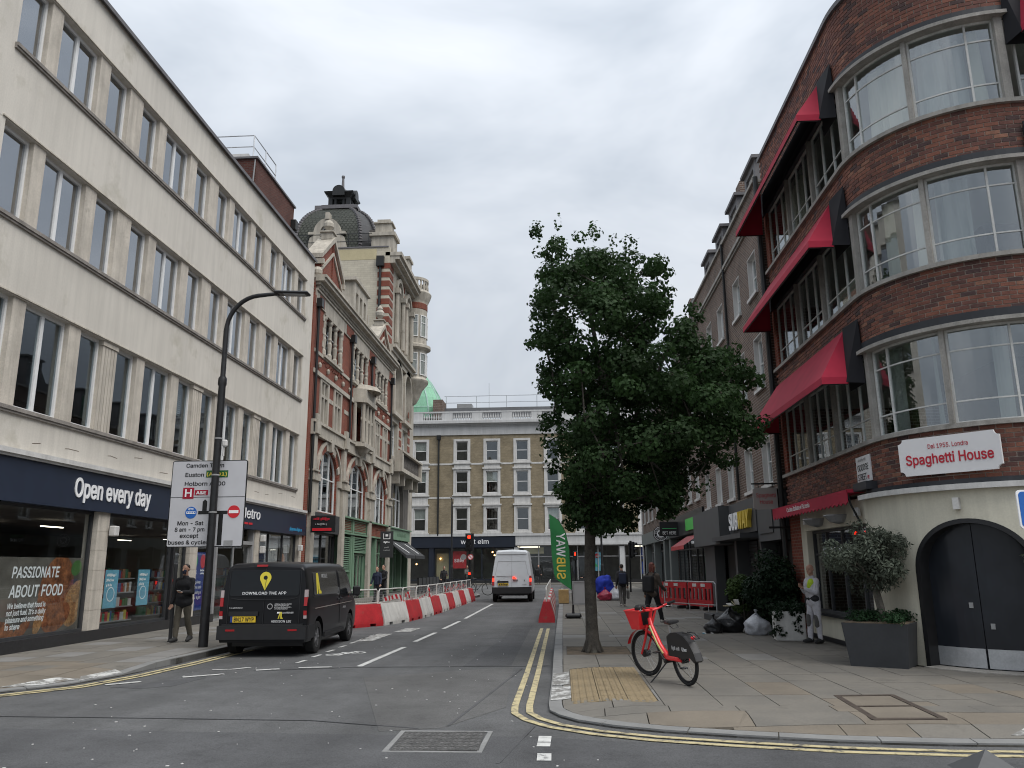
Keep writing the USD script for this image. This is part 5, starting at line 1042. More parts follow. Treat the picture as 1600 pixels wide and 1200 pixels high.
# steel framed windows: curved corner ones and long strips either side
M['steel_frame'] = mat('white_steel_frame', (0.55, 0.55, 0.53), 0.5, 0.12, 5, streak=0.2)
def strip_window(s0, s1, z0, z1, mull, trans, d=-0.06, n=24, label=None, gm='glass_old'):
    return window(rest, TC_, s0, s1, z0, z1, d, mull, trans, 0.034, 0.05, 'steel_frame', gm, 'steel_window', 0.034, n=n, label=label)
for z0, z1 in FL:
    for a, m, e in ((7, (18,), 46), (48, (73,), 85)):
        strip_window(RC*D(a), RC*D(e), z0, z1, [RC*D(x) for x in m], (z0+0.36, z1-0.36), n=8, gm='glass_corner')
    MB(TC_).box(RC*D(46), RC*D(48), -0.12, 0.02, z0, z1).build('window_post', M['concrete'], rest)
    for s in (RC*D(5), RC*D(86.5)): MB(TC_).box(s-0.07, s+0.06, -0.12, 0.03, z0, z1).build('window_post', M['concrete'], rest)
    k = 0
    for s0, s1 in ((-5.45, -3.7), (-3.55, -1.9), (-1.75, 0.05), (SA+0.1, SA+2.0), (SA+2.15, SA+4.0)):
        w = (s1-s0)/3
        strip_window(s0, s1, z0, z1, (s0+w, s0+2*w), (z0+0.42,), n=1)
        MB(TC_).box(s1+0.02, s1+0.12, -0.12, 0.012, z0, z1).build('window_post', M['concrete'], rest) if s1 < -1 or s1 > SA else None
MB(TC_).box(S0, -5.46, -0.2, -0.01, 2.97, 10.95).build('brick_jamb', M['red_brick'], rest)
# upper awnings: red sloping top with hipped ends, dark lining under
M['awning_red'] = mat('red_canvas', (0.36, 0.014, 0.040), 0.8, 0.12, 2.5, 200)
def awning(T, u0, u1, zt, zf, dep, hip, drop, near_high=True):
    """u0 is the end nearer the camera."""
    o = MB(T); h0 = hip
    a, b, c, d = [u0+h0, 0.06, zt], [u1-0.1, 0.06, zt], [u1, dep, zf], [u0, dep, zf]
    o.add([a, b, c, d], [[0, 1, 2, 3]]); o.add([a, d, [u0, 0.30, zf]], [[0, 1, 2]]); o.add([b, c, [u1, 0.06, zf]], [[0, 1, 2]])
    o.add([d, c, [u1, dep, zf-drop], [u0, dep, zf-drop]], [[0, 1, 2, 3]]); o.add([d, [u0, 0.30, zf], [u0, 0.30, zf-drop], [u0, dep, zf-drop]], [[0, 1, 2, 3]]); o.add([c, [u1, 0.06, zf], [u1, 0.06, zf-drop], [u1, dep, zf-drop]], [[0, 1, 2, 3]])
    ob = o.build('red_awning', M['awning_red'], rest)
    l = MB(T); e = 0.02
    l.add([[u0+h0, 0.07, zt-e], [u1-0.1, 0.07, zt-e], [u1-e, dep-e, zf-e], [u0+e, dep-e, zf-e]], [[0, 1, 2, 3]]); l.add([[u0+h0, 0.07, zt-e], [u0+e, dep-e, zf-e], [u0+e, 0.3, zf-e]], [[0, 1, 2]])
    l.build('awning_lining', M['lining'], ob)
    MB(T).tube([(u0+0.03, 0.3, zf-drop), (u0+0.03, dep-0.03, zf-drop), (u1-0.03, dep-0.03, zf-drop), (u1-0.03, 0.05, zf-drop)], 0.014, 6).build('awning_frame', M['iron'], ob)
    k = MB(T)                                    # dark end box closing the awning towards the corner window
    k.add([[u0-0.06, 0.04, zt+0.02], [u0+h0+0.02, 0.04, zt+0.05], [u0+h0+0.02, 0.05, zf-0.15], [u0-0.12, 0.04, zf-0.15], [u0, 0.34, zf-0.1], [u0+h0, 0.09, zt+0.03]], [[0, 1, 2], [0, 2, 3], [0, 3, 4], [0, 4, 5], [0, 5, 1]])
    k.build('awning_end_box', M['lining'], ob)
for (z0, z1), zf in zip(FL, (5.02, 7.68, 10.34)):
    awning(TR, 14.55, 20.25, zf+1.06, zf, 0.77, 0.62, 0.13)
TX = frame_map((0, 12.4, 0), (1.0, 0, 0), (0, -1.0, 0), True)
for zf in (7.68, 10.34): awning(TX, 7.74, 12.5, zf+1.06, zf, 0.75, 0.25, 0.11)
# ground floor: cream stucco, curved door bay
M['stucco'] = mat('cream_stucco', (0.57, 0.54, 0.44), 0.8, 0.08, 1.0, 40, 0.15, 60, streak=0.12, stain=((0.33, 0.30, 0.24), 2.0, 0.68))
sd = RC*D(48); dw = 0.83
door_o = arch(sd-dw, sd+dw, 0.0, 1.58, 2.36, 30)
strips(MB(TC_), sbox(-0.35, 0.12, 5.2, 2.80).difference(door_o), -0.25, 0.13).build('stucco_wall', M['stucco'], rest)
sweep(MB(TC_), -0.30, 5.3, -0.2, 0.24, 2.80, 2.885).build('white_cornice', M['white_trim'], rest)
ring = arch(sd-dw-0.001, sd+dw+0.001, 0.12, 1.58, 2.36, 30)
strips(MB(TC_), ring.difference(arch(sd-dw+0.07, sd+dw-0.07, 0.0, 1.58, 2.29, 30)), -0.15, 0.145).build('door_frame', M['black'], rest)
for k, (a, e) in enumerate(((sd-dw+0.06, sd-0.006), (sd+0.006, sd+dw-0.06))):
    lf = strips(MB(TC_), arch(sd-dw+0.06, sd+dw-0.06, 0.14, 1.58, 2.30, 30).intersection(sbox(a, 0, e, 3)), -0.12, -0.07).build('door_leaf', mat('door_paint_%d' % k, (0.012, 0.014, 0.018), 0.25, 0.3, 2, 0), rest)
    sweep(MB(TC_), a+0.01, e-0.01, -0.07, -0.064, 0.15, 0.43, 0.1).build('kick_plate', M['steel'], lf)
    for z in (1.02, 0.72):
        s = e-0.16 if k == 0 else a+0.10
        if (k == 0) == (z > 0.9): MB(TC_).box(s, s+0.06, -0.07, -0.055, z, z+0.08).build('lock_plate', M['grey'], lf)
sweep(MB(TC_), sd-dw+0.07, sd+dw-0.07, -0.06, 0.30, 0.10, 0.135, 0.1).build('door_step', M['concrete'], rest)
strips(MB(TC_), arch(sd-dw+0.06, sd+dw-0.06, 0.14, 1.58, 2.30, 30), -0.6, -0.55).build('door_back', M['room_dark'], rest)
MB(TC_).box(RC*D(46)-0.04, RC*D(46)+0.04, 0.13, 0.22, 2.50, 2.68).build('wall_light', M['white_trim'], rest)
# side window on the main street
MB(TR).box(14.9, 19.2, -0.25, 0.0, 0.12, 0.62).box(14.9, 19.2, -0.3, 0.02, 2.42, 2.88).box(18.9, 19.3, -0.25, 0.012, 0.12, 2.88).build('stucco_wall', M['stucco'], rest)
MB(TR).box(14.9, 18.9, -0.3, 0.05, 0.62, 0.67).build('window_ledge', M['black'], rest); MB(TR).box(14.9, 19.3, 0.0, 0.03, 0.12, 0.2).build('skirting', M['black'], rest)
window(rest, TR, 14.92, 18.9, 0.67, 2.42, -0.12, (16.0, 17.0, 18.0), (1.9,), 0.06, 0.07, 'charcoal', 'glass_shop', 'restaurant_window')
MB(TR).box(19.3, 20.32, -0.3, -0.02, 0.1, 2.95).build('brick_pier', M['red_brick'], rest)
for u in (15.3, 18.5): MB(TR).lathe([(0.0, 0.0), (0.07, 0.0), (0.06, 0.13), (0.03, 0.16), (0, 0.16)], (u, 0.12, 2.55), 8).build('wall_light', M['white_trim'], rest)
for u in (16.4, 17.8):                           # flattened wall baskets
    MB(TR).lathe([(0.0, -0.16), (0.16, -0.12), (0.28, 0.0), (0.27, 0.02), (0.0, 0.0)], (u, 0.1, 2.62), 10).build('wall_basket', M['grey'], rest)
M['red_glow'] = emit('red_lamp', (1.0, 0.015, 0.01), 1.6)
for u, z in ((16.9, 2.25), (16.95, 2.1), (15.6, 2.15)): MB(TR).box(u, u+0.03, -0.6, -0.57, z, z+0.09).build('red_lamp', M['red_glow'], rest)
# red scalloped canopy strip with lettering
cs_ = MB(TR); cs_.box(15.15, 20.5, 0.0, 0.32, 2.97, 3.03)
n = 44; pts = [(15.15, 3.02)]
for i in range(n+1): pts += [(15.15+5.35*i/n, 2.75 if i % 2 else 2.80)]
pts.append((20.5, 3.02)); cs_.poly(Polygon(pts), 0.31, 0.325)
cstrip = cs_.build('scalloped_canopy', M['awning_red'], rest)
TRv = frame_map((RX, 0, 0), (0, -1.0, 0), (-1.0, 0, 0), True)   # reads away from the camera on the right-hand side
text('Cucina Italiana e Pizzeria', 0.10, M['white_letter'], 'lettering', cstrip, TRv, -19.2, 0.326, 2.87, 0.004, width=1.75)
MB(TR).box(20.25, 20.32, 0.0, 0.5, 2.55, 2.6).tube([(15.2, 0.1, 2.4), (15.2, 0.25, 2.75), (15.2, 0.3, 2.97)], 0.02, 6).build('canopy_arm', M['iron'], rest)
MB(TR).box(14.5, 15.15, 0.0, 0.2, 2.98, 3.12).build('canopy_box', M['black_band'], rest)
for u in (20.42,): MB(TR).cyl((u, 0.10, 0.3), (u, 0.10, 12.0), 0.07, n=8).build('drainpipe', M['iron'], rest)
# signs fixed to the corner
sg = thing('restaurant_name_plaque', 'white plaque with red Spaghetti House lettering on the curved brick corner', 'sign')
th = D(44.5); nx, ny = -math.cos(th), -math.sin(th)
TP = frame_map((CX+nx*(RC+0.09), CY+ny*(RC+0.09), 0), (math.sin(th), -math.cos(th), 0), (nx, ny, 0), True)
W, H = 0.76, 0.30; zc = 3.375
g = sbox(-W, zc-H, W, zc+H)
for sx in (-1, 1):
    for sz in (-1, 1): g = g.difference(Point(sx*W, zc+sz*H).buffer(0.075, 8))
M['sign_white'] = mat('sign_white', (0.66, 0.65, 0.65), 0.45, 0.03, 2, 0)
pq = MB(TP).poly(g, -0.05, 0.0).build('panel', M['sign_white'], sg)
text('Spaghetti House', 0.155, M['red_letter'], 'lettering', sg, TP, -0.655, 0.001, 3.25, 0.006, bold=True, width=1.31)
text('Dal 1955. Londra', 0.07, M['red_letter'], 'lettering', sg, TP, -0.29, 0.001, 3.49, 0.005, width=0.60)
MB(TP).box(-0.5, -0.4, -0.16, -0.05, 3.3, 3.4).box(0.4, 0.5, -0.16, -0.05, 3.3, 3.4).build('bracket', M['grey'], sg)
ss = thing('street_name_plate', 'small white street name plate beside the end of the straight brick wall', 'sign')
MB(TR).box(14.68, 15.36, 0.0, 0.025, 3.15, 3.62).build('panel', M['sign_white'], ss)
text('GOODGE', 0.115, M['black_letter'], 'lettering', ss, TRv, -15.29, 0.026, 3.36, 0.004, width=0.52); text('STREET', 0.115, M['black_letter'], 'lettering', ss, TRv, -15.31, 0.026, 3.19, 0.004, width=0.42); text('W1', 0.06, M['red_letter'], 'lettering', ss, TRv, -14.85, 0.026, 3.19, 0.004, width=0.09)
strokes(-15.25, 3.54, 0.4, 0.04, M['print_grey'], ss, TRv, 0.026, 3)
hg = thing('hanging_restaurant_sign', 'grey hanging sign reading Spaghetti House on an arm beyond the red canopy', 'sign')
TH = frame_map((0, 20.6, 0), (1.0, 0, 0), (0, -1.0, 0), True)
M['sign_stone'] = mat('sign_stone', (0.34, 0.32, 0.30), 0.5, 0.05, 2, 0)
g = sbox(4.80, 3.04, 5.44, 3.58)
for a in (4.80, 5.44):
    for b in (3.04, 3.58): g = g.difference(Point(a, b).buffer(0.04, 6))
MB(TH).poly(g, -0.03, 0.0).build('panel', M['sign_stone'], hg)
text('Spaghetti', 0.10, M['red_letter'], 'lettering', hg, TH, 4.88, 0.001, 3.34, 0.004, width=0.48); text('House', 0.10, M['red_letter'], 'lettering', hg, TH, 4.96, 0.001, 3.18, 0.004, width=0.32)
MB(TH).cyl((4.78, -0.015, 3.68), (5.5, -0.015, 3.68), 0.022, n=6).cyl((4.95, -0.015, 3.58), (4.95, -0.015, 3.68), 0.01, n=4).cyl((5.3, -0.015, 3.58), (5.3, -0.015, 3.68), 0.01, n=4).build('arm', M['iron'], hg)

# ================================================================ brown brick georgian terrace beyond
def terrace(name, label, y0, y1, ztop, ucols, rows, brick, x0=5.45, zb=3.55):
    T = frame_map((x0, 0, 0), (0, 1.0, 0), (-1.0, 0, 0), False)
    b = thing(name, label, 'building')
    hl = [rect(u-0.48, u+0.48, z0, z1) for u in ucols for z0, z1 in rows]
    MB(T).poly(rect(y0, y1, zb, ztop).difference(unary_union(hl)), -0.3, 0.0).build('wall', M[brick], b)
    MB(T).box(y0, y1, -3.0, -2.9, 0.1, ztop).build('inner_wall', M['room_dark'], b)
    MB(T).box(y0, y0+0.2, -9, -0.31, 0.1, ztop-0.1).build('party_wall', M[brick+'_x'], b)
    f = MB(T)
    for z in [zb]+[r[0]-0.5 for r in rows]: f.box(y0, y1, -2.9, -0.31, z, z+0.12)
    f.build('floor_slabs', M['room_dark'], b)
    MB(T).box(y0, y1, -0.35, 0.07, ztop, ztop+0.09).build('coping', M['concrete'], b)
    for u in ucols:
        for z0, z1 in rows:
            MB(T).poly(rect(u-0.48, u+0.48, z0, z1).difference(rect(u-0.45, u+0.45, z0+0.03, z1-0.03)), -0.16, -0.002).build('white_reveal', M['white_trim'], b)
            MB(T).box(u-0.54, u+0.54, -0.1, 0.07, z0-0.09, z0).build('window_sill', M['white_trim'], b)
            window(b, T, u-0.45, u+0.45, z0+0.03, z1-0.03, -0.13, (u,), ((z0+z1)/2,), 0.07, 0.06, gm='glass_old', name='sash_window', bar=0.04)
            MB(T).box(u-0.4, u+0.4, -0.30, -0.29, z0+0.1, z1-0.1).build('blind', M['white_trim'], b)
    return b, T
ROWS = ((3.75, 5.0), (6.36, 7.82), (9.0, 10.19))
geo, TG = terrace('brown_brick_terrace', 'brown brick terrace with white sash windows beside the restaurant', 20.5, 31.5, 11.9, (21.55, 23.62, 26.2, 28.25, 30.4), ROWS, 'brown_brick')
MB(TG).box(20.5, 31.5, 0.0, 0.10, 11.02, 11.12).box(20.5, 31.5, 0.0, 0.05, 10.95, 11.02).build('string_course', M['concrete'], geo)
MB(TG).cyl((24.9, 0.07, 3.6), (24.9, 0.07, 11.9), 0.045, n=6).build('drainpipe', M['iron'], geo)
def mansard(b, T, y0, y1, z0, z1, du):
    MB(T).add([[y0, -0.5, z0], [y1, -0.5, z0], [y1, -1.4, z1], [y0, -1.4, z1], [y1, -6, z1+0.2], [y0, -6, z1+0.2], [y0, -6, z0]], [[0, 1, 2, 3], [3, 2, 4, 5], [0, 3, 5, 6]]).build('mansard_roof', M['slate_dark'], b)
    for u in du:
        MB(T).poly(rect(u-0.65, u+0.65, z0-0.1, z1-0.05).difference(rect(u-0.45, u+0.45, z0+0.15, z1-0.25)), -1.3, -0.32).box(u-0.75, u+0.75, -1.4, -0.22, z1-0.05, z1+0.05).build('roof_dormer', M['lead'], b)
        window(b, T, u-0.45, u+0.45, z0+0.15, z1-0.25, -0.4, (u,), (), 0.07, 0.06, gm='glass_old', name='dormer_window')
mansard(geo, TG, 20.7, 31.4, 11.9, 13.2, (22.2, 24.6, 27.0, 29.4))
for y in (25.2, 31.2): MB().box(6.2, 7.4, y, y+0.6, 12.5, 14.3).build('chimney', M['brown_brick_x'], geo)
g2, TG2 = terrace('brown_brick_house', 'lower brown brick house with cream windows half hidden by the street tree', 31.5, 41.8, 10.9, (33.0, 35.0, 37.3, 39.6), ((4.3, 5.9), (7.2, 8.6)), 'brown_brick', 5.5, 3.9)
mansard(g2, TG2, 31.6, 41.6, 10.9, 12.7, (33.5, 36.5, 39.5))
MB().box(6.2, 7.4, 36.2, 36.8, 12, 13.9).build('chimney', M['brown_brick_x'], g2)
g3, TG3 = terrace('grey_brick_corner_house', 'dark brick corner house with white windows at the far end of the right-hand row', 41.8, 56.5, 10.2, (43.4, 45.4, 47.4, 50, 52.2, 54.6), ((4.4, 6.0), (7.2, 8.7)), 'brown_brick', 5.5, 3.7)
mansard(g3, TG3, 42, 56.3, 10.2, 12.0, (44.5, 48.5, 52.5))
MB().box(5.5, 16, 56.5, 56.7, 0.1, 10.2).build('end_wall', M['brown_brick_x'], g3)
MB(TG3).box(56.0, 56.5, 0.0, 0.06, 0.1, 10.0).build('white_quoin', M['white_trim'], g3)
# shop fronts below
M['shop_grey'] = mat('shop_grey', (0.06, 0.062, 0.064), 0.55, 0.1, 2); M['grey_tile'] = brickmat('grey_tile', (0.16, 0.16, 0.155), (0.13, 0.13, 0.128), (0.06, 0.06, 0.06), 'y', 0.45, 0.22)
pd = MB(TG).box(20.6, 22.9, -0.3, 0.05, 2.3, 3.55).build('grey_door_surround', M['shop_grey'], geo); MB(TG).box(21.2, 22.6, 0.05, 0.075, 2.5, 3.4).build('raised_panel', M['dark_grey'], pd); MB(TG).box(20.6, 22.9, -0.6, -0.5, 0.1, 2.3).build('dark_doorway', M['black'], geo)
sf = MB(TG).box(22.9, 26.5, -0.3, 0.08, 2.6, 3.55).build('dark_shop_fascia', M['dark_grey'], geo)
TGv = frame_map((5.45, 0, 0), (0, -1.0, 0), (-1.0, 0, 0), True)
M['yellow_letter'] = mat('yellow_letter', (0.62, 0.45, 0.06), 0.5, 0.04, 3, 0)
text('SUB', 0.48, M['white_letter'], 'lettering', sf, TGv, -26.0, 0.10, 2.74, 0.12, bold=True, width=1.25, slant=0.15); text('WAY', 0.48, M['yellow_letter'], 'lettering', sf, TGv, -24.72, 0.10, 2.74, 0.12, bold=True, width=1.45, slant=0.15)
MB(TG).box(22.9, 27.2, -0.3, 0.55, 2.42, 2.56).build('canopy', M['charcoal'], geo)
MB(TG).box(22.9, 24.9, -0.5, -0.4, 0.1, 2.42).build('grey_tile_wall', M['grey_tile'], geo)
for k in range(22): MB(TG).box(24.9, 26.0, -0.4, -0.36, 0.2+k*0.1, 0.285+k*0.1).build('shutter_slat', M['charcoal'], geo)
MB(TG).box(26.0, 26.3, -0.4, 0.02, 0.1, 2.42).build('shop_pier', M['dark_grey'], geo); MB(TG).box(22.8, 22.95, -0.4, 0.02, 0.1, 2.42).build('shop_pier', M['dark_grey'], geo)
dp = MB(TG).box(26.4, 27.4, -0.35, -0.3, 0.1, 2.35).build('red_door', mat('dull_red_door', (0.22, 0.045, 0.04), 0.5), geo)
MB(TG).poly(Point(26.8, 1.95).buffer(0.13), -0.3, -0.29).build('printed_face', mat('print_dark_brown', (0.10, 0.05, 0.03), 0.5, 0.2), dp); MB(TG).poly(Polygon([(26.55, 0.5), (27.05, 0.5), (26.95, 1.75), (26.65, 1.75)]), -0.3, -0.29).build('printed_blue_figure', M['poster_navy'], dp)
MB(TG).box(26.5, 31.7, -0.3, 0.42, 2.35, 3.55).build('grey_box_fascia', M['shop_grey'], geo)
MB(TG).box(27.5, 29.6, -0.5, -0.4, 0.1, 2.35).build('dark_doorway', M['room_dark'], geo); MB(TG).box(29.6, 31.7, -0.3, 0.05, 0.1, 2.35).build('grey_pier', M['shop_grey'], geo)
bf = MB(TG2).box(31.7, 41.8, -0.3, 0.10, 3.0, 3.9).build('black_fascia', M['black'], g2)
TBf = frame_map((0, 33.6, 0), (1.0, 0, 0), (0, -1.0, 0), True)
window(g2, TG2, 31.9, 41.6, 0.15, 2.9, -0.3, (33.2, 34.6, 36.0, 38.0, 40.0), (2.4,), 0.08, 0.08, 'charcoal', 'glass_shop', 'shop_window')
gp = MB(TG2).box(33.5, 34.4, -0.36, -0.35, 0.6, 2.2).build('green_poster', M['print_green'], g2)
MB(TG2).add([[32.2, 0.1, 2.9], [36.0, 0.1, 2.9], [36.0, 0.8, 2.45], [32.2, 0.8, 2.45], [32.2, 0.8, 2.3], [36, 0.8, 2.3]], [[0, 1, 2, 3], [3, 2, 5, 4]]).build('red_awning', M['red_plastic'], g2)
bs = thing('betting_shop_sign', 'black projecting sign with BET HERE lettering and a green edge', 'sign')
TB = frame_map((0, 38.5, 0), (1.0, 0, 0), (0, -1.0, 0), True)
MB(TB).box(4.55, 5.42, -0.1, 0.0, 3.02, 3.65).build('panel', M['black'], bs); text('BET HERE', 0.14, M['white_letter'], 'lettering', bs, TB, 4.68, 0.001, 3.10, 0.01, width=0.62); MB(TB).box(4.66, 5.33, 0.0, 0.01, 3.35, 3.39).build('green_line', M['print_green'], bs); MB(TB).box(4.55, 5.42, -0.12, 0.01, 3.65, 3.68).build('frame', M['charcoal'], bs)
gs2 = thing('green_bookmaker_sign', 'small green lit fascia panel with white letters under the terrace', 'sign')
M['green_lit'] = mat('lit_green', (0.05, 0.42, 0.06), 0.4, 0.05)
MB(TG2).box(32.4, 35.4, 0.10, 0.22, 3.12, 3.6).build('panel', M['green_lit'], gs2); text('be', 0.34, M['white_letter'], 'lettering', gs2, frame_map((5.5, 0, 0), (0, -1.0, 0), (-1.0, 0, 0), True), -33.0, 0.221, 3.22, 0.01, width=0.45); MB(TG2).box(32.35, 32.5, 0.1, 0.24, 3.1, 3.62).build('red_end', M['red_plastic'], gs2)
rd = thing('round_coffee_sign', 'round black and white sign with sheep emblem hanging over the pavement', 'sign')
TK = frame_map((5.05, 42.4, 3.28), (1.0, 0, 0), (0, -1.0, 0), True)
MB(TK).poly(Point(0, 0).buffer(0.39, 24), -0.05, 0.0).build('disc', M['black'], rd); MB(TK).poly(Point(0, 0).buffer(0.355, 24).difference(Point(0, 0).buffer(0.33, 24)), 0.0, 0.008).poly(Point(0, 0).buffer(0.20, 20), 0.0, 0.008).build('white_ring', M['white_letter'], rd)
MB(TK).poly(unary_union([affinity.scale(Point(-0.02, 0.02).buffer(0.11), 1.1, .85), Point(0.10, 0.06).buffer(0.055), sbox(-0.1, -0.13, -0.06, 0), sbox(0.03, -0.13, 0.07, 0)]), 0.008, 0.014).build('sheep_emblem', M['black_letter'], rd)
mb = MB(TK)
for k, chx in enumerate('BLACK SHEEP COFFEE '):
    if chx == ' ': continue
    a = math.pi*0.95-2*math.pi*k/19; tm = meshkit.text_mesh(chx, 0.085, 0.006); v = np.array(tm.vertices); v[:, 0] -= v[:, 0].mean(); v[:, 1] -= 0.04
    R_ = a-math.pi/2; x = v[:, 0]*math.cos(R_)-v[:, 1]*math.sin(R_); y = v[:, 0]*math.sin(R_)+v[:, 1]*math.cos(R_)
    mb.add(np.c_[x+0.265*math.cos(a), v[:, 2]+0.001, y+0.265*math.sin(a)], tm.faces)
mb.build('lettering', M['white_letter'], rd); MB(TK).cyl((0.0, -0.02, 0.38), (0.0, -0.02, 0.5), 0.02, n=5).cyl((-0.1, -0.02, 0.5), (0.4, -0.02, 0.5), 0.02, n=5).build('bracket', M['iron'], rd)
M['shop_green_grey'] = mat('grey_green_paint', (0.13, 0.145, 0.14), 0.55, 0.1, 2)
c = MB(TG3).box(41.8, 56.3, -0.3, 0.10, 3.0, 3.7)
for u in (41.8, 44.2, 49.0, 54.0): c.box(u, u+0.6, -0.3, 0.06, 0.1, 3.0)
c.build('grey_shopfront', M['shop_green_grey'], g3)
window(g3, TG3, 42.4, 54.0, 0.3, 3.0, -0.3, (43.4, 46.0, 47.6, 50.4, 52.0), (2.5,), 0.08, 0.08, 'grey', 'glass_shop', 'shop_window'); MB(TG3).box(46.2, 47.4, -0.4, -0.38, 0.8, 2.0).build('blue_poster', M['poster_blue'], g3)

# ================================================================ street tree, shrubs, olives
def leafmat(name, c0, c1, c2, tr=0.35):
    N = {'g': ('geometry', {}), 'r': ('rgb_ramp', {'ramp': [(0.0, c0), (0.55, c1), (1.0, c2)]}), 'n': ('noise_texture', {'scale': 1.3, 'detail': 3.0}), 'rn': ('rgb_ramp', {'ramp': [(0.35, (0.65,)*3), (0.65, (1.25,)*3)]}), 'm': ('mix', {'mix_type': 'multiply', 'fac': 1.0}),
         'd': ('principled_bsdf', {'roughness': 0.6, 'specular_ior_level': 0.18}), 't': ('translucent_bsdf', {}), 'x': ('mix_closure', {'fac': tr})}
    L = [('g.random_per_island', 'r.fac'), ('g.position', 'n.vector'), ('n.fac', 'rn.fac'), ('r.color', 'm.color1'), ('rn.color', 'm.color2'), ('m.color', 'd.base_color'), ('m.color', 't.color'), ('d.BSDF', 'x.closure1'), ('t.BSDF', 'x.closure2')]
    return usdkit.material(stage, '/World/Looks/'+name, N, L, surface='x.closure')
M['leaf'] = leafmat('tree_leaf', (0.026, 0.054, 0.017), (0.050, 0.092, 0.026), (0.110, 0.150, 0.042))
M['leaf_dark'] = leafmat('shrub_leaf', (0.014, 0.030, 0.014), (0.024, 0.046, 0.02), (0.05, 0.075, 0.03), 0.25)
M['leaf_var'] = leafmat('variegated_leaf', (0.05, 0.08, 0.025), (0.12, 0.15, 0.05), (0.22, 0.24, 0.10), 0.3)
M['leaf_olive'] = leafmat('olive_leaf', (0.085, 0.10, 0.075), (0.13, 0.145, 0.115), (0.21, 0.22, 0.185), 0.3)
M['leaf_hedge'] = leafmat('hedge_leaf', (0.02, 0.05, 0.02), (0.035, 0.075, 0.025), (0.06, 0.11, 0.035), 0.3)
M['bark'] = mat('tree_bark', (0.052, 0.045, 0.037), 0.9, 0.4, 7, 45, 1.0, 30, stain=((0.09, 0.085, 0.07), 6, 0.58)); M['bark_olive'] = mat('olive_bark', (0.10, 0.09, 0.075), 0.9, 0.3, 9, 50, 0.8, 40)
LEAF = np.array([[0, 0, 0], [0.32, 0.30, 0.05], [0.52, 0.22, 0.0], [0.48, 0.52, 0.06], [0.0, 1.0, -0.06], [-0.48, 0.52, 0.06], [-0.52, 0.22, 0.0], [-0.32, 0.30, 0.05]])
LEAFF = np.array([[0, 1, 3], [1, 2, 3], [0, 3, 4], [0, 4, 5], [0, 5, 7], [5, 6, 7]])
SLIM = np.array([[0, 0, 0], [0.16, 0.5, 0.02], [0, 1.0, -0.03], [-0.16, 0.5, 0.02]]); SLIMF = np.array([[0, 1, 2], [0, 2, 3]])
def leaves(mb, centres, normals, sizes, rng, tmpl=LEAF, fc=LEAFF, droop=0.35):
    n = len(centres); nz = normals+rng.normal(0, 0.45, (n, 3)); nz[:, 2] += 0.35; nz /= np.linalg.norm(nz, axis=1, keepdims=True)
    t = rng.normal(0, 1, (n, 3))+normals*0.9; t[:, 2] -= droop; t -= (t*nz).sum(1, keepdims=True)*nz; t /= np.linalg.norm(t, axis=1, keepdims=True); b = np.cross(t, nz)
    v = centres[:, None]+sizes[:, None, None]*(tmpl[None, :, :1]*b[:, None]+tmpl[None, :, 1:2]*t[:, None]+tmpl[None, :, 2:]*nz[:, None])
    f = fc[None]+(np.arange(n)*len(tmpl))[:, None, None]
    return mb.add(v.reshape(-1, 3), f.reshape(-1, 3))
def clump(mb, c, r, n, size, rng, tmpl=LEAF, fc=LEAFF, flat=0.75):
    d = rng.normal(0, 1, (n, 3)); d /= np.linalg.norm(d, axis=1, keepdims=True); rr = r*np.cbrt(rng.uniform(0.10, 1.0, n))
    p = d*rr[:, None]; p[:, 2] *= flat
    return leaves(mb, np.asarray(c)+p, d, size*rng.uniform(0.7, 1.3, n), rng, tmpl, fc)
tree = thing('street_tree', 'dark green leafy street tree in the right-hand pavement', 'tree', (0, 0, 0))
TXZ = [(-0.42, 8.60), (0.10, 8.62), (0.30, 8.35), (0.85, 8.45), (1.25, 8.2), (1.75, 8.15), (2.1, 7.9), (2.3, 7.3), (2.25, 6.85), (2.75, 6.85), (3.0, 6.3), (3.25, 6.1), (3.6, 5.75), (4.05, 5.75), (4.0, 5.35), (3.75, 5.0), (4.1, 4.6), (3.95, 4.15), (3.4, 3.75), (2.8, 3.3), (2.4, 2.85), (2.0, 2.6), (1.55, 2.75), (1.1, 2.5), (0.55, 2.35), (0.2, 2.55), (-0.1, 3.1), (-0.2, 3.9), (-0.35, 4.6), (-0.38, 5.4), (-0.55, 6.1), (-0.42, 6.7), (-0.5, 7.3), (-0.35, 7.9)]
tp = Polygon(TXZ).buffer(0)
rng = np.random.default_rng(12); cents = []
ty0 = 15.9
while len(cents) < 200:
    x, z = rng.uniform(-0.6, 4.2), rng.uniform(2.3, 8.7); P = Point(x, z)
    if not tp.buffer(-0.16).contains(P): continue
    d = tp.exterior.distance(P); half = min(1.9, 0.35+1.5*d**0.75)
    y = rng.uniform(-1, 1); y = math.copysign(abs(y)**0.6, y)*half
    c = np.array([0.5+(x-0.5)*(ty0+y)/ty0, ty0+y, 1.7+(z-1.7)*(ty0+y)/ty0])
    if all(np.linalg.norm(c-q[0]) > 0.40 for q in cents): cents.append((c, min(0.44, 0.17+0.5*d)*rng.uniform(0.6, 1.15)))
for k in range(26):                              # low skirts of foliage round the top of the trunk
    x = rng.uniform(-0.05, 2.3); cents.append((np.array([x, ty0+rng.uniform(-0.9, 0.9), rng.uniform(2.45, 3.3)+0.12*abs(x-0.7)]), rng.uniform(0.18, 0.32)))
cr = MB()
for c, r in cents: clump(cr, c+rng.normal(0, 0.05, 3), r, int(330*(r/0.4)**2)+50, 0.070, rng)
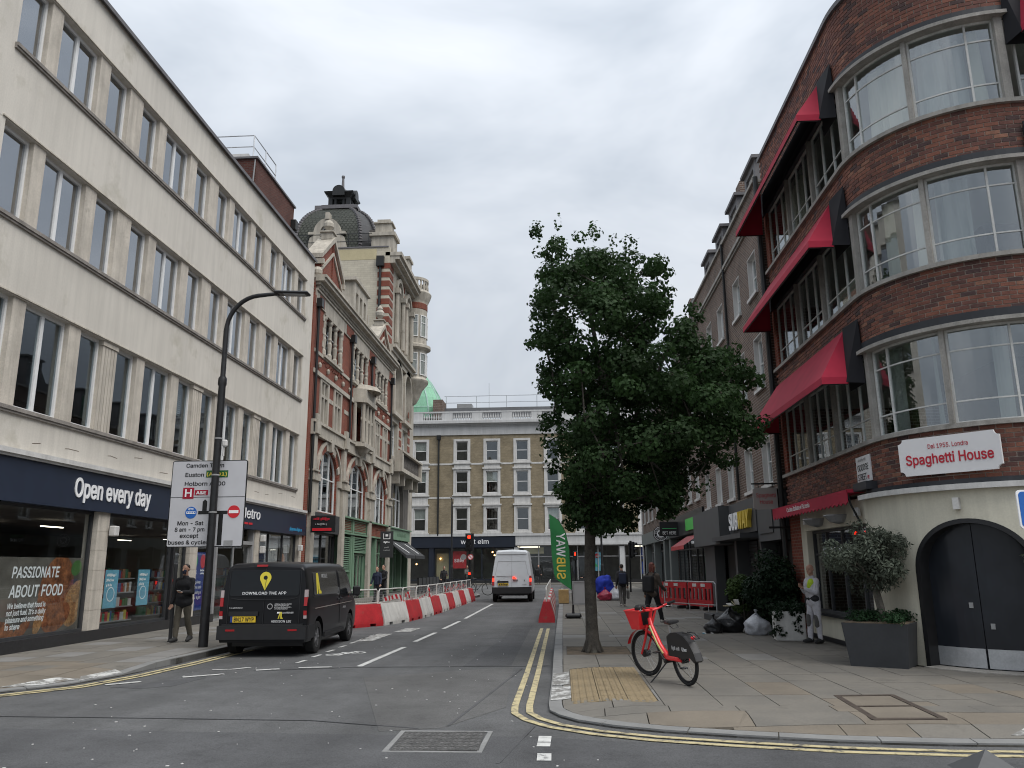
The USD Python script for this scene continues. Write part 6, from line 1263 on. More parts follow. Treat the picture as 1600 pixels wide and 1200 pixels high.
for k in range(48):                              # loose sprays that break the outline
    q = tp.exterior.interpolate(rng.uniform(0, tp.exterior.length)); c = np.array([q.x, ty0+rng.uniform(-0.5, 0.5), q.y+0.05])
    clump(cr, c, rng.uniform(0.10, 0.24), 42, 0.068, rng)
for x, z in ((-0.40, 8.75), (0.05, 8.85), (0.78, 8.7), (0.82, 8.55), (1.2, 8.4), (-0.42, 8.6)): clump(cr, (x, ty0, z), 0.10, 16, 0.065, rng, flat=1.8)
cr.build('crown', M['leaf'], tree)
tr = MB(); trunk = [(0.52, 15.9, 0.08), (0.52, 15.9, 0.25), (0.51, 15.9, 0.6), (0.50, 15.9, 1.4), (0.53, 15.9, 2.3), (0.62, 15.92, 3.1), (0.75, 15.95, 4.2), (0.85, 15.9, 5.6), (0.6, 15.9, 7.2)]
tr.tube(trunk, [0.17, 0.135, 0.118, 0.108, 0.105, 0.10, 0.08, 0.06, 0.025], 14); 
for k in range(5): a = k*1.26+0.4; tr.tube([(0.52+0.08*math.cos(a), 15.9+0.08*math.sin(a), 0.36), (0.52+0.14*math.cos(a), 15.9+0.14*math.sin(a), 0.18), (0.52+0.22*math.cos(a), 15.9+0.22*math.sin(a), 0.09)], [0.045, 0.05, 0.02], 7)
tr.build('trunk', M['bark'], tree, smooth=True)
for i in range(16):
    c, r = cents[int(i*len(cents)/16)]
    s0 = np.array(trunk[3+i % 5]) if i % 5 else np.array(trunk[4]); md_ = (s0+c)/2+np.array([0, 0, 0.25])
    MB().tube([s0, s0*0.7+md_*0.3, md_, c], [0.075, 0.06, 0.04, 0.012], 7).build('limb', M['bark'], tree)
tw = MB()
for c, r in cents[::2]:
    q = min((cents[j][0] for j in range(0, len(cents), 9)), key=lambda q: np.linalg.norm(q-c)+(5 if np.linalg.norm(q-c) < .2 else 0)); tw.tube([c, (c+q)/2+[0, 0, .05], q], [0.008, 0.014, 0.018], 5)
tw.build('twigs', M['bark'], tree, kind='stuff')

def shrub(name, label, cat, c, r, n, lsize, m, seed, tmpl=LEAF, fc=LEAFF, count=24, group=None):
    t = thing(name, label, cat, group=group); rg = np.random.default_rng(seed); mb = MB()
    for k in range(count):
        d = rg.normal(0, 1, 3); d /= np.linalg.norm(d); q = np.asarray(c)+d*np.asarray(r)*rg.uniform(0.35, 0.85); clump(mb, q, 0.30*max(r)*rg.uniform(0.7, 1.2), n, lsize, rg, tmpl, fc, 0.9)
    mb.build('foliage', m, t)
    st = MB()
    for k in range(6): a = k*1.05; st.tube([(c[0]+0.05*math.cos(a), c[1]+0.05*math.sin(a), 0.12), (c[0]+r[0]*0.4*math.cos(a), c[1]+r[1]*0.4*math.sin(a), c[2])], [0.025, 0.012], 5)
    st.build('stems', M['bark'], t)
    return t
shrub('evergreen_shrub', 'tall dark evergreen shrub beside the man in white trousers', 'shrub', (4.95, 20.0, 1.12), (0.70, 0.8, 0.95), 260, 0.075, M['leaf_dark'], 3, count=46)
shrub('variegated_shrub', 'pale edged leafy shrub left of the tall dark evergreen', 'shrub', (4.62, 21.6, 1.0), (0.42, 0.5, 0.6), 170, 0.07, M['leaf_var'], 4, count=22)
# tapered square planters with olive trees
M['planter'] = mat('slate_planter', (0.035, 0.037, 0.04), 0.55, 0.15, 3, 40)
def planter_olive(c, rz, label_p, label_o, seed, crown=(0.80, 0.80, 0.52), zc=1.78, w0=0.84, w1=0.98, h=0.66):
    p = thing('square_planter', label_p, 'planter', (c[0], c[1], 0.12), rz)
    b, t_ = w0/2, w1/2; v = [[-b, -b, 0], [b, -b, 0], [b, b, 0], [-b, b, 0], [-t_, -t_, h], [t_, -t_, h], [t_, t_, h], [-t_, t_, h]]
    MB().add(v, BOXF).build('pot', M['planter'], p); MB().box(-t_+.03, t_-.03, -t_+.03, t_-.03, h, h+0.01).build('soil', M['soil'], p)
    MB().box(-b+0.05, b-0.05, -b+0.05, b-0.05, -0.02, 0.0).build('foot', M['black'], p)
    rg = np.random.default_rng(seed); mb = MB()
    for k in range(40): clump(mb, (rg.uniform(-t_, t_)*0.93, rg.uniform(-t_, t_)*0.93, h+0.06+0.05*rg.random()), 0.11, 60, 0.035, rg, flat=0.9)
    mb.build('box_hedge', M['leaf_hedge'], p)
    o = thing('olive_tree', label_o, 'tree'); mb = MB(); cs = []
    for k in range(72):
        d = rg.normal(0, 1, 3); d /= np.linalg.norm(d); q = np.array([c[0], c[1], zc])+d*np.array(crown)*rg.uniform(0.25, 0.95)
        cs.append(q); clump(mb, q, 0.17*rg.uniform(0.7, 1.3), 130, 0.075, rg, SLIM*[1.1, 1, 1], SLIMF, 0.9)
    mb.build('crown', M['leaf_olive'], o)
    MB().tube([(c[0], c[1], 0.75), (c[0]+0.02, c[1], 1.0), (c[0]-0.02, c[1]+0.01, 1.25), (c[0]+0.03, c[1], 1.5)], [0.075, 0.062, 0.058, 0.04], 9).build('trunk', M['bark_olive'], o)
    lb = MB()
    for q in cs[::2]: lb.tube([(c[0]+0.0, c[1], 1.28), (np.array([c[0], c[1], 1.45])+q)/2, q], [0.03, 0.015, 0.005], 5)
    lb.build('branches', M['bark_olive'], o)
planter_olive((5.08, 13.75), -33, 'large dark square planter left of the arched door', 'grey green olive tree in the planter left of the arched door', 21)
planter_olive((7.30, 11.72), 0, 'dark square planter right of the arched door', 'olive tree at the right edge of the picture beyond the arched door', 22, (0.75, 0.7, 0.5), 1.72)
# pale trough with ivy, dark pot with spiky plant
tr_ = thing('pale_trough_planter', 'weathered white planter box with trailing ivy beside the man in white trousers', 'planter')
MB().rbox((4.78, 18.15, 0.42), (0.62, 0.55, 0.60), Rz(-8), 0.02).build('pot', M['white_plastic'], tr_)
mb = MB(); rg = np.random.default_rng(31)
for k in range(20): clump(mb, (4.50+rg.uniform(-0.08, 0.55), 18.0+rg.uniform(-0.2, 0.35), rg.uniform(0.66, 0.85)), 0.12, 50, 0.05, rg)
for k in range(14): clump(mb, (4.46+rg.uniform(-0.06, 0.1), 17.95+rg.uniform(-0.1, 0.1), rg.uniform(0.2, 0.7)), 0.08, 26, 0.05, rg)
for k in range(10): clump(mb, (4.75+0.2*rg.random(), 17.86, 0.70-0.045*k), 0.05, 16, 0.045, rg)
mb.build('ivy', M['leaf_dark'], tr_)
def pot_plant(c, label, h, seed, r=0.26, hp=0.42):
    p = thing('dark_plant_pot', label, 'plant pot'); MB().lathe([(0.0, 0.0), (r*0.75, 0.0), (r, hp), (r*1.08, hp), (r*1.08, hp+0.04), (r*0.9, hp+0.04), (r*0.85, hp-0.03), (0, hp-0.03)], (c[0], c[1], 0.12), 16).build('pot', M['planter'], p)
    rg = np.random.default_rng(seed); mb = MB()
    for k in range(90):
        a, e = rg.uniform(0, 6.28), rg.uniform(0.3, 1.2); d = np.array([math.cos(a)*math.cos(e), math.sin(a)*math.cos(e), math.sin(e)]); L_ = h*rg.uniform(0.6, 1.0); b = np.array([-math.sin(a), math.cos(a), 0])*0.016
        p0 = np.array([c[0], c[1], 0.12+hp]); p1 = p0+d*L_*0.55; p2 = p0+d*L_-[0, 0, L_*0.22]
        mb.add([p0-b, p0+b, p1+b*1.2, p1-b*1.2, p2], [[0, 1, 2], [0, 2, 3], [3, 2, 4]])
    mb.build('leaves', M['leaf_hedge'], p)
pot_plant((4.62, 22.3), 'dark round pot with spiky grass plant beside the rubbish bags', 0.5, 41); pot_plant((5.05, 22.9), 'dark pot with spiky plant against the dark shop pillar', 0.55, 42)

# ================================================================ vehicles
def van(name, label, W, H, L, wb, rear_over, tumble, m_body, dark, nose=0.95, roof_end=None, r=0.32, zb=0.28):
    t = thing(name, label, 'van')
    hw = W/2; st = []
    re = roof_end or L-1.25
    for y, zt, ws in ((0.0, H-0.10, 0.975), (0.05, H-0.04, 0.99), (0.16, H-0.01, 1.0), (0.6, H, 1.0), (re*0.6, H, 1.0), (re-0.25, H-0.02, 1.0), (re, H-0.08, 0.995), (re+0.28, H-0.28, 0.985), (L-0.72, 1.16*H/1.83 if H < 2.2 else 1.45, 0.97), (L-0.4, nose+0.06, 0.95), (L-0.12, nose-0.06, 0.9), (L, nose-0.25, 0.78)): st.append((y, zt, ws))
    def ring(y, zt, ws):
        right = []
        for z in (zb, zb+0.08, 0.55, 0.85, 1.0): 
            if z < zt-0.16: right.append((hw*ws*(0.955 if z < zb+.05 else 0.985 if z < .5 else 1.0), z))
        zs = np.linspace(max(1.0, 0), max(zt-0.14, 1.02), 5)[1:] if zt > 1.2 else [zt-0.14, zt-0.13, zt-0.12, zt-0.11]
        wz = lambda z: hw*ws*(1-tumble*max(0, (z-1.0)/(H-1.0))**1.25)
        for z in zs: right.append((wz(z), z))
        while len(right) < 9: right.insert(0, right[0])
        wt = wz(zt-0.14)
        for a in (25, 55, 80): right.append((wt-0.13*(1-math.cos(math.radians(a))), zt-0.14+0.12*math.sin(math.radians(a))))
        right.append((0.0, zt+0.012)); 
        ys = [y]*len(right)
        return [(x, y+0.085*max(0, z-0.95)*max(0, 1-y/0.9), z) for x, z in right]+[(-x, y+0.085*max(0, z-0.95)*max(0, 1-y/0.9), z) for x, z in right[-2::-1]]
    R = [ring(*s) for s in st]; n = len(R[0]); v = np.array([p for q in R for p in q]); f = []
    for i in range(len(R)-1):
        for k in range(n): a, b = i*n+k, i*n+(k+1) % n; f += [[a, b, b+n], [a, b+n, a+n]]
    for i in (0, len(R)-1):
        c = len(v); v = np.vstack([v, np.mean(R[i], axis=0)]); f += [[i*n+k, i*n+(k+1) % n, c][::(-1 if i == 0 else 1)] for k in range(n)]
    tm = trimesh.Trimesh(v, f, process=True); tm.merge_vertices(); trimesh.repair.fix_normals(tm)
    body = None
    try:
        mf = Manifold(m3.Mesh(np.asarray(tm.vertices, np.float32), np.asarray(tm.faces, np.uint32)))
        if mf.is_empty(): raise ValueError
        for y in (rear_over, rear_over+wb):
            for s in (-1, 1):
                cyl = Manifold.cylinder(0.30, r+0.075, r+0.075, 40).rotate([0, 90, 0]).translate([s*hw-0.15, y, r+0.02])
                mf = mf-cyl
        v, f, _ = meshkit.arrays(mf); body = (v, f)
    except Exception: body = (np.array(tm.vertices), np.array(tm.faces))
    MB().add(*body).build('body', m_body, t, smooth=32)
    for y in (rear_over, rear_over+wb):
        for s in (-1, 1):
            x = s*(hw-0.11)
            w = MB(); T_ = lambda p: [(x+q[0]*s, y+q[1], r+q[2]) for q in p]
            pr = [(-0.09, r*0.62), (-0.1, r*0.9), (-0.085, r*0.985), (-0.05, r), (0.05, r), (0.085, r*0.985), (0.1, r*0.9), (0.095, r*0.62), (0.05, r*0.6)]
            vv = [(x+s*o, y+q*math.cos(a), r+q*math.sin(a)) for o, q in pr for a in np.arange(28)*2*math.pi/28]; ff = [[i*28+k, i*28+(k+1) % 28, (i+1)*28+(k+1) % 28, (i+1)*28+k] for i in range(len(pr)-1) for k in range(28)]
            wheel = w.add(vv, ff).build('wheel', M['rubber'], t, smooth=40)
            rim = MB(); pr = [(0.04, r*0.63), (0.075, r*0.62), (0.06, r*0.5), (0.055, 0.09), (0.08, 0.06), (0.08, 0.0)]
            vv = [(x+s*o, y+q*math.cos(a), r+q*math.sin(a)) for o, q in pr for a in np.arange(24)*2*math.pi/24]; ff = [[i*24+k, i*24+(k+1) % 24, (i+1)*24+(k+1) % 24, (i+1)*24+k] for i in range(len(pr)-1) for k in range(24)]
            rim.add(vv, ff)
            for k in range(5): a = k*1.2566; rim.rbox((x+s*0.075, y+0.11*math.cos(a)*1.0, r+0.11*math.sin(a)), (0.02, 0.13, 0.035), Rx(math.degrees(a)), 0.006)
            rim.build('rim', M['alloy'], wheel)
            MB().cyl((x-s*0.1, y, r), (x-s*0.16, y, r), r*0.6, n=16).build('brake_drum', M['black'], wheel)
    MB().box(-hw*0.8, hw*0.8, 0.35, L-0.5, zb-0.10, zb+0.02).build('underbody', M['black'], t)
    return t, hw
def sidewall(W, H, tumble, s):                   # (along, outwards, up) on the side of a van
    def T(v):
        z = v[:, 2]; x = W/2*(1-tumble*np.maximum(0, (z-1.0)/(H-1.0))**1.25)+v[:, 1]
        return np.c_[s*x, v[:, 0]+0.085*np.maximum(0, z-.95)*np.maximum(0, 1-v[:, 0]/.9), z]
    T.flip = s > 0
    return T
def rearwall(v): return np.c_[v[:, 0], -v[:, 1]+0.085*np.maximum(0, v[:, 2]-0.95), v[:, 2]]
rearwall.flip = True
def zs_poly(mb, g, d0, d1, step=0.12):           # sliced in z, for tapering sides
    _, y0, _, y1 = g.bounds; n = max(1, int((y1-y0)/step))
    for i in range(n): mb.poly(g.intersection(sbox(-20, y0+(y1-y0)*i/n, 20, y0+(y1-y0)*(i+1)/n)), d0, d1)
    return mb
M['van_black'] = mat('black_van_paint', (0.0055, 0.0055, 0.0065), 0.34, 0.25, 2.5, 0, spec=0.22, coat=0.12, stain=((0.011, 0.010, 0.009), 1.6, 0.58)); M['van_white'] = mat('white_van_paint', (0.52, 0.54, 0.56), 0.4, 0.05, 1.5, 0, coat=0.3, stain=((0.42, 0.42, 0.41), 1.5, 0.6))
M['tint'] = mat('tinted_glass', (0.005, 0.006, 0.007), 0.10, 0.1, 3, 0, spec=0.35); M['bumper'] = mat('bumper_plastic', (0.014, 0.014, 0.015), 0.6, 0.15, 6, 80); M['lens_red'] = mat('tail_lens', (0.30, 0.008, 0.01), 0.2, 0.1, 5, 0, spec=0.6); M['lens_clear'] = mat('clear_lens', (0.36, 0.30, 0.30), 0.2, 0.1, 5, 0)
M['brake'] = emit('brake_light', (1.0, 0.03, 0.015), 2.0); M['plate_yellow'] = mat('plate_yellow', (0.62, 0.42, 0.03), 0.4, 0.04, 3, 0); M['logo_yellow'] = mat('logo_yellow', (0.62, 0.52, 0.05), 0.4, 0.04, 3, 0); M['chrome'] = mat('chrome', (0.6, 0.6, 0.6), 0.25, 0.05, 3, 0, metal=1.0)
VW, VH, VT = 1.80, 1.83, 0.17
bv, hw = van('black_van', 'black people carrier van with yellow logos parked behind the direction sign', VW, VH, 4.55, 2.78, 0.80, VT, M['van_black'], True)
move(bv, (-5.96, 16.12, 0), 1.2)
RW = rearwall
MB(RW).box(-hw*0.985, hw*0.985, -0.16, 0.07, 0.34, 0.60).box(-hw*0.9, hw*0.9, -0.1, 0.035, 0.60, 0.63).build('rear_bumper', M['bumper'], bv)
for s in (-1, 1): MB(RW).box(s*0.62-0.09, s*0.62+0.09, 0.07, 0.075, 0.50, 0.535).build('reflector', M['lens_red'], bv)
wn = sbox(-0.70, 1.17, 0.70, 1.66).buffer(-0.05).buffer(0.05)
zs_poly(MB(RW), wn, -0.01, 0.012).build('rear_window', M['tint'], bv)
MB(RW).box(-0.004, 0.004, 0.0, 0.014, 0.62, 1.70).build('door_seam', M['black'], bv)
zs_poly(MB(RW), LineString([(-0.72, 0.64), (-0.72, 1.66), (0.72, 1.66), (0.72, 0.64)]).buffer(0.006), 0.0, 0.006).build('door_edge', M['black'], bv)
MB(RW).poly(LineString([(-0.66, 1.13), (-0.5, 1.10), (0.5, 1.10), (0.66, 1.13)]).buffer(0.006), 0.0, 0.014).build('door_crease', M['bumper'], bv)
for s in (-1, 1):
    x0, x1 = sorted((s*hw*0.985, s*(hw*0.985-0.085)))
    x0, x1 = x0+0.012, x1-0.012
    for za, zb_ in ((1.14, 1.28), (0.73, 0.79)): MB(RW).box(x0, x1, -0.06, 0.02, za, zb_).build('reversing_lens', M['lens_clear'], bv)
    for za, zb_ in ((0.97, 1.139), (0.791, 0.88)): MB(RW).box(x0, x1, -0.06, 0.021, za, zb_).build('tail_light', M['lens_red'], bv)
MB(RW).box(-0.19, 0.02, -0.02, 0.03, 1.735, 1.775).build('high_brake_light', M['lens_red'], bv)
pl = MB(RW).box(-0.64, -0.14, 0.0, 0.025, 0.665, 0.78).build('number_plate', M['plate_yellow'], bv); MB(RW).box(-0.645, -0.60, 0.025, 0.028, 0.665, 0.78).build('blue_band', M['poster_navy'], pl); MB(RW).box(-0.68, -0.10, 0.0, 0.03, 0.785, 0.87).build('handle_recess', M['bumper'], bv)
text('BN17 WYP', 0.075, M['black_letter'], 'lettering', pl, RW, -0.57, 0.026, 0.685, 0.003, bold=True, width=0.40)
pin = Polygon([(0.115*math.cos(a), 1.52+0.115*math.sin(a)) for a in np.linspace(-0.35, math.pi+0.35, 24)]+[(0.0, 1.275)]).difference(Point(0, 1.52).buffer(0.042))
zs_poly(MB(RW), pin, 0.012, 0.017, 0.06).build('map_pin_logo', M['logo_yellow'], bv); MB(RW).rbox((0.012, 0.019, 1.40), (0.008, 0.004, 0.17), Ry(5)).build('logo_line', M['black'], bv)
text('DOWNLOAD THE APP', 0.052, M['white_letter'], 'lettering', bv, RW, -0.44, 0.013, 1.195, 0.003, width=0.88)
def al_logo(T, u, z, h, par, d):
    s = h/0.25
    MB(T).poly(Polygon([(u, z), (u+0.075*s, z+0.25*s), (u+0.11*s, z+0.25*s), (u+0.11*s, z), (u+0.085*s, z), (u+0.085*s, z+0.15*s), (u+0.035*s, z)]), d, d+0.004).poly(Polygon([(u+0.12*s, z), (u+0.12*s, z+0.25*s), (u+0.155*s, z+0.25*s), (u+0.155*s, z+0.04*s), (u+0.20*s, z+0.03*s), (u+0.20*s, z)]), d, d+0.004).build('monogram', M['logo_yellow'], par)
al_logo(RW, 0.30, 0.73, 0.13, bv, 0.004); text('ADDISON LEE', 0.04, M['white_letter'], 'lettering', bv, RW, 0.17, 0.004, 0.66, 0.002, width=0.40)
MB(RW).poly(Point(0.13, 0.965).buffer(0.055).difference(Point(0.13, 0.965).buffer(0.042)), 0.0, 0.006).build('round_badge', M['print_grey'], bv)
for k in range(4): strokes(0.22, 1.00-0.03*k, 0.34-0.06*(k % 2), 0.02, M['print_grey'], bv, RW, 0.003, k)
MB(RW).box(0.28, 0.37, 0.003, 0.006, 0.83, 0.86).build('white_tag', M['white_letter'], bv); strokes(0.39, 0.83, 0.22, 0.03, M['print_grey'], bv, RW, 0.003, 6); strokes(-0.68, 0.93, 0.26, 0.025, M['print_grey'], bv, RW, 0.003, 7)
SR = sidewall(VW, VH, VT, 1)
zs_poly(MB(SR), Polygon([(0.42, 1.16), (2.35, 1.14), (2.42, 1.62), (0.48, 1.62)]).buffer(-0.04).buffer(0.04), -0.01, 0.010).build('side_window', M['tint'], bv); zs_poly(MB(SR), Polygon([(2.55, 1.12), (3.62, 1.10), (3.18, 1.60), (2.58, 1.62)]).buffer(-0.03).buffer(0.03), -0.01, 0.010).build('front_side_window', M['tint'], bv)
zs_poly(MB(SR), LineString([(2.48, 0.5), (2.48, 1.66)]).buffer(0.006).union(LineString([(0.35, 1.13), (2.45, 1.105), (2.52, 1.3)]).buffer(0.009)), 0.0, 0.008).build('door_seam', M['bumper'], bv)
MB(SR).poly(LineString([(0.5, 0.90), (3.6, 0.92)]).buffer(0.006), 0.0, 0.008).build('side_stripe', mat('pale_stripe', (0.30, 0.27, 0.24), 0.5), bv); MB(SR).poly(LineString([(2.3, 1.12), (2.4, 1.125), (2.45, 1.26)]).buffer(0.012), 0.006, 0.016).build('bright_trim', M['chrome'], bv)
al_logo(SR, 0.62, 1.18, 0.42, bv, 0.012); text('MOBILE', 0.075, M['print_grey'], 'lettering', bv, SR, 1.12, 0.012, 1.50, 0.003, width=0.46)
MB(SR).box(0.0, 0.5, -0.03, 0.012, 0.34, 0.60).build('bumper_corner', M['bumper'], bv); MB(SR).box(1.25, 2.9, -0.03, 0.015, 0.29, 0.38).build('side_sill', M['bumper'], bv)
for yy in (2.58, 2.32): MB(SR).rbox((yy, 0.012, 1.02), (0.14, 0.03, 0.03), None, 0.01).build('door_handle', M['bumper'], bv)
for s in (-1, 1): MB().rbox((s*(hw+0.14), 3.48, 1.16), (0.17, 0.10, 0.24), None, 0.035).box(min(s*hw, s*(hw+0.1)), max(s*hw, s*(hw+0.1)), 3.45, 3.51, 1.05, 1.10).build('door_mirror', M['bumper'], bv)
MB().add([[-0.72, 3.40, 1.72], [0.72, 3.40, 1.72], [0.80, 3.86, 1.22], [-0.80, 3.86, 1.22]], [[0, 1, 2, 3]]).build('windscreen', M['tint'], bv)
text('Addison', 0.05, M['print_grey'], 'lettering', bv, SR, 2.75, 0.006, 0.80, 0.002, width=0.28)
WW, WH, WT = 1.98, 2.50, 0.24
wv, hw = van('white_van', 'white high roof panel van with brake lights on driving away along the street', WW, WH, 5.2, 3.2, 0.95, WT, M['van_white'], False, 1.15, 4.0, 0.33, 0.42)
move(wv, (-2.52, 39.9, 0), 0.5)
MB(RW).box(-hw*0.97, hw*0.97, -0.15, 0.08, 0.42, 0.72).build('rear_bumper', M['bumper'], wv); MB(RW).box(-0.004, 0.004, 0.0, 0.012, 0.72, 2.32).build('door_seam', M['print_grey'], wv)
zs_poly(MB(RW), LineString([(-0.80, 1.30), (-0.66, 1.95), (0.66, 1.95), (0.80, 1.30)]).buffer(0.008), 0.0, 0.006).build('panel_crease', M['print_grey'], wv); MB(RW).box(-0.72, 0.72, 0.0, 0.02, 2.27, 2.295).box(-0.75, 0.1, 0.0, 0.015, 1.235, 1.25).build('roof_lip', M['print_grey'], wv)
for s in (-1, 1):
    x0, x1 = sorted((s*hw*0.97, s*(hw*0.97-0.11)))
    MB(RW).box(x0, x1, -0.06, 0.03, 0.80, 1.25).build('tail_light', M['lens_red'], wv); MB(RW).box(x0+0.01, x1-0.01, 0.03, 0.035, 0.98, 1.14).build('lit_brake_light', M['brake'], wv)
MB(RW).poly(Polygon([(0.05, 1.11), (0.22, 1.11), (0.14, 1.21), (0.05, 1.21)]), 0.0, 0.03).build('lit_brake_light', M['brake'], wv)
MB(RW).box(-0.70, -0.16, 0.0, 0.04, 0.93, 1.01).build('handle_recess', M['bumper'], wv); pl = MB(RW).box(-0.66, -0.16, 0.0, 0.025, 0.80, 0.91).build('number_plate', M['plate_yellow'], wv); strokes(-0.62, 0.82, 0.42, 0.07, M['black_letter'], pl, RW, 0.025, 2)
MB(RW).box(0.06, 0.30, 0.0, 0.03, 1.03, 1.07).build('door_handle', M['bumper'], wv); strokes(0.5, 0.83, 0.24, 0.04, M['print_grey'], wv, RW, 0.003, 4)
for x in (-0.62, 0.62): MB(RW).box(x-0.02, x+0.02, 0.0, 0.01, 1.02, 1.06).build('hinge_cap', M['bumper'], wv)
MB().box(-0.6, 0.6, 0.0, 0.1, 0.30, 0.34).build('tow_bar', M['grey'], wv)
for s in (-1, 1): MB().rbox((s*(hw+0.15), 3.75, 1.35), (0.2, 0.12, 0.34), None, 0.03).build('door_mirror', M['bumper'], wv)
SRW = sidewall(WW, WH, WT, 1)
zs_poly(MB(SRW), Polygon([(3.2, 1.3), (4.3, 1.3), (3.95, 1.9), (3.2, 1.95)]), -0.01, 0.01).build('front_side_window', M['tint'], wv)

# ================================================================ red and white water-filled barriers
def barrier(color, label):
    b = thing('road_barrier', label, 'barrier', group=None)
    L = 1.70; pr = Polygon([(-0.25, 0.0), (0.25, 0.0), (0.25, 0.10), (0.23, 0.20), (0.115, 0.58), (0.10, 0.63), (-0.10, 0.63), (-0.115, 0.58), (-0.23, 0.20), (-0.25, 0.10)])
    tm = trimesh.creation.extrude_polygon(pr, L, engine='earcut'); v = np.array(tm.vertices); mf = Manifold(m3.Mesh(np.c_[v[:, 2]-L/2, v[:, 0], v[:, 1]].astype(np.float32), np.asarray(tm.faces, np.uint32)))
    for x in (-0.42, 0.42): mf = mf-Manifold.cube([0.24, 0.7, 0.09], True).translate([x, 0, 0.035])
    MB().tm(mf).build('body', M[color], b, smooth=25)
    MB().box(L/2, L/2+0.03, -0.07, 0.07, 0.12, 0.55).build('joining_lug', M[color], b)
    f = MB().tube([(-0.82, 0, 0.60), (-0.82, 0, 0.98), (-0.76, 0, 1.05), (0.76, 0, 1.05), (0.82, 0, 0.98), (0.82, 0, 0.60)], 0.021, 7).cyl((-0.82, 0, 0.66), (0.82, 0, 0.66), 0.014, n=6).build('mesh_frame', M['white_plastic'], b)
    w = MB()
    for k in range(21): w.cyl((-0.78+k*0.078, 0, 0.66), (-0.78+k*0.078, 0, 1.04), 0.0026, n=3)
    for k in range(4): w.cyl((-0.8, 0, 0.74+k*0.075), (0.8, 0, 0.74+k*0.075), 0.0026, n=3)
    w.build('wire_mesh', M['steel'], b, kind='stuff')
    return b
LB = [(-6.55, 23.35), (-5.62, 24.85), (-5.22, 26.40), (-5.08, 28.15), (-4.97, 29.9), (-4.92, 31.65), (-4.90, 33.4), (-4.88, 35.15), (-4.85, 36.9), (-4.82, 38.65), (-4.80, 40.4), (-4.78, 42.1)]
proto = {}
ordn = ['first', 'second', 'third', 'fourth', 'fifth', 'sixth', 'seventh', 'eighth', 'ninth', 'tenth', 'eleventh', 'twelfth']
for i in range(len(LB)-1):
    (x0, y0), (x1, y1) = LB[i], LB[i+1]; col = ('red_plastic', 'white_plastic')[i % 2]; cn = col.split('_')[0]
    lab = f'{cn} water-filled barrier, {ordn[i]} from the black van in the left-hand row'; loc = ((x0+x1)/2, (y0+y1)/2, 0); rz = math.degrees(math.atan2(y1-y0, x1-x0))
    if col not in proto:
        o = proto[col] = barrier(col, lab); move(o, loc, rz); meta(o, group='barriers along the left of the road')
    else: copy(proto[col], loc, rz, lab, 'barriers along the left of the road')
for i in range(9):
    col = ('red_plastic', 'white_plastic')[i % 2]
    copy(proto[col], (-0.56-0.012*i, 26.5+1.74*i, 0), 90.5, f'{col.split("_")[0]} water-filled barrier, {ordn[i]} from the flag in the row along the right kerb', 'barriers along the right kerb')
# barrier tape flapping on the frames
M['tape'] = usdkit.material(stage, '/World/Looks/barrier_tape', {'g': ('geometry', {}), 's': ('mapping', {'scale': (2.2, 2.2, 2.2)}), 'w': ('wave_texture', {'wave_type': 'bands', 'bands_direction': 'diagonal', 'profile': 'saw', 'scale': 0.9}), 'r': ('rgb_ramp', {'ramp': [(0.0, (0.5, 0.02, 0.03)), (0.5, (0.62, 0.6, 0.58))], 'interpolate': False}), 'p': ('principled_bsdf', {'roughness': 0.4})}, [('g.position', 's.vector'), ('s.vector', 'w.vector'), ('w.fac', 'r.fac'), ('r.color', 'p.base_color')], surface='p.BSDF')
tape = thing('barrier_tape', 'red and white plastic tape sagging along the left-hand barriers', 'tape')
def ribbon(pts, w, name):
    p = np.array(pts, float); u = np.array([0, 0.05, 1.0]); v = np.vstack([p-u*w/2, p+u*w/2+np.array([0.02, 0, 0])]); n = len(p)
    MB().add(v, [[i, i+1, n+i+1, n+i] for i in range(n-1)]).build(name, M['tape'], tape)
rt_ = random.Random(9)
def sag(a, b, drop, n=9): return [tuple(np.array(a)*(1-t)+np.array(b)*t+np.array([0.04*math.sin(9*t), 0.05*math.sin(7*t+1), -drop*4*t*(1-t)+0.03*math.sin(11*t)])) for t in np.linspace(0, 1, n)]
ribbon(sag((-5.52, 24.95, 0.72), (-5.2, 26.2, 0.74), -0.06), 0.14, 'tape_strip'); ribbon(sag((-5.15, 26.5, 0.85), (-4.95, 29.6, 0.92), 0.30, 14), 0.09, 'tape_strip'); ribbon(sag((-5.2, 26.5, 0.68), (-5.1, 27.0, 0.95), 0.05), 0.15, 'tape_strip'); ribbon(sag((-4.93, 29.7, 0.95), (-4.9, 30.2, 0.7), 0.1), 0.12, 'tape_strip')
for k in range(5): ribbon(sag((-4.86, 33+1.5*k, 0.92), (-4.82, 34.3+1.5*k, 0.95), 0.22), 0.10, 'tape_strip')

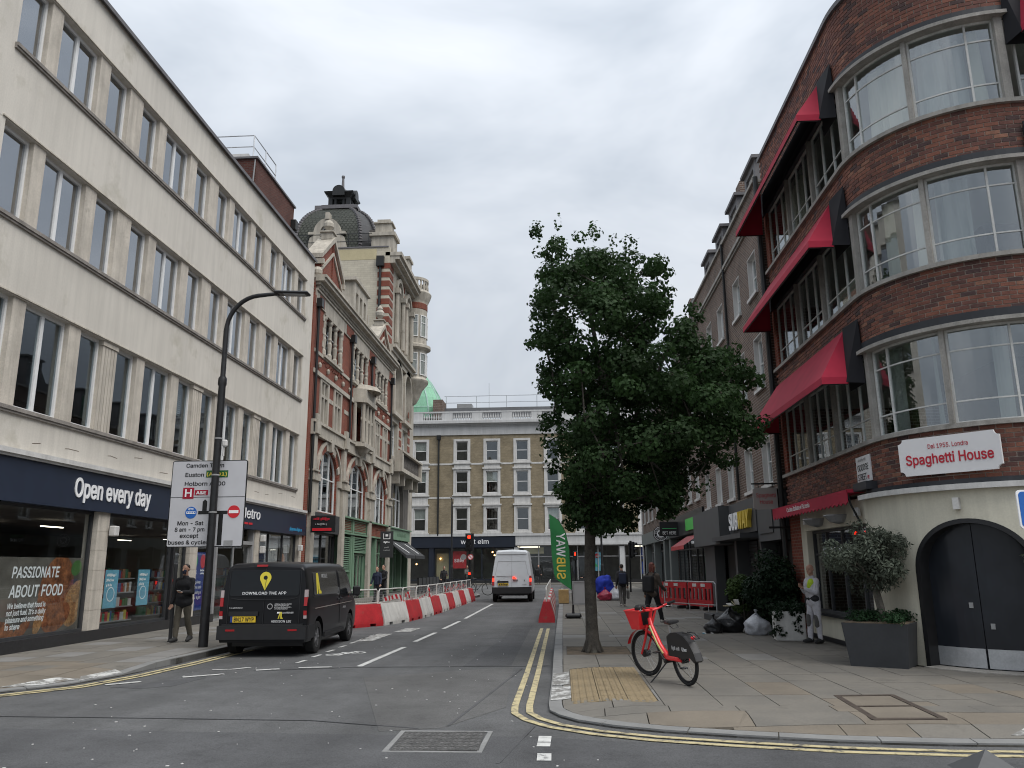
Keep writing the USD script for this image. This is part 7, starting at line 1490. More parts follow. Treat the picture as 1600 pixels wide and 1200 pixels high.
# ================================================================ lamp post, direction sign, street furniture
lp = thing('lamp_post', 'black lamp post with curved arm standing in front of the direction sign', 'street lamp')
MB().lathe([(0.098, 0.0), (0.092, 1.2), (0.082, 2.0), (0.078, 5.55), (0.094, 5.58), (0.094, 5.72), (0.058, 5.78), (0.055, 6.4)], (-7.5, 16.95, 0.12), 18).build('column', M['lamp_black'], lp, smooth=40)
arc = [(-7.5, 16.95, 6.4), (-7.5, 16.95, 6.95)]+[(-7.5+0.75*(1-math.cos(a)), 16.95, 6.95+0.82*math.sin(a)) for a in np.linspace(0.15, 1.5, 9)]+[(-6.40, 16.95, 7.80)]
MB().tube(arc, [0.058]*2+[0.05]*9+[0.042], 10).build('curved_arm', M['lamp_black'], lp, smooth=True)
MB().rbox((-6.02, 16.95, 7.80), (0.80, 0.26, 0.07), Ry(3), 0.03).rbox((-6.38, 16.95, 7.81), (0.12, 0.12, 0.10), None, 0.02).build('lamp_head', M['lamp_black'], lp); MB().rbox((-5.95, 16.95, 7.755), (0.5, 0.18, 0.012), Ry(3)).build('lens', M['print_grey'], lp)
for z in (4.35, 3.55, 2.75): MB().lathe([(0.080, z), (0.086, z+0.005), (0.086, z+0.03), (0.080, z+0.035)], (-7.5, 16.95, 0.12), 18).build('band', M['grey'], lp)
MB().rbox((-7.34, 16.95, 4.38), (0.11, 0.10, 0.16), None, 0.03).cyl((-7.36, 16.95, 4.1), (-7.36, 16.95, 4.32), 0.02, n=6).build('sensor_box', M['white_trim'], lp)
ds = thing('direction_sign', 'large white road direction sign reading Camden Town, Euston and Holborn', 'road sign')
TDs = frame_map((-8.55, 17.10, 0), (1.0, 0, 0), (0, -1.0, 0), True)
M['sign_face'] = mat('sign_face', (0.50, 0.50, 0.52), 0.5, 0.05, 2, 0); M['sign_green'] = mat('sign_green', (0.02, 0.11, 0.03), 0.45, 0.05); M['sign_blue'] = mat('sign_blue', (0.02, 0.12, 0.42), 0.45, 0.05); M['sign_darkred'] = mat('sign_darkred', (0.33, 0.01, 0.03), 0.45, 0.05); M['sign_yellow'] = mat('sign_yellow', (0.65, 0.52, 0.08), 0.45, 0.03, 3, 0)
SZ = lambda y: 4.03-(y-183)*0.00218
bd = sbox(0, 2.16, 1.69, 4.03).buffer(-0.05).buffer(0.05)
MB(TDs).poly(bd, -0.03, 0.0).build('board', M['black_letter'], ds); MB(TDs).poly(bd.buffer(-0.018), 0.0, 0.004).build('face', M['sign_face'], ds)
def dt(s, x0, x1, y, h=0.083, m='black_letter', left=60): text(s, h, M[m], 'lettering', ds, TDs, (x0-left)*0.00218, 0.004 if m == 'black_letter' else 0.012, SZ(y), 0.004, bold=True, width=(x1-x0)*0.00218)
dt('Camden Town', 242, 632, 252, left=98); dt('Euston', 233, 425, 345, left=92); dt('Holborn A400', 228, 645, 435, left=86)
MB(TDs).box(0.775, 1.265, 0.004, 0.010, SZ(355), SZ(285)).build('green_patch', M['sign_green'], ds); dt('(A501)', 455, 662, 341, 0.078, 'sign_yellow', 92)
MB(TDs).box(0.285, 0.53, 0.004, 0.010, SZ(565), SZ(455)).build('hospital_patch', M['sign_darkred'], ds); dt('H', 232, 300, 545, 0.16, 'white_letter', 78); MB(TDs).box(0.55, 0.845, 0.004, 0.010, SZ(531), SZ(480)).build('red_patch', M['sign_darkred'], ds); dt('A&E', 345, 448, 522, 0.065, 'white_letter', 78)
MB(TDs).box(0.018, 1.67, 0.004, 0.0065, SZ(553), SZ(548)).build('dividing_line', M['black_letter'], ds)
MB(TDs).box(0.66, 1.31, 0.0045, 0.008, SZ(720), SZ(688)).poly(Polygon([(0.745, SZ(687.5)), (0.845, SZ(687.5)), (0.845, SZ(595)), (0.795, SZ(573)), (0.745, SZ(595))]), 0.0045, 0.008).box(1.12, 1.22, 0.0045, 0.008, SZ(1022), SZ(720.5)).build('route_lines', M['black_letter'], ds)
bc = MB(TDs).poly(Point(0.50, SZ(703)).buffer(0.127, 20), 0.0045, 0.010).build('blue_disc', M['sign_blue'], ds); MB(TDs).box(0.40, 0.60, 0.010, 0.013, SZ(716), SZ(692)).poly(unary_union([Point(0.46, SZ(668)).buffer(0.022).difference(Point(0.46, SZ(668)).buffer(0.015)), Point(0.53, SZ(668)).buffer(0.022).difference(Point(0.53, SZ(668)).buffer(0.015)), LineString([(0.46, SZ(668)), (0.485, SZ(658)), (0.53, SZ(668))]).buffer(0.005)]), 0.010, 0.013).build('bus_and_cycle', M['white_letter'], bc)
for x in np.linspace(0.415, 0.565, 4): MB(TDs).box(x, x+0.03, 0.013, 0.0145, SZ(708), SZ(698)).build('bus_window', M['sign_blue'], bc)
ne = MB(TDs).poly(Point(1.45, SZ(698)).buffer(0.135, 20), 0.0045, 0.010).build('no_entry_disc', M['sign_red'], ds); MB(TDs).box(1.345, 1.555, 0.010, 0.013, SZ(713), SZ(684)).build('white_bar', M['white_letter'], ne)
dt('Mon - Sat', 155, 420, 825, left=56); dt('8 am - 7 pm', 130, 432, 887, left=52); dt('except', 182, 370, 948, left=48); dt('buses & cycles', 65, 478, 1012, left=45)
MB(TDs).box(1.27, 1.47, 0.0045, 0.007, SZ(1028), SZ(978)).build('sticker', M['grey'], ds)
for z in (2.5, 3.7): MB(TDs).box(0.5, 1.5, -0.07, -0.03, z, z+0.06).build('rail', M['grey'], ds)
po = thing('grey_post', 'thin dark post standing on the pavement beside the masked man', 'post'); MB().lathe([(0.04, 0.0), (0.04, 1.69), (0.03, 1.71), (0.0, 1.72)], (-8.82, 18.2, 0.12), 12).build('shaft', M['charcoal'], po); MB().lathe([(0.06, 0.0), (0.06, 0.02), (0.04, 0.03)], (-8.82, 18.2, 0.12), 12).build('base', M['charcoal'], po)
# blue arrow sign at the right edge
bs_ = thing('blue_arrow_sign', 'blue road sign with white arrow cut by the right edge of the picture', 'road sign'); TB_ = frame_map((5.16, 9.5, 0), (1.0, 0, 0), (0, -1.0, 0), True)
MB(TB_).poly(sbox(0, 2.06, 0.62, 2.50).buffer(-0.05).buffer(0.05), -0.02, 0.0).build('board', M['white_letter'], bs_); MB(TB_).poly(sbox(0.02, 2.08, 0.60, 2.48).buffer(-0.045).buffer(0.045), 0.0, 0.004).build('blue_face', M['sign_blue'], bs_)
MB(TB_).poly(Polygon([(0.06, 2.28), (0.2, 2.40), (0.2, 2.32), (0.55, 2.32), (0.55, 2.24), (0.2, 2.24), (0.2, 2.16)]), 0.004, 0.007).build('white_arrow', M['white_letter'], bs_); MB(TB_).cyl((0.45, -0.05, 0.0), (0.45, -0.05, 2.6), 0.038, n=10).build('post', M['grey'], bs_)
bo = thing('pyramid_top_bollard', 'grey bollard with pyramid top at the bottom right corner', 'bollard')
MB().add([[1.50, 3.30, 0.12], [1.68, 3.30, 0.12], [1.68, 3.48, 0.12], [1.50, 3.48, 0.12], [1.50, 3.30, 0.92], [1.68, 3.30, 0.92], [1.68, 3.48, 0.92], [1.50, 3.48, 0.92]], BOXF).build('shaft', M['dark_grey'], bo)
MB().add([[1.485, 3.285, 0.925], [1.695, 3.285, 0.925], [1.695, 3.495, 0.925], [1.485, 3.495, 0.925], [1.59, 3.39, 1.005]], [[0, 1, 4], [1, 2, 4], [2, 3, 4], [3, 0, 4], [0, 2, 1], [0, 3, 2]]).build('pyramid_cap', M['dark_grey'], bo)
# traffic signals
M['lamp_red'] = emit('signal_red', (1.0, 0.022, 0.008), 2.6); M['lamp_off'] = mat('signal_lens_dark', (0.03, 0.03, 0.025), 0.3)
def signal(label, x, y, h, small=True, side=False, turn=0, lit=True):
    t = thing('traffic_light', label, 'traffic light', (x, y, 0.12), turn)
    MB().cyl((0, 0, 0), (0, 0, h), 0.057, n=10).build('pole', M['black'], t)
    MB().box(-0.26, 0.26, -0.11, -0.09, h-0.95, h+0.10).build('backing_board', M['black'], t); hd = MB().rbox((0, -0.22, h-0.42), (0.30, 0.22, 0.92), None, 0.03).build('signal_head', M['black'], t)
    for k in range(3):
        z = h-0.13-0.29*k; TS_ = frame_map((0, -0.335, 0), (1.0, 0, 0), (0, -1.0, 0), True)
        MB(TS_).poly(Point(0, z).buffer(0.105, 16), 0.0, 0.012).build('lens', M['lamp_red'] if (k == 0 and lit) else M['lamp_off'], hd)
        v = MB(TS_).poly(Point(0, z).buffer(0.125, 16).difference(Point(0, z).buffer(0.112, 16)).intersection(sbox(-1, z-0.05, 1, z+1)), 0.0, 0.16).build('hood', M['black'], hd)
    return t
tl = signal('traffic light on a black pole showing red left of the white van', -5.62, 49.0, 3.45)
TT_ = frame_map((0, -0.12, 0), (1.0, 0, 0), (0, -1.0, 0), True)
MB(TT_).poly(Point(-0.36, 2.15).buffer(0.17, 16), 0.0, 0.02).build('round_sign_back', M['grey'], tl); rs_ = MB(TT_).poly(Point(0.06, 2.15).buffer(0.17, 16), 0.0, 0.02).build('no_turn_sign', M['white_letter'], tl); MB(TT_).poly(Point(0.06, 2.15).buffer(0.17, 16).difference(Point(0.06, 2.15).buffer(0.135, 16)).union(LineString([(-0.05, 2.26), (0.17, 2.04)]).buffer(0.02)), 0.02, 0.03).build('red_ring', M['sign_red'], rs_)
lo = MB(TT_).rbox((0.02, 0.1, 1.10), (0.2, 0.16, 0.36), None, 0.02).build('low_signal', M['black'], tl); MB(TT_).poly(Point(0.02, 1.18).buffer(0.07, 12), 0.18, 0.19).build('low_lens', M['lamp_red'], lo)
tr2 = signal('traffic light seen from the side against the white shop pier at the far right corner', 4.05, 50.5, 2.95, turn=70, lit=False)
pc = thing('pedestrian_signal', 'low pedestrian signal with red figure on a pole by the right-hand crossing', 'traffic light', (-0.15+0.9, 52.0, 0.12)); MB().cyl((0, 0, 0), (0, 0, 2.3), 0.05, n=8).build('pole', M['black'], pc); hd = MB().rbox((0, -0.12, 2.2), (0.28, 0.2, 0.55), None, 0.02).build('signal_head', M['black'], pc); MB().rbox((0, -0.225, 2.3), (0.09, 0.01, 0.17), None).build('red_figure', M['lamp_red'], hd)
for (x, y, h, lab) in ((-9.72, 70.9, 7.2, 'tall dark lamp column in front of the tan terrace left of the traffic light'), (2.9, 62.0, 6.5, 'tall dark lamp column behind the tree trunk at the end of the street')):
    q = thing('lamp_column', lab, 'street lamp', (x, y, 0.12)); MB().lathe([(0.12, 0), (0.12, 1.6), (0.085, 1.7), (0.07, h)], (0, 0, 0), 10).build('column', M['lamp_black'], q); MB().tube([(0, 0, h), (0, -0.3, h+0.25), (0, -0.9, h+0.3)], 0.04, 6).build('arm', M['lamp_black'], q)
# feather flag
fl_ = thing('feather_flag', 'green feather flag with yellow and white letters on the right-hand pavement', 'flag')
MB().rbox((0.27, 25.75, 0.20), (0.50, 0.42, 0.14), None, 0.05).lathe([(0.05, 0.26), (0.035, 0.34), (0.03, 0.52)], (0.27, 25.75, 0), 8).build('base', M['black'], fl_)
pole = [(0.27, 25.75, 0.4), (0.24, 25.75, 1.2), (0.20, 25.75, 2.2), (0.08, 25.75, 2.75), (-0.12, 25.75, 3.12), (-0.40, 25.75, 3.30)]
MB().tube(pole, [0.016, 0.014, 0.012, 0.011, 0.010, 0.008], 6).build('pole', M['black'], fl_)
pz = np.array(pole)
def flag_T(v):   # (x, d, z) with a gentle wave in the cloth
    return np.c_[v[:, 0], 25.75-v[:, 1]+0.045*np.sin(v[:, 2]*4.2+v[:, 0]*5)*np.clip((0.35-v[:, 0])*2.5, 0, 1), v[:, 2]]
flag_T.flip = True
n = 22; v = []; f = []; zz = np.linspace(0.96, 3.30, n)
for z in zz:
    xr = np.interp(z, pz[:, 2], pz[:, 0]); 
    zl = max(z, 1.33+0.0); xl = np.interp(zl, [1.33, 2.0, 3.3], [-0.28, -0.36, -0.42]); 
    if z < 1.33: xl = xr+(xl-xr)*(z-0.96)/0.37
    xl = min(xl, xr-0.004)
    for k in range(7): v.append([xl+(xr-xl)*k/6, 0.0, z])
for i in range(n-1):
    for k in range(6): f.append([i*7+k, i*7+k+1, (i+1)*7+k+1, (i+1)*7+k])
M['flag_green'] = sheer('flag_green', (0.035, 0.20, 0.065)); cl_ = MB(flag_T).add(v, f).build('cloth', M['flag_green'], fl_, smooth=True)
def vtext(s, h, z0, wid, m):
    tm = meshkit.text_mesh(s, h, 0.003, True); q = np.array(tm.vertices); q[:, 0] -= q[:, 0].min(); q[:, 0] *= wid/q[:, 0].max(); e = trimesh.Trimesh(q, tm.faces, process=False).subdivide_to_size(0.12); q = np.array(e.vertices)
    MB(flag_T).add(np.c_[-0.20+q[:, 1], 0.006+q[:, 2], z0+q[:, 0]], e.faces[:, ::-1]).build('lettering', M[m], cl_)
vtext('SUB', 0.26, 1.30, 0.66, 'yellow_letter'); vtext('WAY', 0.26, 1.99, 0.72, 'white_letter')
# red chapter-8 style pedestrian barriers and steel crowd rail
def redgate(a, b, lab, g):
    t = thing('red_pedestrian_barrier', lab, 'barrier', ((a[0]+b[0])/2, (a[1]+b[1])/2, 0.12), math.degrees(math.atan2(b[1]-a[1], b[0]-a[0])), g)
    L = math.hypot(b[0]-a[0], b[1]-a[1]); P_ = sbox(-L/2, 0.12, L/2, 0.95).buffer(-0.06).buffer(0.06); nn = 6; w = L/nn
    for k in range(nn): P_ = P_.difference(sbox(-L/2+k*w+w*0.22, 0.34, -L/2+(k+1)*w-w*0.22, 0.74).buffer(-0.03).buffer(0.03))
    MB().poly(P_, -0.025, 0.025).build('panel', M['red_plastic'], t)
    for s in (-1, 1): MB().rbox((s*L*0.36, 0, 0.06), (0.10, 0.55, 0.12), None, 0.02).build('foot', M['black'], t)
    for s in (-1, 0.2): MB().box(s*L*0.3, s*L*0.3+0.26, -0.032, -0.025, 0.80, 0.91).build('reflector', M['white_trim'], t)
    return t
redgate((3.74, 32.6), (4.55, 31.0), 'red plastic pedestrian barrier panel nearer the walking man', 'red pedestrian barriers'); redgate((4.60, 30.9), (5.22, 29.5), 'red plastic pedestrian barrier panel nearer the shop wall', 'red pedestrian barriers')
cbr = thing('steel_crowd_rail', 'low galvanised crowd rail standing in front of the red barriers', 'barrier'); MB().tube([(3.72, 31.0, 0.12), (3.72, 31.0, 1.05), (3.78, 30.9, 1.12), (5.1, 28.5, 1.12), (5.14, 28.4, 1.05), (5.14, 28.4, 0.12)], 0.022, 7).cyl((3.72, 31.0, 0.36), (5.14, 28.4, 0.36), 0.018, n=6).build('frame', M['steel'], cbr)
for a in (0.15, 0.5, 0.85): p = np.array([3.72, 31.0])*(1-a)+np.array([5.14, 28.4])*a; MB().cyl((p[0], p[1], 0.36), (p[0], p[1], 0.12), 0.016, n=6).build('leg', M['steel'], cbr)
# rubbish
def bag(name, label, c, r, m, seed, tie=True):
    t = thing(name, label, 'rubbish bag'); s = trimesh.creation.icosphere(3); v = np.array(s.vertices); nn_ = meshkit.fbm(v*1.7+seed*7.3, 4, seed); rd_ = meshkit.noise(v*4+seed, seed)
    v = v*(0.72+0.55*nn_)[:, None]*(0.96+0.1*rd_)[:, None]*np.array([r, r*0.9, r*0.82]); v[:, 2] = np.maximum(v[:, 2], -r*0.55); top = np.clip((v[:, 2]/r-0.45)/0.4, 0, 1); v[:, :2] *= (1-0.75*top)[:, None]; v[:, 2] += top*r*0.25
    MB().add(v+np.array([c[0], c[1], 0.12+r*0.55]), s.faces).build('sack', m, t, smooth=True)
    MB().lathe([(0.02, 0), (0.015, 0.03), (0.05, 0.09), (0.03, 0.1)], (c[0], c[1], 0.12+r*1.52), 7).build('knot', m, t)
M['bag_black'] = mat('black_sack', (0.012, 0.012, 0.013), 0.3, 0.3, 6, 30, 0.6, 25); M['bag_white'] = mat('white_sack', (0.42, 0.43, 0.46), 0.35, 0.2, 5, 30, 0.5, 25, stain=((0.25, 0.26, 0.30), 3, 0.6)); M['bag_red'] = mat('red_sack', (0.30, 0.03, 0.06), 0.35, 0.2, 6, 30, 0.5, 25)
bag('white_rubbish_bag', 'white rubbish bag on the pavement in front of the dark shrub', (4.42, 19.55), 0.30, M['bag_white'], 1); bag('black_rubbish_bag', 'tall black rubbish bag beside the dark plant pot', (3.98, 20.3), 0.34, M['bag_black'], 2); bag('black_rubbish_bag', 'small split black rubbish bag lying nearest the walking man', (3.52, 20.0), 0.22, M['bag_black'], 3)
bag('red_rubbish_bag', 'dark red bag on the pavement under the blue coat', (1.90, 38.6), 0.33, M['bag_red'], 4); bag('white_rubbish_bag', 'white bag beside the dark red bag far up the pavement', (2.38, 38.8), 0.37, M['bag_white'], 5)
lt = thing('litter', 'pale scraps of litter beside the split black bag', 'litter'); r = random.Random(4)
for k in range(7): MB().rbox((3.2+0.3*r.random(), 19.75+0.3*r.random(), 0.135), (0.09, 0.05, 0.012), Rz(r.random()*180)@Rx(20)).build('scrap', (M['white_trim'], M['poster_blue'], M['ochre_render'])[k % 3], lt)
bx = thing('cardboard_scraps', 'crumpled cardboard on top of the tall black bag', 'rubbish'); 
for k in range(4): MB().rbox((3.9+0.08*k, 20.25, 0.73+0.03*k), (0.16, 0.12, 0.02), Rz(40*k)@Rx(25*k)).build('piece', (M['ochre_render'], M['white_trim'])[k % 2], bx)
sb = thing('dark_step_block', 'dark low platform block on the pavement behind the rubbish bags', 'step'); MB().rbox((4.6, 24.4, 0.21), (0.75, 1.5, 0.18), Rz(6), 0.01).build('block', M['charcoal'], sb)
# a-board, chairs and boxes up the right-hand pavement
ab = thing('pavement_sign_board', 'grey framed pavement board seen past the tree trunk', 'sign board'); MB().poly(sbox(0.35, 0.12, 1.05, 1.08).difference(sbox(0.42, 0.2, 0.98, 1.02)), 34.5, 34.56).build('frame', M['grey'], ab); MB().box(0.42, 0.98, 34.52, 34.54, 0.2, 1.02).build('panel', M['print_grey'], ab); MB().box(0.35, 0.41, 34.7, 35.0, 0.12, 0.16).box(0.99, 1.05, 34.7, 35.0, 0.12, 0.16).build('rear_feet', M['grey'], ab)
wb_ = thing('wooden_box_planter', 'yellowish wooden box at the kerb below the green flag', 'planter'); MB().rbox((-0.02, 35.8, 0.42), (0.44, 0.6, 0.56), None, 0.01).build('box', mat('yellow_wood', (0.34, 0.22, 0.09), 0.7, 0.2, 6), wb_); MB().box(-0.22, 0.18, 35.55, 36.05, 0.12, 0.16).build('base', M['black'], wb_)
def chair(x, y, rz, lab):
    c = thing('metal_cafe_chair', lab, 'chair', (x, y, 0.12), rz, 'stacked café chairs by the flag'); 
    for sx in (-1, 1):
        for sy in (-1, 1): MB().tube([(sx*0.18, sy*0.18, 0.43), (sx*0.2, sy*0.2, 0)], 0.011, 5).build('leg', M['steel'], c)
    MB().rbox((0, 0, 0.44), (0.38, 0.38, 0.02), None, 0.008).build('seat', M['grey'], c); MB().tube([(-0.18, 0.18, 0.44), (-0.19, 0.22, 0.8), (0.19, 0.22, 0.8), (0.18, 0.18, 0.44)], 0.011, 5).box(-0.17, 0.17, 0.205, 0.215, 0.6, 0.75).build('backrest', M['steel'], c)
chair(0.22, 36.4, 20, 'metal café chair left of the grey pavement board'); chair(0.30, 37.4, -30, 'metal café chair behind the nearer one left of the pavement board')
# ================================================================ red hire bicycle
def rod(mb, a, b, r, n=8): return mb.cyl(a, b, r, n=n)
bk = thing('red_hire_bicycle', 'bright red hire bicycle with front basket parked on the pavement', 'bicycle')
hd_ = math.degrees(math.atan2(12.58-11.45, 1.15-1.61)); move(bk, (1.63, 11.45, 0.122), hd_, -5.5); UsdGeom.Xformable(bk).AddScaleOp().Set(Gf.Vec3f(0.965, 0.965, 0.965))
M['bike_red'] = mat('bike_red', (0.62, 0.02, 0.025), 0.35, 0.08, 4, 0, coat=0.4); M['bike_black'] = mat('bike_black', (0.012, 0.012, 0.013), 0.5, 0.15, 6, 0); 
WR, FX = 0.335, 1.13
def wheel(x, steer=0.0):
    c_, s_ = math.cos(steer), math.sin(steer); L = lambda r, a, o: (x+r*math.cos(a)*c_-o*s_, r*math.cos(a)*s_+o*c_, WR+r*math.sin(a))
    an = np.linspace(0, 2*math.pi, 41)[:-1]
    w = MB().tube([L(WR-0.024, a, 0) for a in an], 0.024, 8, closed=True).build('wheel', M['rubber'], bk, smooth=True)
    MB().tube([L(WR-0.058, a, 0) for a in an], 0.011, 6, closed=True).build('rim', M['bike_black'], w)
    sp = MB()
    for k in range(28): a = k*2*math.pi/28; sp.cyl(L(0.03, a+(0.5 if k % 2 else -0.5), 0.025 if k % 2 else -0.025), L(WR-0.06, a, 0), 0.0013, n=3)
    sp.build('spokes', M['steel'], w); MB().cyl(L(0, 0, -0.05), L(0, 0, 0.05), 0.055 if x > 0.5 else 0.035, n=12).build('hub', M['bike_black'], w)
ST = math.radians(14)
wheel(0.0); wheel(FX, ST)
fr_ = MB(); fr_.tube([(0.90, 0, 0.86), (0.86, 0, 0.74), (0.66, 0, 0.48), (0.48, 0, 0.335), (0.40, 0, 0.31)], [0.030, 0.035, 0.039, 0.042, 0.044], 12)
fr_.tube([(0.44, 0, 0.34), (0.36, 0, 0.55), (0.33, 0, 0.66)], [0.03, 0.022, 0.02], 9)
for s in (-1, 1): fr_.tube([(0.44, s*0.04, 0.33), (0.2, s*0.06, 0.34), (0.0, s*0.065, WR)], [0.028, 0.022, 0.018], 8)
fr_.rbox((0.22, 0.066, 0.35), (0.34, 0.02, 0.06), None, 0.01)
fr_.build('frame', M['bike_red'], bk, smooth=40)
M['green_stripe'] = mat('reflective_stripe', (0.25, 0.55, 0.12), 0.35, 0.4, 2.2, 0, col2=(0.62, 0.33, 0.16))
MB().tube([(0.845, 0.040, 0.755), (0.66, 0.046, 0.507), (0.52, 0.046, 0.385)], 0.014, 6).build('stripe', M['green_stripe'], bk); MB().tube([(0.80, 0.0, 0.63), (0.66, 0, 0.43), (0.54, 0, 0.34)], 0.035, 8).build('battery', M['bike_black'], bk)
cs2, sn2 = math.cos(ST), math.sin(ST); FK = lambda dx, o, z: (0.985+(dx)*cs2-o*sn2, dx*sn2+o*cs2, z)
fk = MB(); 
for s in (-1, 1): fk.tube([FK(-0.05, s*0.055, 0.74), FK(0.02, s*0.06, 0.55), FK(0.145, s*0.058, WR)], [0.020, 0.018, 0.014], 8)
fk.tube([FK(-0.05, 0.055, 0.74), FK(-0.05, -0.055, 0.74)], 0.026, 8).tube([FK(-0.05, 0, 0.74), FK(-0.10, 0, 0.92), FK(-0.13, 0, 1.0)], 0.026, 9); fk.build('fork', M['bike_red'], bk, smooth=40)
mg = MB()
for k in range(14):
    a0, a1 = math.radians(20+k*9.5), math.radians(20+(k+1)*9.5)
    for q in (1,): mg.add([FK(0.145+(WR+0.02)*math.cos(a), o, WR+(WR+0.02)*math.sin(a)) for a in (a0, a1) for o in (-0.032, 0.032)], [[0, 1, 3, 2]])
mg.build('front_mudguard', M['bike_red'], bk, smooth=True)
hb = MB().tube([FK(-0.30, 0.30, 1.06), FK(-0.22, 0.26, 1.04), FK(-0.13, 0.12, 0.98), FK(-0.12, 0, 0.97), FK(-0.13, -0.12, 0.98), FK(-0.22, -0.26, 1.04), FK(-0.30, -0.30, 1.06)], 0.015, 8).build('handlebar', M['bike_red'], bk, smooth=True)
for s in (-1, 1): MB().cyl(FK(-0.22, s*0.262, 1.04), FK(-0.34, s*0.305, 1.075), 0.021, n=8).build('grip', M['bike_black'], hb); MB().tube([FK(-0.16, s*0.22, 1.03), FK(-0.2, s*0.29, 1.0), FK(-0.26, s*0.3, 1.01)], 0.007, 5).build('brake_lever', M['steel'], hb)
bt = [FK(0.04, -0.13, 0.70), FK(0.04, 0.13, 0.70), FK(0.22, 0.13, 0.70), FK(0.22, -0.13, 0.70), FK(-0.05, -0.19, 0.98), FK(-0.05, 0.19, 0.98), FK(0.30, 0.17, 0.98), FK(0.30, -0.17, 0.98)]
bkt = MB().add(bt, [[0, 1, 2], [0, 2, 3], [0, 4, 5], [0, 5, 1], [1, 5, 6], [1, 6, 2], [2, 6, 7], [2, 7, 3], [3, 7, 4], [3, 4, 0]]).tube([bt[4], bt[5], bt[6], bt[7]], 0.012, 6, closed=True).build('basket', M['bike_red'], bk)
MB().add([FK(-0.048, -0.14, 0.955), FK(-0.048, 0.14, 0.955), FK(0.018, 0.07, 0.76), FK(0.018, -0.07, 0.76)], [[0, 1, 2, 3]]).build('control_panel', M['bike_black'], bkt); MB().rbox(FK(-0.09, 0, 0.66), (0.02, 0.05, 0.22), Rz(14), 0.005).build('lock_slot', M['bike_black'], bk)
MB().rbox(FK(0.12, 0, 1.0), (0.14, 0.16, 0.10), Rz(20), 0.03).build('basket_contents', M['bike_black'], bkt)
cb = MB()
for o in (0.02, -0.02, 0.0): cb.tube([FK(-0.22, o*10, 1.02), FK(-0.02+o, o*4, 1.06-abs(o)), FK(0.03, o, 0.9), FK(-0.04, o, 0.70), (0.86+o, 0.03, 0.70)], 0.004, 5)
cb.build('cables', M['bike_black'], bk)
MB().cyl((0.33, 0, 0.64), (0.30, 0, 0.80), 0.014, n=8).build('seat_post', M['steel'], bk)
sd_ = MB(); sp = [(0.16, 0.085), (0.2, 0.095), (0.26, 0.075), (0.34, 0.035), (0.43, 0.02)]; vv = []
for x, w in sp:
    for a in np.linspace(0, 2*math.pi, 11)[:-1]: vv.append((x, w*math.cos(a), 0.83+0.028*math.sin(a)+0.02*(x < 0.22)))
sd_.add(vv, [[i*10+k, i*10+(k+1) % 10, (i+1)*10+(k+1) % 10, (i+1)*10+k] for i in range(4) for k in range(10)]); sd_.add(vv[:10]+[(0.15, 0, 0.85)], [[k, (k+1) % 10, 10] for k in range(10)]); sd_.build('saddle', M['bike_black'], bk, smooth=True); MB().tube([(0.2, 0.06, 0.8), (0.14, 0.05, 0.77), (0.14, -0.05, 0.77), (0.2, -0.06, 0.8)], 0.006, 5).build('saddle_rail', M['bike_black'], bk)
sk = Polygon([(0.36*math.cos(a), 0.0+0.36*math.sin(a)+WR) for a in np.linspace(math.radians(12), math.radians(168), 20)]+[(-0.20, WR-0.02), (0.0, WR-0.03), (0.30, WR+0.03)])
sk = Polygon([(0.34, 0.34), (0.34, 0.64), (0.22, 0.70), (0.05, 0.715), (-0.12, 0.68), (-0.26, 0.60), (-0.36, 0.47), (-0.40, 0.37), (-0.34, 0.34), (-0.24, 0.40), (-0.05, 0.36), (0.12, 0.38)])
skb = MB().poly(sk, 0.045, 0.058).poly(sk, -0.058, -0.045)
for (x0, z0), (x1, z1) in zip(list(sk.exterior.coords)[1:8], list(sk.exterior.coords)[2:9]): skb.add([(x0, -0.05, z0), (x0, 0.05, z0), (x1, 0.05, z1), (x1, -0.05, z1)], [[0, 1, 2, 3]])
skirt = skb.build('skirt_guard', M['bike_black'], bk)
TKb = frame_map((0, 0, 0), (1.0, 0, 0), (0, -1.0, 0), True); TKl = frame_map((0, 0, 0), (-1.0, 0, 0), (0, 1.0, 0), True)
for T_, us in ((TKl, -0.22), (TKb, -0.24)): strokes(us, 0.475, 0.22, 0.05, M['print_grey'], skirt, T_, 0.059, 5); text('Uber', 0.05, M['white_letter'], 'lettering', skirt, T_, us+0.28, 0.059, 0.475, 0.003, width=0.13)
MB().rbox((-0.30, 0, 0.665), (0.05, 0.07, 0.05), None, 0.02).build('tail_light', M['sign_red'], bk); MB().tube([(-0.1, 0.04, 0.72), (-0.3, 0.04, 0.72), (-0.42, 0.03, 0.66), (-0.42, -0.03, 0.66), (-0.3, -0.04, 0.72), (-0.1, -0.04, 0.72)], 0.008, 5).build('rack', M['bike_black'], bk)
MB().tube([(0.40, 0.05, 0.30), (0.46, 0.22, 0.12), (0.49, 0.33, 0.02), (0.53, 0.36, 0.01)], 0.011, 6).build('kickstand', M['bike_black'], bk)
ck = MB().cyl((0.42, -0.09, 0.30), (0.42, 0.09, 0.30), 0.035, n=12).build('crank', M['bike_black'], bk); MB().tube([(0.42, 0.09, 0.30), (0.52, 0.10, 0.42)], 0.012, 5).tube([(0.42, -0.09, 0.30), (0.32, -0.10, 0.18)], 0.012, 5).build('crank_arms', M['bike_black'], ck); MB().rbox((0.52, 0.15, 0.42), (0.09, 0.09, 0.02), None, 0.004).rbox((0.32, -0.15, 0.18), (0.09, 0.09, 0.02), None, 0.004).build('pedals', M['bike_black'], ck)
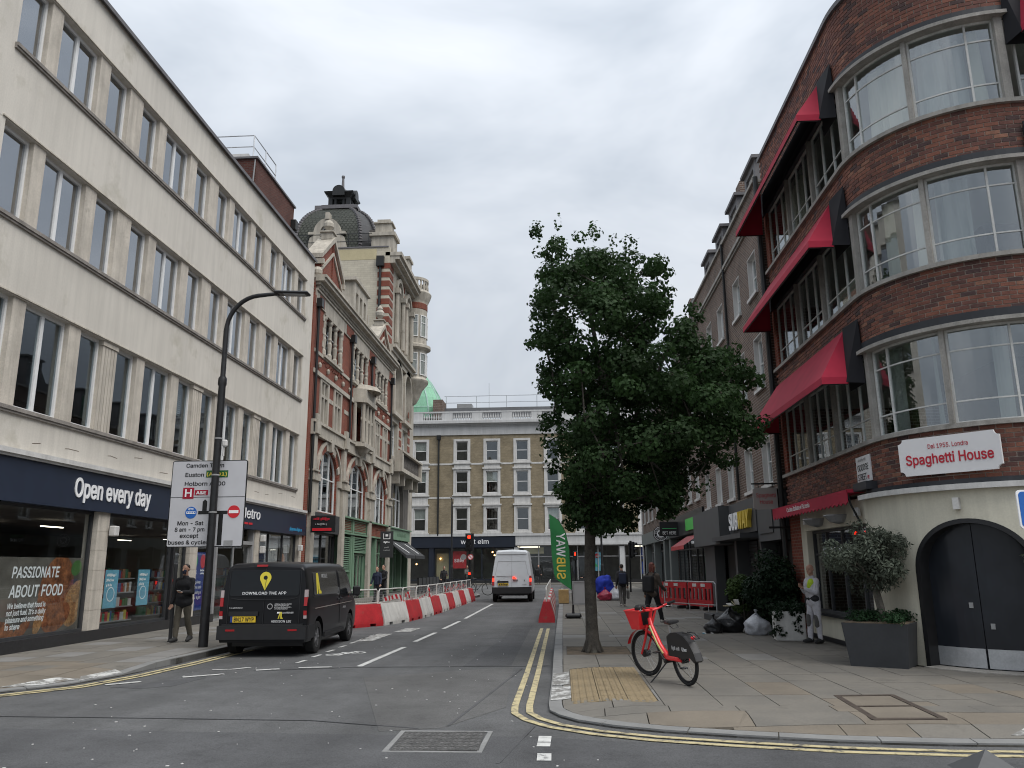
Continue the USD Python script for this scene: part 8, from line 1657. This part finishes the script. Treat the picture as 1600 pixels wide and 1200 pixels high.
MB().lathe([(0.09, -0.004), (0.09, 0.004)], (0, 0, 0), 16); MB().tube([(0.42+0.09*math.cos(a), -0.075, 0.30+0.09*math.sin(a)) for a in np.linspace(0, 6.28, 19)[:-1]], 0.006, 4, closed=True).build('chain_ring', M['steel'], bk)
# plain parked bicycles far up on the left
def bicycle(x, y, rz, lab):
    t = thing('parked_bicycle', lab, 'bicycle', (x, y, 0.12), rz); an = np.linspace(0, 6.283, 29)[:-1]
    for cx_ in (0, 1.02): MB().tube([(cx_+0.33*math.cos(a), 0, 0.34+0.33*math.sin(a)) for a in an], 0.02, 5, closed=True).build('wheel', M['rubber'], t)
    MB().tube([(0, 0, 0.34), (0.42, 0, 0.3), (0.86, 0, 0.82), (0.32, 0, 0.80), (0, 0, 0.34)], 0.018, 5).cyl((0.42, 0, 0.3), (0.29, 0, 0.9), 0.018, n=5).cyl((1.02, 0, 0.34), (0.82, 0, 0.95), 0.018, n=5).build('frame', M['iron'], t)
    MB().tube([(0.80, -0.28, 1.0), (0.84, 0, 0.97), (0.80, 0.28, 1.0)], 0.014, 5).build('handlebar', M['iron'], t); MB().rbox((0.27, 0, 0.93), (0.26, 0.12, 0.05), None, 0.02).build('saddle', M['black'], t)
bicycle(-6.4, 43.8, 60, 'dark bicycle leaning behind the white mesh frames of the left barriers'); bicycle(-5.3, 46.3, 12, 'dark bicycle at the far end of the left-hand barriers')
bch = thing('terrace_screen', 'dark low café screen along the pavement under the black awnings', 'screen')
for k in range(6): MB().box(-8.75, -8.70, 49+1.35*k, 50.3+1.35*k, 0.25, 1.05).build('panel', M['charcoal'], bch); MB().box(-8.78, -8.67, 48.95+1.35*k, 49.02+1.35*k, 0.12, 1.08).build('post', M['black'], bch)

# ================================================================ people
ICO = np.array(trimesh.creation.icosphere(1).vertices)
def bone(a, ra, b, rb): return Manifold.hull_points(np.vstack([ICO*ra+np.asarray(a), ICO*rb+np.asarray(b)]))
def ell(c, r): return Manifold.hull_points(ICO*np.asarray(r)+np.asarray(c))
def fuse(parts, ref=0.035, it=6):
    m = Manifold.batch_boolean(parts, m3.OpType.Add); m = m.refine_to_length(ref); v, f, _ = meshkit.arrays(m); t = trimesh.Trimesh(v, f, process=True)
    trimesh.smoothing.filter_taubin(t, iterations=it); return np.array(t.vertices), np.array(t.faces)
M['skin'] = mat('skin', (0.42, 0.24, 0.17), 0.55, 0.08, 8, 0); M['skin_dark'] = mat('skin_tan', (0.30, 0.17, 0.12), 0.55, 0.08, 8, 0); M['hair_dark'] = mat('hair_dark', (0.03, 0.022, 0.017), 0.6, 0.3, 20, 0); M['hair_red'] = mat('hair_auburn', (0.12, 0.035, 0.025), 0.6, 0.3, 20, 0)
CL = {k: mat('cloth_'+k, c, 0.85, 0.18, 7, 60, 0.4, 30) for k, c in dict(black=(0.014, 0.014, 0.016), navy=(0.016, 0.022, 0.045), olive=(0.075, 0.066, 0.05), grey=(0.10, 0.095, 0.09), dark=(0.025, 0.025, 0.028), white=(0.50, 0.49, 0.52), blue=(0.015, 0.035, 0.33), brown=(0.07, 0.055, 0.045), hivis=(0.45, 0.62, 0.04), red=(0.32, 0.05, 0.05), shoe=(0.03, 0.03, 0.03), paleshoe=(0.30, 0.28, 0.26)).items()}
def person(label, pos, face, h=1.60, legs=((0, 0), (0, 0)), arms=((5, 10, 4), (5, 10, 4)), top='black', bottom='dark', shoes='shoe', hair='hair_dark', skin='skin', headyaw=0, lean=0, mask=None, pack=None, bald=False, long_hair=False, vest=None, kneepads=False, lod=0, pelvis_drop=0.0, held=None, hold=0, coat=1.0, cap=None):
    """local frame: +y is the way the person faces, x to their right. legs: (hip swing, knee bend) of right and left; arms: (shoulder swing, elbow bend, spread)."""
    t = thing('person', label, 'person', (pos[0], pos[1], pos[2] if len(pos) > 2 else 0.125), face); s = h/1.75
    V = lambda *p: np.array(p, float)*s
    hipz = 0.92-pelvis_drop; ln = math.radians(lean)
    up_ = lambda x, y, z: V(x, y+math.sin(ln)*(z-hipz), hipz+(z-hipz)*math.cos(ln))
    J = {}; body, trou, jack, shoe = [], [], [], []
    for i, sx in ((0, 1), (1, -1)):
        a, k = map(math.radians, legs[i]); hp = V(sx*0.09, 0, hipz); kn = hp+V(0, math.sin(a)*0.42, -math.cos(a)*0.42); b = a-k; an_ = kn+V(0, math.sin(b)*0.41, -math.cos(b)*0.41)
        trou += [bone(hp, 0.100*s, kn, 0.070*s), bone(kn, 0.070*s, an_, 0.058*s)]; body += [bone(hp, 0.08*s, kn, 0.055*s), bone(kn, 0.052*s, an_, 0.036*s)]
        ft = math.radians(max(-35, min(25, legs[i][0]-legs[i][1]))) if legs[i][1] > 12 else 0
        toe = an_+V(sx*0.02, 0.16*math.cos(ft), -0.045-0.1*max(0, -math.sin(ft))); heel = an_+V(0, -0.045, -0.04)
        shoe += [bone(heel, 0.048*s, toe, 0.042*s), bone(an_+V(0, 0, -0.005), 0.054*s, an_+V(0, 0.07, -0.035), 0.05*s)]
        if kneepads: J['knee%d' % i] = kn
    trou += [ell(V(0, 0, hipz+0.03), np.array([0.165, 0.115, 0.12])*s), bone(V(-0.07, 0, hipz+0.08), 0.115*s, V(0.07, 0, hipz+0.08), 0.115*s)]
    ch_, wa = up_(0, 0.0, 1.30), up_(0, 0, 1.05)
    body += [bone(V(0, 0, hipz), 0.11*s, ch_, 0.11*s), bone(up_(-0.12, 0, 1.38), 0.06*s, up_(0.12, 0, 1.38), 0.06*s)]
    jack += [bone(up_(-0.075, 0, 1.28), 0.125*s*coat, up_(0.075, 0, 1.28), 0.125*s*coat), bone(up_(-0.06, 0, 1.02), 0.122*s*coat, up_(0.06, 0, 1.02), 0.122*s*coat), bone(up_(-0.065, 0, 0.90), 0.125*s*coat, up_(0.065, 0, 0.90), 0.125*s*coat), bone(up_(-0.05, 0, 1.28), 0.125*s, up_(-0.05, 0, 0.95), 0.125*s), bone(up_(0.05, 0, 1.28), 0.125*s, up_(0.05, 0, 0.95), 0.125*s), bone(up_(-0.145, 0, 1.385), 0.07*s, up_(0.145, 0, 1.385), 0.07*s), bone(up_(0, -0.01, 1.36), 0.10*s, up_(0, 0, 1.48), 0.065*s)]
    nk, hd = up_(0, -0.005, 1.47), up_(0, 0.02, 1.635); body += [bone(nk, 0.058*s, hd-V(0, 0.01, 0.06), 0.055*s)]
    yw = math.radians(headyaw); hv = lambda x, y, z: hd+V(x*math.cos(yw)-y*math.sin(yw), x*math.sin(yw)+y*math.cos(yw), z)
    hull_ = np.vstack([ICO*np.array([0.074, 0.09, 0.085])*s+hv(0, -0.005, 0.035), ICO*np.array([0.055, 0.06, 0.05])*s+hv(0, 0.03, -0.065), ICO*np.array([0.03, 0.025, 0.025])*s+hv(0, 0.065, -0.095)])
    body += [Manifold.hull_points(hull_), bone(hv(0, 0.085, 0.02), 0.011*s, hv(0, 0.108, -0.022), 0.017*s), bone(hv(-0.022, 0.083, -0.058), 0.009*s, hv(0.022, 0.083, -0.058), 0.009*s)]+[ell(hv(q*0.076, -0.005, 0.0), np.array([0.014, 0.022, 0.034])*s) for q in (-1, 1)]
    for i, sx in ((0, 1), (1, -1)):
        sw, eb, ab = map(math.radians, arms[i]); sh_ = up_(sx*0.19, 0, 1.40); d1 = np.array([sx*math.sin(ab), math.sin(sw), -math.cos(sw)]); d1 /= np.linalg.norm(d1); el = sh_+d1*0.29*s
        d2 = np.array([sx*math.sin(ab)-sx*0.9*max(0, math.sin(eb))*(0.55 if eb > 0.9 else 0.15), math.sin(sw+eb), -math.cos(sw+eb)]); d2 /= np.linalg.norm(d2); wr = el+d2*0.255*s
        jack += [bone(sh_-V(sx*0.015, 0, 0.015), 0.068*s, el, 0.060*s), bone(el, 0.060*s, wr-d2*0.01*s, 0.046*s)]; body += [bone(sh_, 0.040*s, el, 0.034*s), bone(el, 0.034*s, wr, 0.027*s)]
        pm = wr+d2*0.075*s; sd_v = np.cross(d2, [0, 0, 1.0] if abs(d2[2]) < 0.8 else [0, 1.0, 0]); sd_v /= np.linalg.norm(sd_v)+1e-9; nv = np.cross(sd_v, d2); J['hand%d' % i] = pm
        body += [Manifold.hull_points(np.vstack([ICO*0.022*s+wr, ICO*0.018*s+pm+sd_v*0.026*s, ICO*0.018*s+pm-sd_v*0.026*s]))]
        for q in range(4):
            k0 = pm+sd_v*(-0.030+0.020*q)*s; ll = (0.066, 0.076, 0.072, 0.056)[q]*s; k1 = k0+d2*ll*0.55+nv*0.012*s; k2 = k1+d2*ll*0.4+nv*0.025*s; body += [bone(k0, 0.0095*s, k1, 0.0085*s), bone(k1, 0.0085*s, k2, 0.0075*s)]
        t0 = wr+d2*0.03*s-sd_v*0.025*s; t1 = t0-sd_v*0.028*s+d2*0.03*s; body += [bone(t0, 0.012*s, t1, 0.010*s), bone(t1, 0.010*s, t1+d2*0.026*s, 0.0085*s)]
    v, f = fuse(body, 0.03, 4); b = MB().add(v, f).build('body', M[skin], t, smooth=True)
    for nm, parts, m in (('trousers', trou, CL[bottom]), ('jacket', jack, CL[top]), ('shoes', shoe, CL[shoes])):
        v, f = fuse(parts, 0.04, 5)
        if nm != 'shoes': v = v+((meshkit.fbm(v*np.array([9, 9, 6]), 3, 5)-0.5)*0.030*s)[:, None]*np.array([1, 1, 0])
        else: v[:, 2] = np.maximum(v[:, 2], -0.003)
        MB().add(v, f).build(nm, m, t, smooth=True)
    if not bald:
        hp_ = [Manifold.hull_points(np.vstack([ICO*np.array([0.081, 0.088, 0.07])*s+hv(0, -0.022, 0.062), ICO*np.array([0.078, 0.06, 0.05])*s+hv(0, -0.045, 0.0)]))]
        if long_hair: hp_ += [bone(hv(-0.05, -0.03, 0.0), 0.05*s, hv(-0.06, -0.03, -0.14), 0.035*s), bone(hv(0.05, -0.03, 0.0), 0.05*s, hv(0.06, -0.03, -0.14), 0.035*s), bone(hv(0, -0.06, 0), 0.06*s, hv(0, -0.06, -0.15), 0.045*s)]
        v, f = fuse(hp_, 0.03, 3); MB().add(v, f).build('hair', M[hair] if cap is None else CL[cap], t, smooth=True)
    e = MB()
    for q in (-1, 1): e.tm(ell(hv(q*0.03, 0.079, 0.014), np.array([0.012, 0.008, 0.007])*s))
    e.build('eyes', M['black_letter'], b)
    if mask: v, f = fuse([Manifold.hull_points(np.vstack([ICO*np.array([0.058, 0.052, 0.03])*s+hv(0, 0.045, -0.025), ICO*np.array([0.045, 0.05, 0.03])*s+hv(0, 0.048, -0.085)]))], 0.03, 2); MB().add(v, f).build('face_mask', CL[mask], t, smooth=True)
    if pack:
        v, f = fuse([Manifold.hull_points(np.vstack([ICO*0.05*s+up_(x, -0.15-0.11*(k), z) for x in (-0.11, 0.11) for k in (0, 1) for z in (0.98, 1.34)]))], 0.05, 3); bp_ = MB().add(v, f).build('backpack', CL[pack], t, smooth=True)
        st_ = MB(); 
        for q in (-1, 1): st_.tube([up_(q*0.11, -0.14, 1.40), up_(q*0.11, 0.0, 1.475), up_(q*0.11, 0.13, 1.36), up_(q*0.12, 0.12, 1.15), up_(q*0.14, -0.08, 1.05)], 0.016*s, 5)
        st_.build('straps', CL[pack], bp_)
    if vest: v, f = fuse([bone(up_(-0.06, 0.045, 1.34), 0.10*s, up_(0.0, 0.05, 1.20), 0.09*s)], 0.04, 2); MB().add(v, f).build('bright_vest', CL[vest], t, smooth=True)
    if kneepads:
        for q in (0, 1): v, f = fuse([bone(J['knee%d' % q]+V(0, 0.035, 0.09), 0.062*s, J['knee%d' % q]+V(0, 0.03, -0.1), 0.06*s)], 0.04, 2); MB().add(v, f).build('knee_patch', CL['grey'], t, smooth=True)
        v, f = fuse([bone(V(-0.1, 0.03, hipz+0.07), 0.10*s, V(0.1, 0.03, hipz+0.07), 0.10*s), bone(V(0.13, 0.05, hipz+0.03), 0.07*s, V(0.14, 0.04, hipz-0.13), 0.06*s)], 0.05, 2); MB().add(v, f).build('tool_belt', CL['dark'], t, smooth=True)
    if held == 'phone': c = J['hand%d' % hold]; MB().rbox(c+V(-0.02, 0.02, 0.02), (0.075*s, 0.14*s, 0.012*s), Rx(20), 0.004).build('phone', M['white_trim'], t)
    if held == 'bag': c = J['hand0']; v, f = fuse([Manifold.hull_points(np.vstack([ICO*0.05*s+c+V(0, y, z) for y in (-0.1, 0.1) for z in (-0.16, -0.42)]))], 0.06, 2); MB().add(v, f).build('carrier_bag', CL['grey'], t, smooth=True); MB().tube([c+V(0, -0.06, -0.14), c, c+V(0, 0.06, -0.14)], 0.006, 4).build('handles', CL['grey'], t)
    return t
# standing far left: facing the camera side
person('man in a black jacket, dark face mask and khaki trousers walking past the supermarket', (-8.50, 18.05), 172, 1.68, ((9, 4), (-8, 14)), ((0, 14, 9), (8, 84, 6)), 'black', 'olive', mask='navy', held='phone', hold=1, hair='hair_dark', coat=1.16)
person('long haired person with black backpack walking past behind the red bicycle', (2.36, 22.35), -38, 1.64, ((26, 6), (-22, 14)), ((16, 40, 6), (-10, 20, 6)), 'brown', 'black', 'paleshoe', 'hair_red', pack='black', long_hair=True, lean=3, headyaw=-14)
person('person in dark clothes with a backpack and carrier bag walking away up the pavement', (2.28, 32.6), 4, 1.62, ((10, 3), (-9, 12)), ((4, 8, 6), (-6, 12, 6)), 'dark', 'grey', 'paleshoe', pack='navy', held='bag')
person('bald man in white work trousers and bright vest leaning by the shrub with folded arms', (5.10, 17.35), 112, 1.56, ((8, 4), (-2, 2)), ((8, 112, -2), (10, 104, -2)), 'white', 'white', 'shoe', bald=True, vest='hivis', kneepads=True, headyaw=22)
person('person in navy top standing outside the green shopfront on the left pavement', (-8.75, 38.2), 165, 1.62, ((4, 2), (-3, 3)), ((6, 25, 8), (4, 20, 8)), 'navy', 'dark', hair='hair_dark')
person('darker person standing just behind the one in navy by the green shopfront', (-8.75, 39.6), 150, 1.70, ((4, 2), (-3, 3)), ((6, 25, 8), (10, 60, 6)), 'black', 'dark')
person('person in black standing near the black awnings beyond the barriers', (-7.7, 52.6), 200, 1.62, ((4, 2), (-4, 4)), ((6, 30, 8), (20, 70, 6)), 'black', 'dark')
person('person with bare arms waiting by the traffic light at the end of the barriers', (-7.1, 60.2), 215, 1.66, ((4, 2), (-4, 4)), ((20, 70, 8), (20, 60, 6)), 'grey', 'dark', skin='skin_dark')
person('person in dark clothes standing on the far kerb right of the white van', (-2.35, 76.9), 186, 1.70, ((5, 2), (-5, 4)), ((6, 20, 8), (6, 20, 6)), 'black', 'dark')
person('person in black sitting beside the blue coat past the tree trunk', (1.25, 39.6), 95, 1.66, ((86, 86), (82, 84)), ((20, 60, 6), (20, 60, 6)), 'black', 'dark', pelvis_drop=0.44)
ct = thing('blue_coat_heap', 'bright blue coat heaped on a chair far up the right-hand pavement', 'coat')
s_ = trimesh.creation.icosphere(3); v = np.array(s_.vertices); v = v*(0.7+0.6*meshkit.fbm(v*2.1+3, 4, 2))[:, None]*np.array([0.46, 0.4, 0.52]); MB().add(v+np.array([1.88, 39.0, 0.75]), s_.faces).build('coat', CL["blue"], ct, smooth=True)
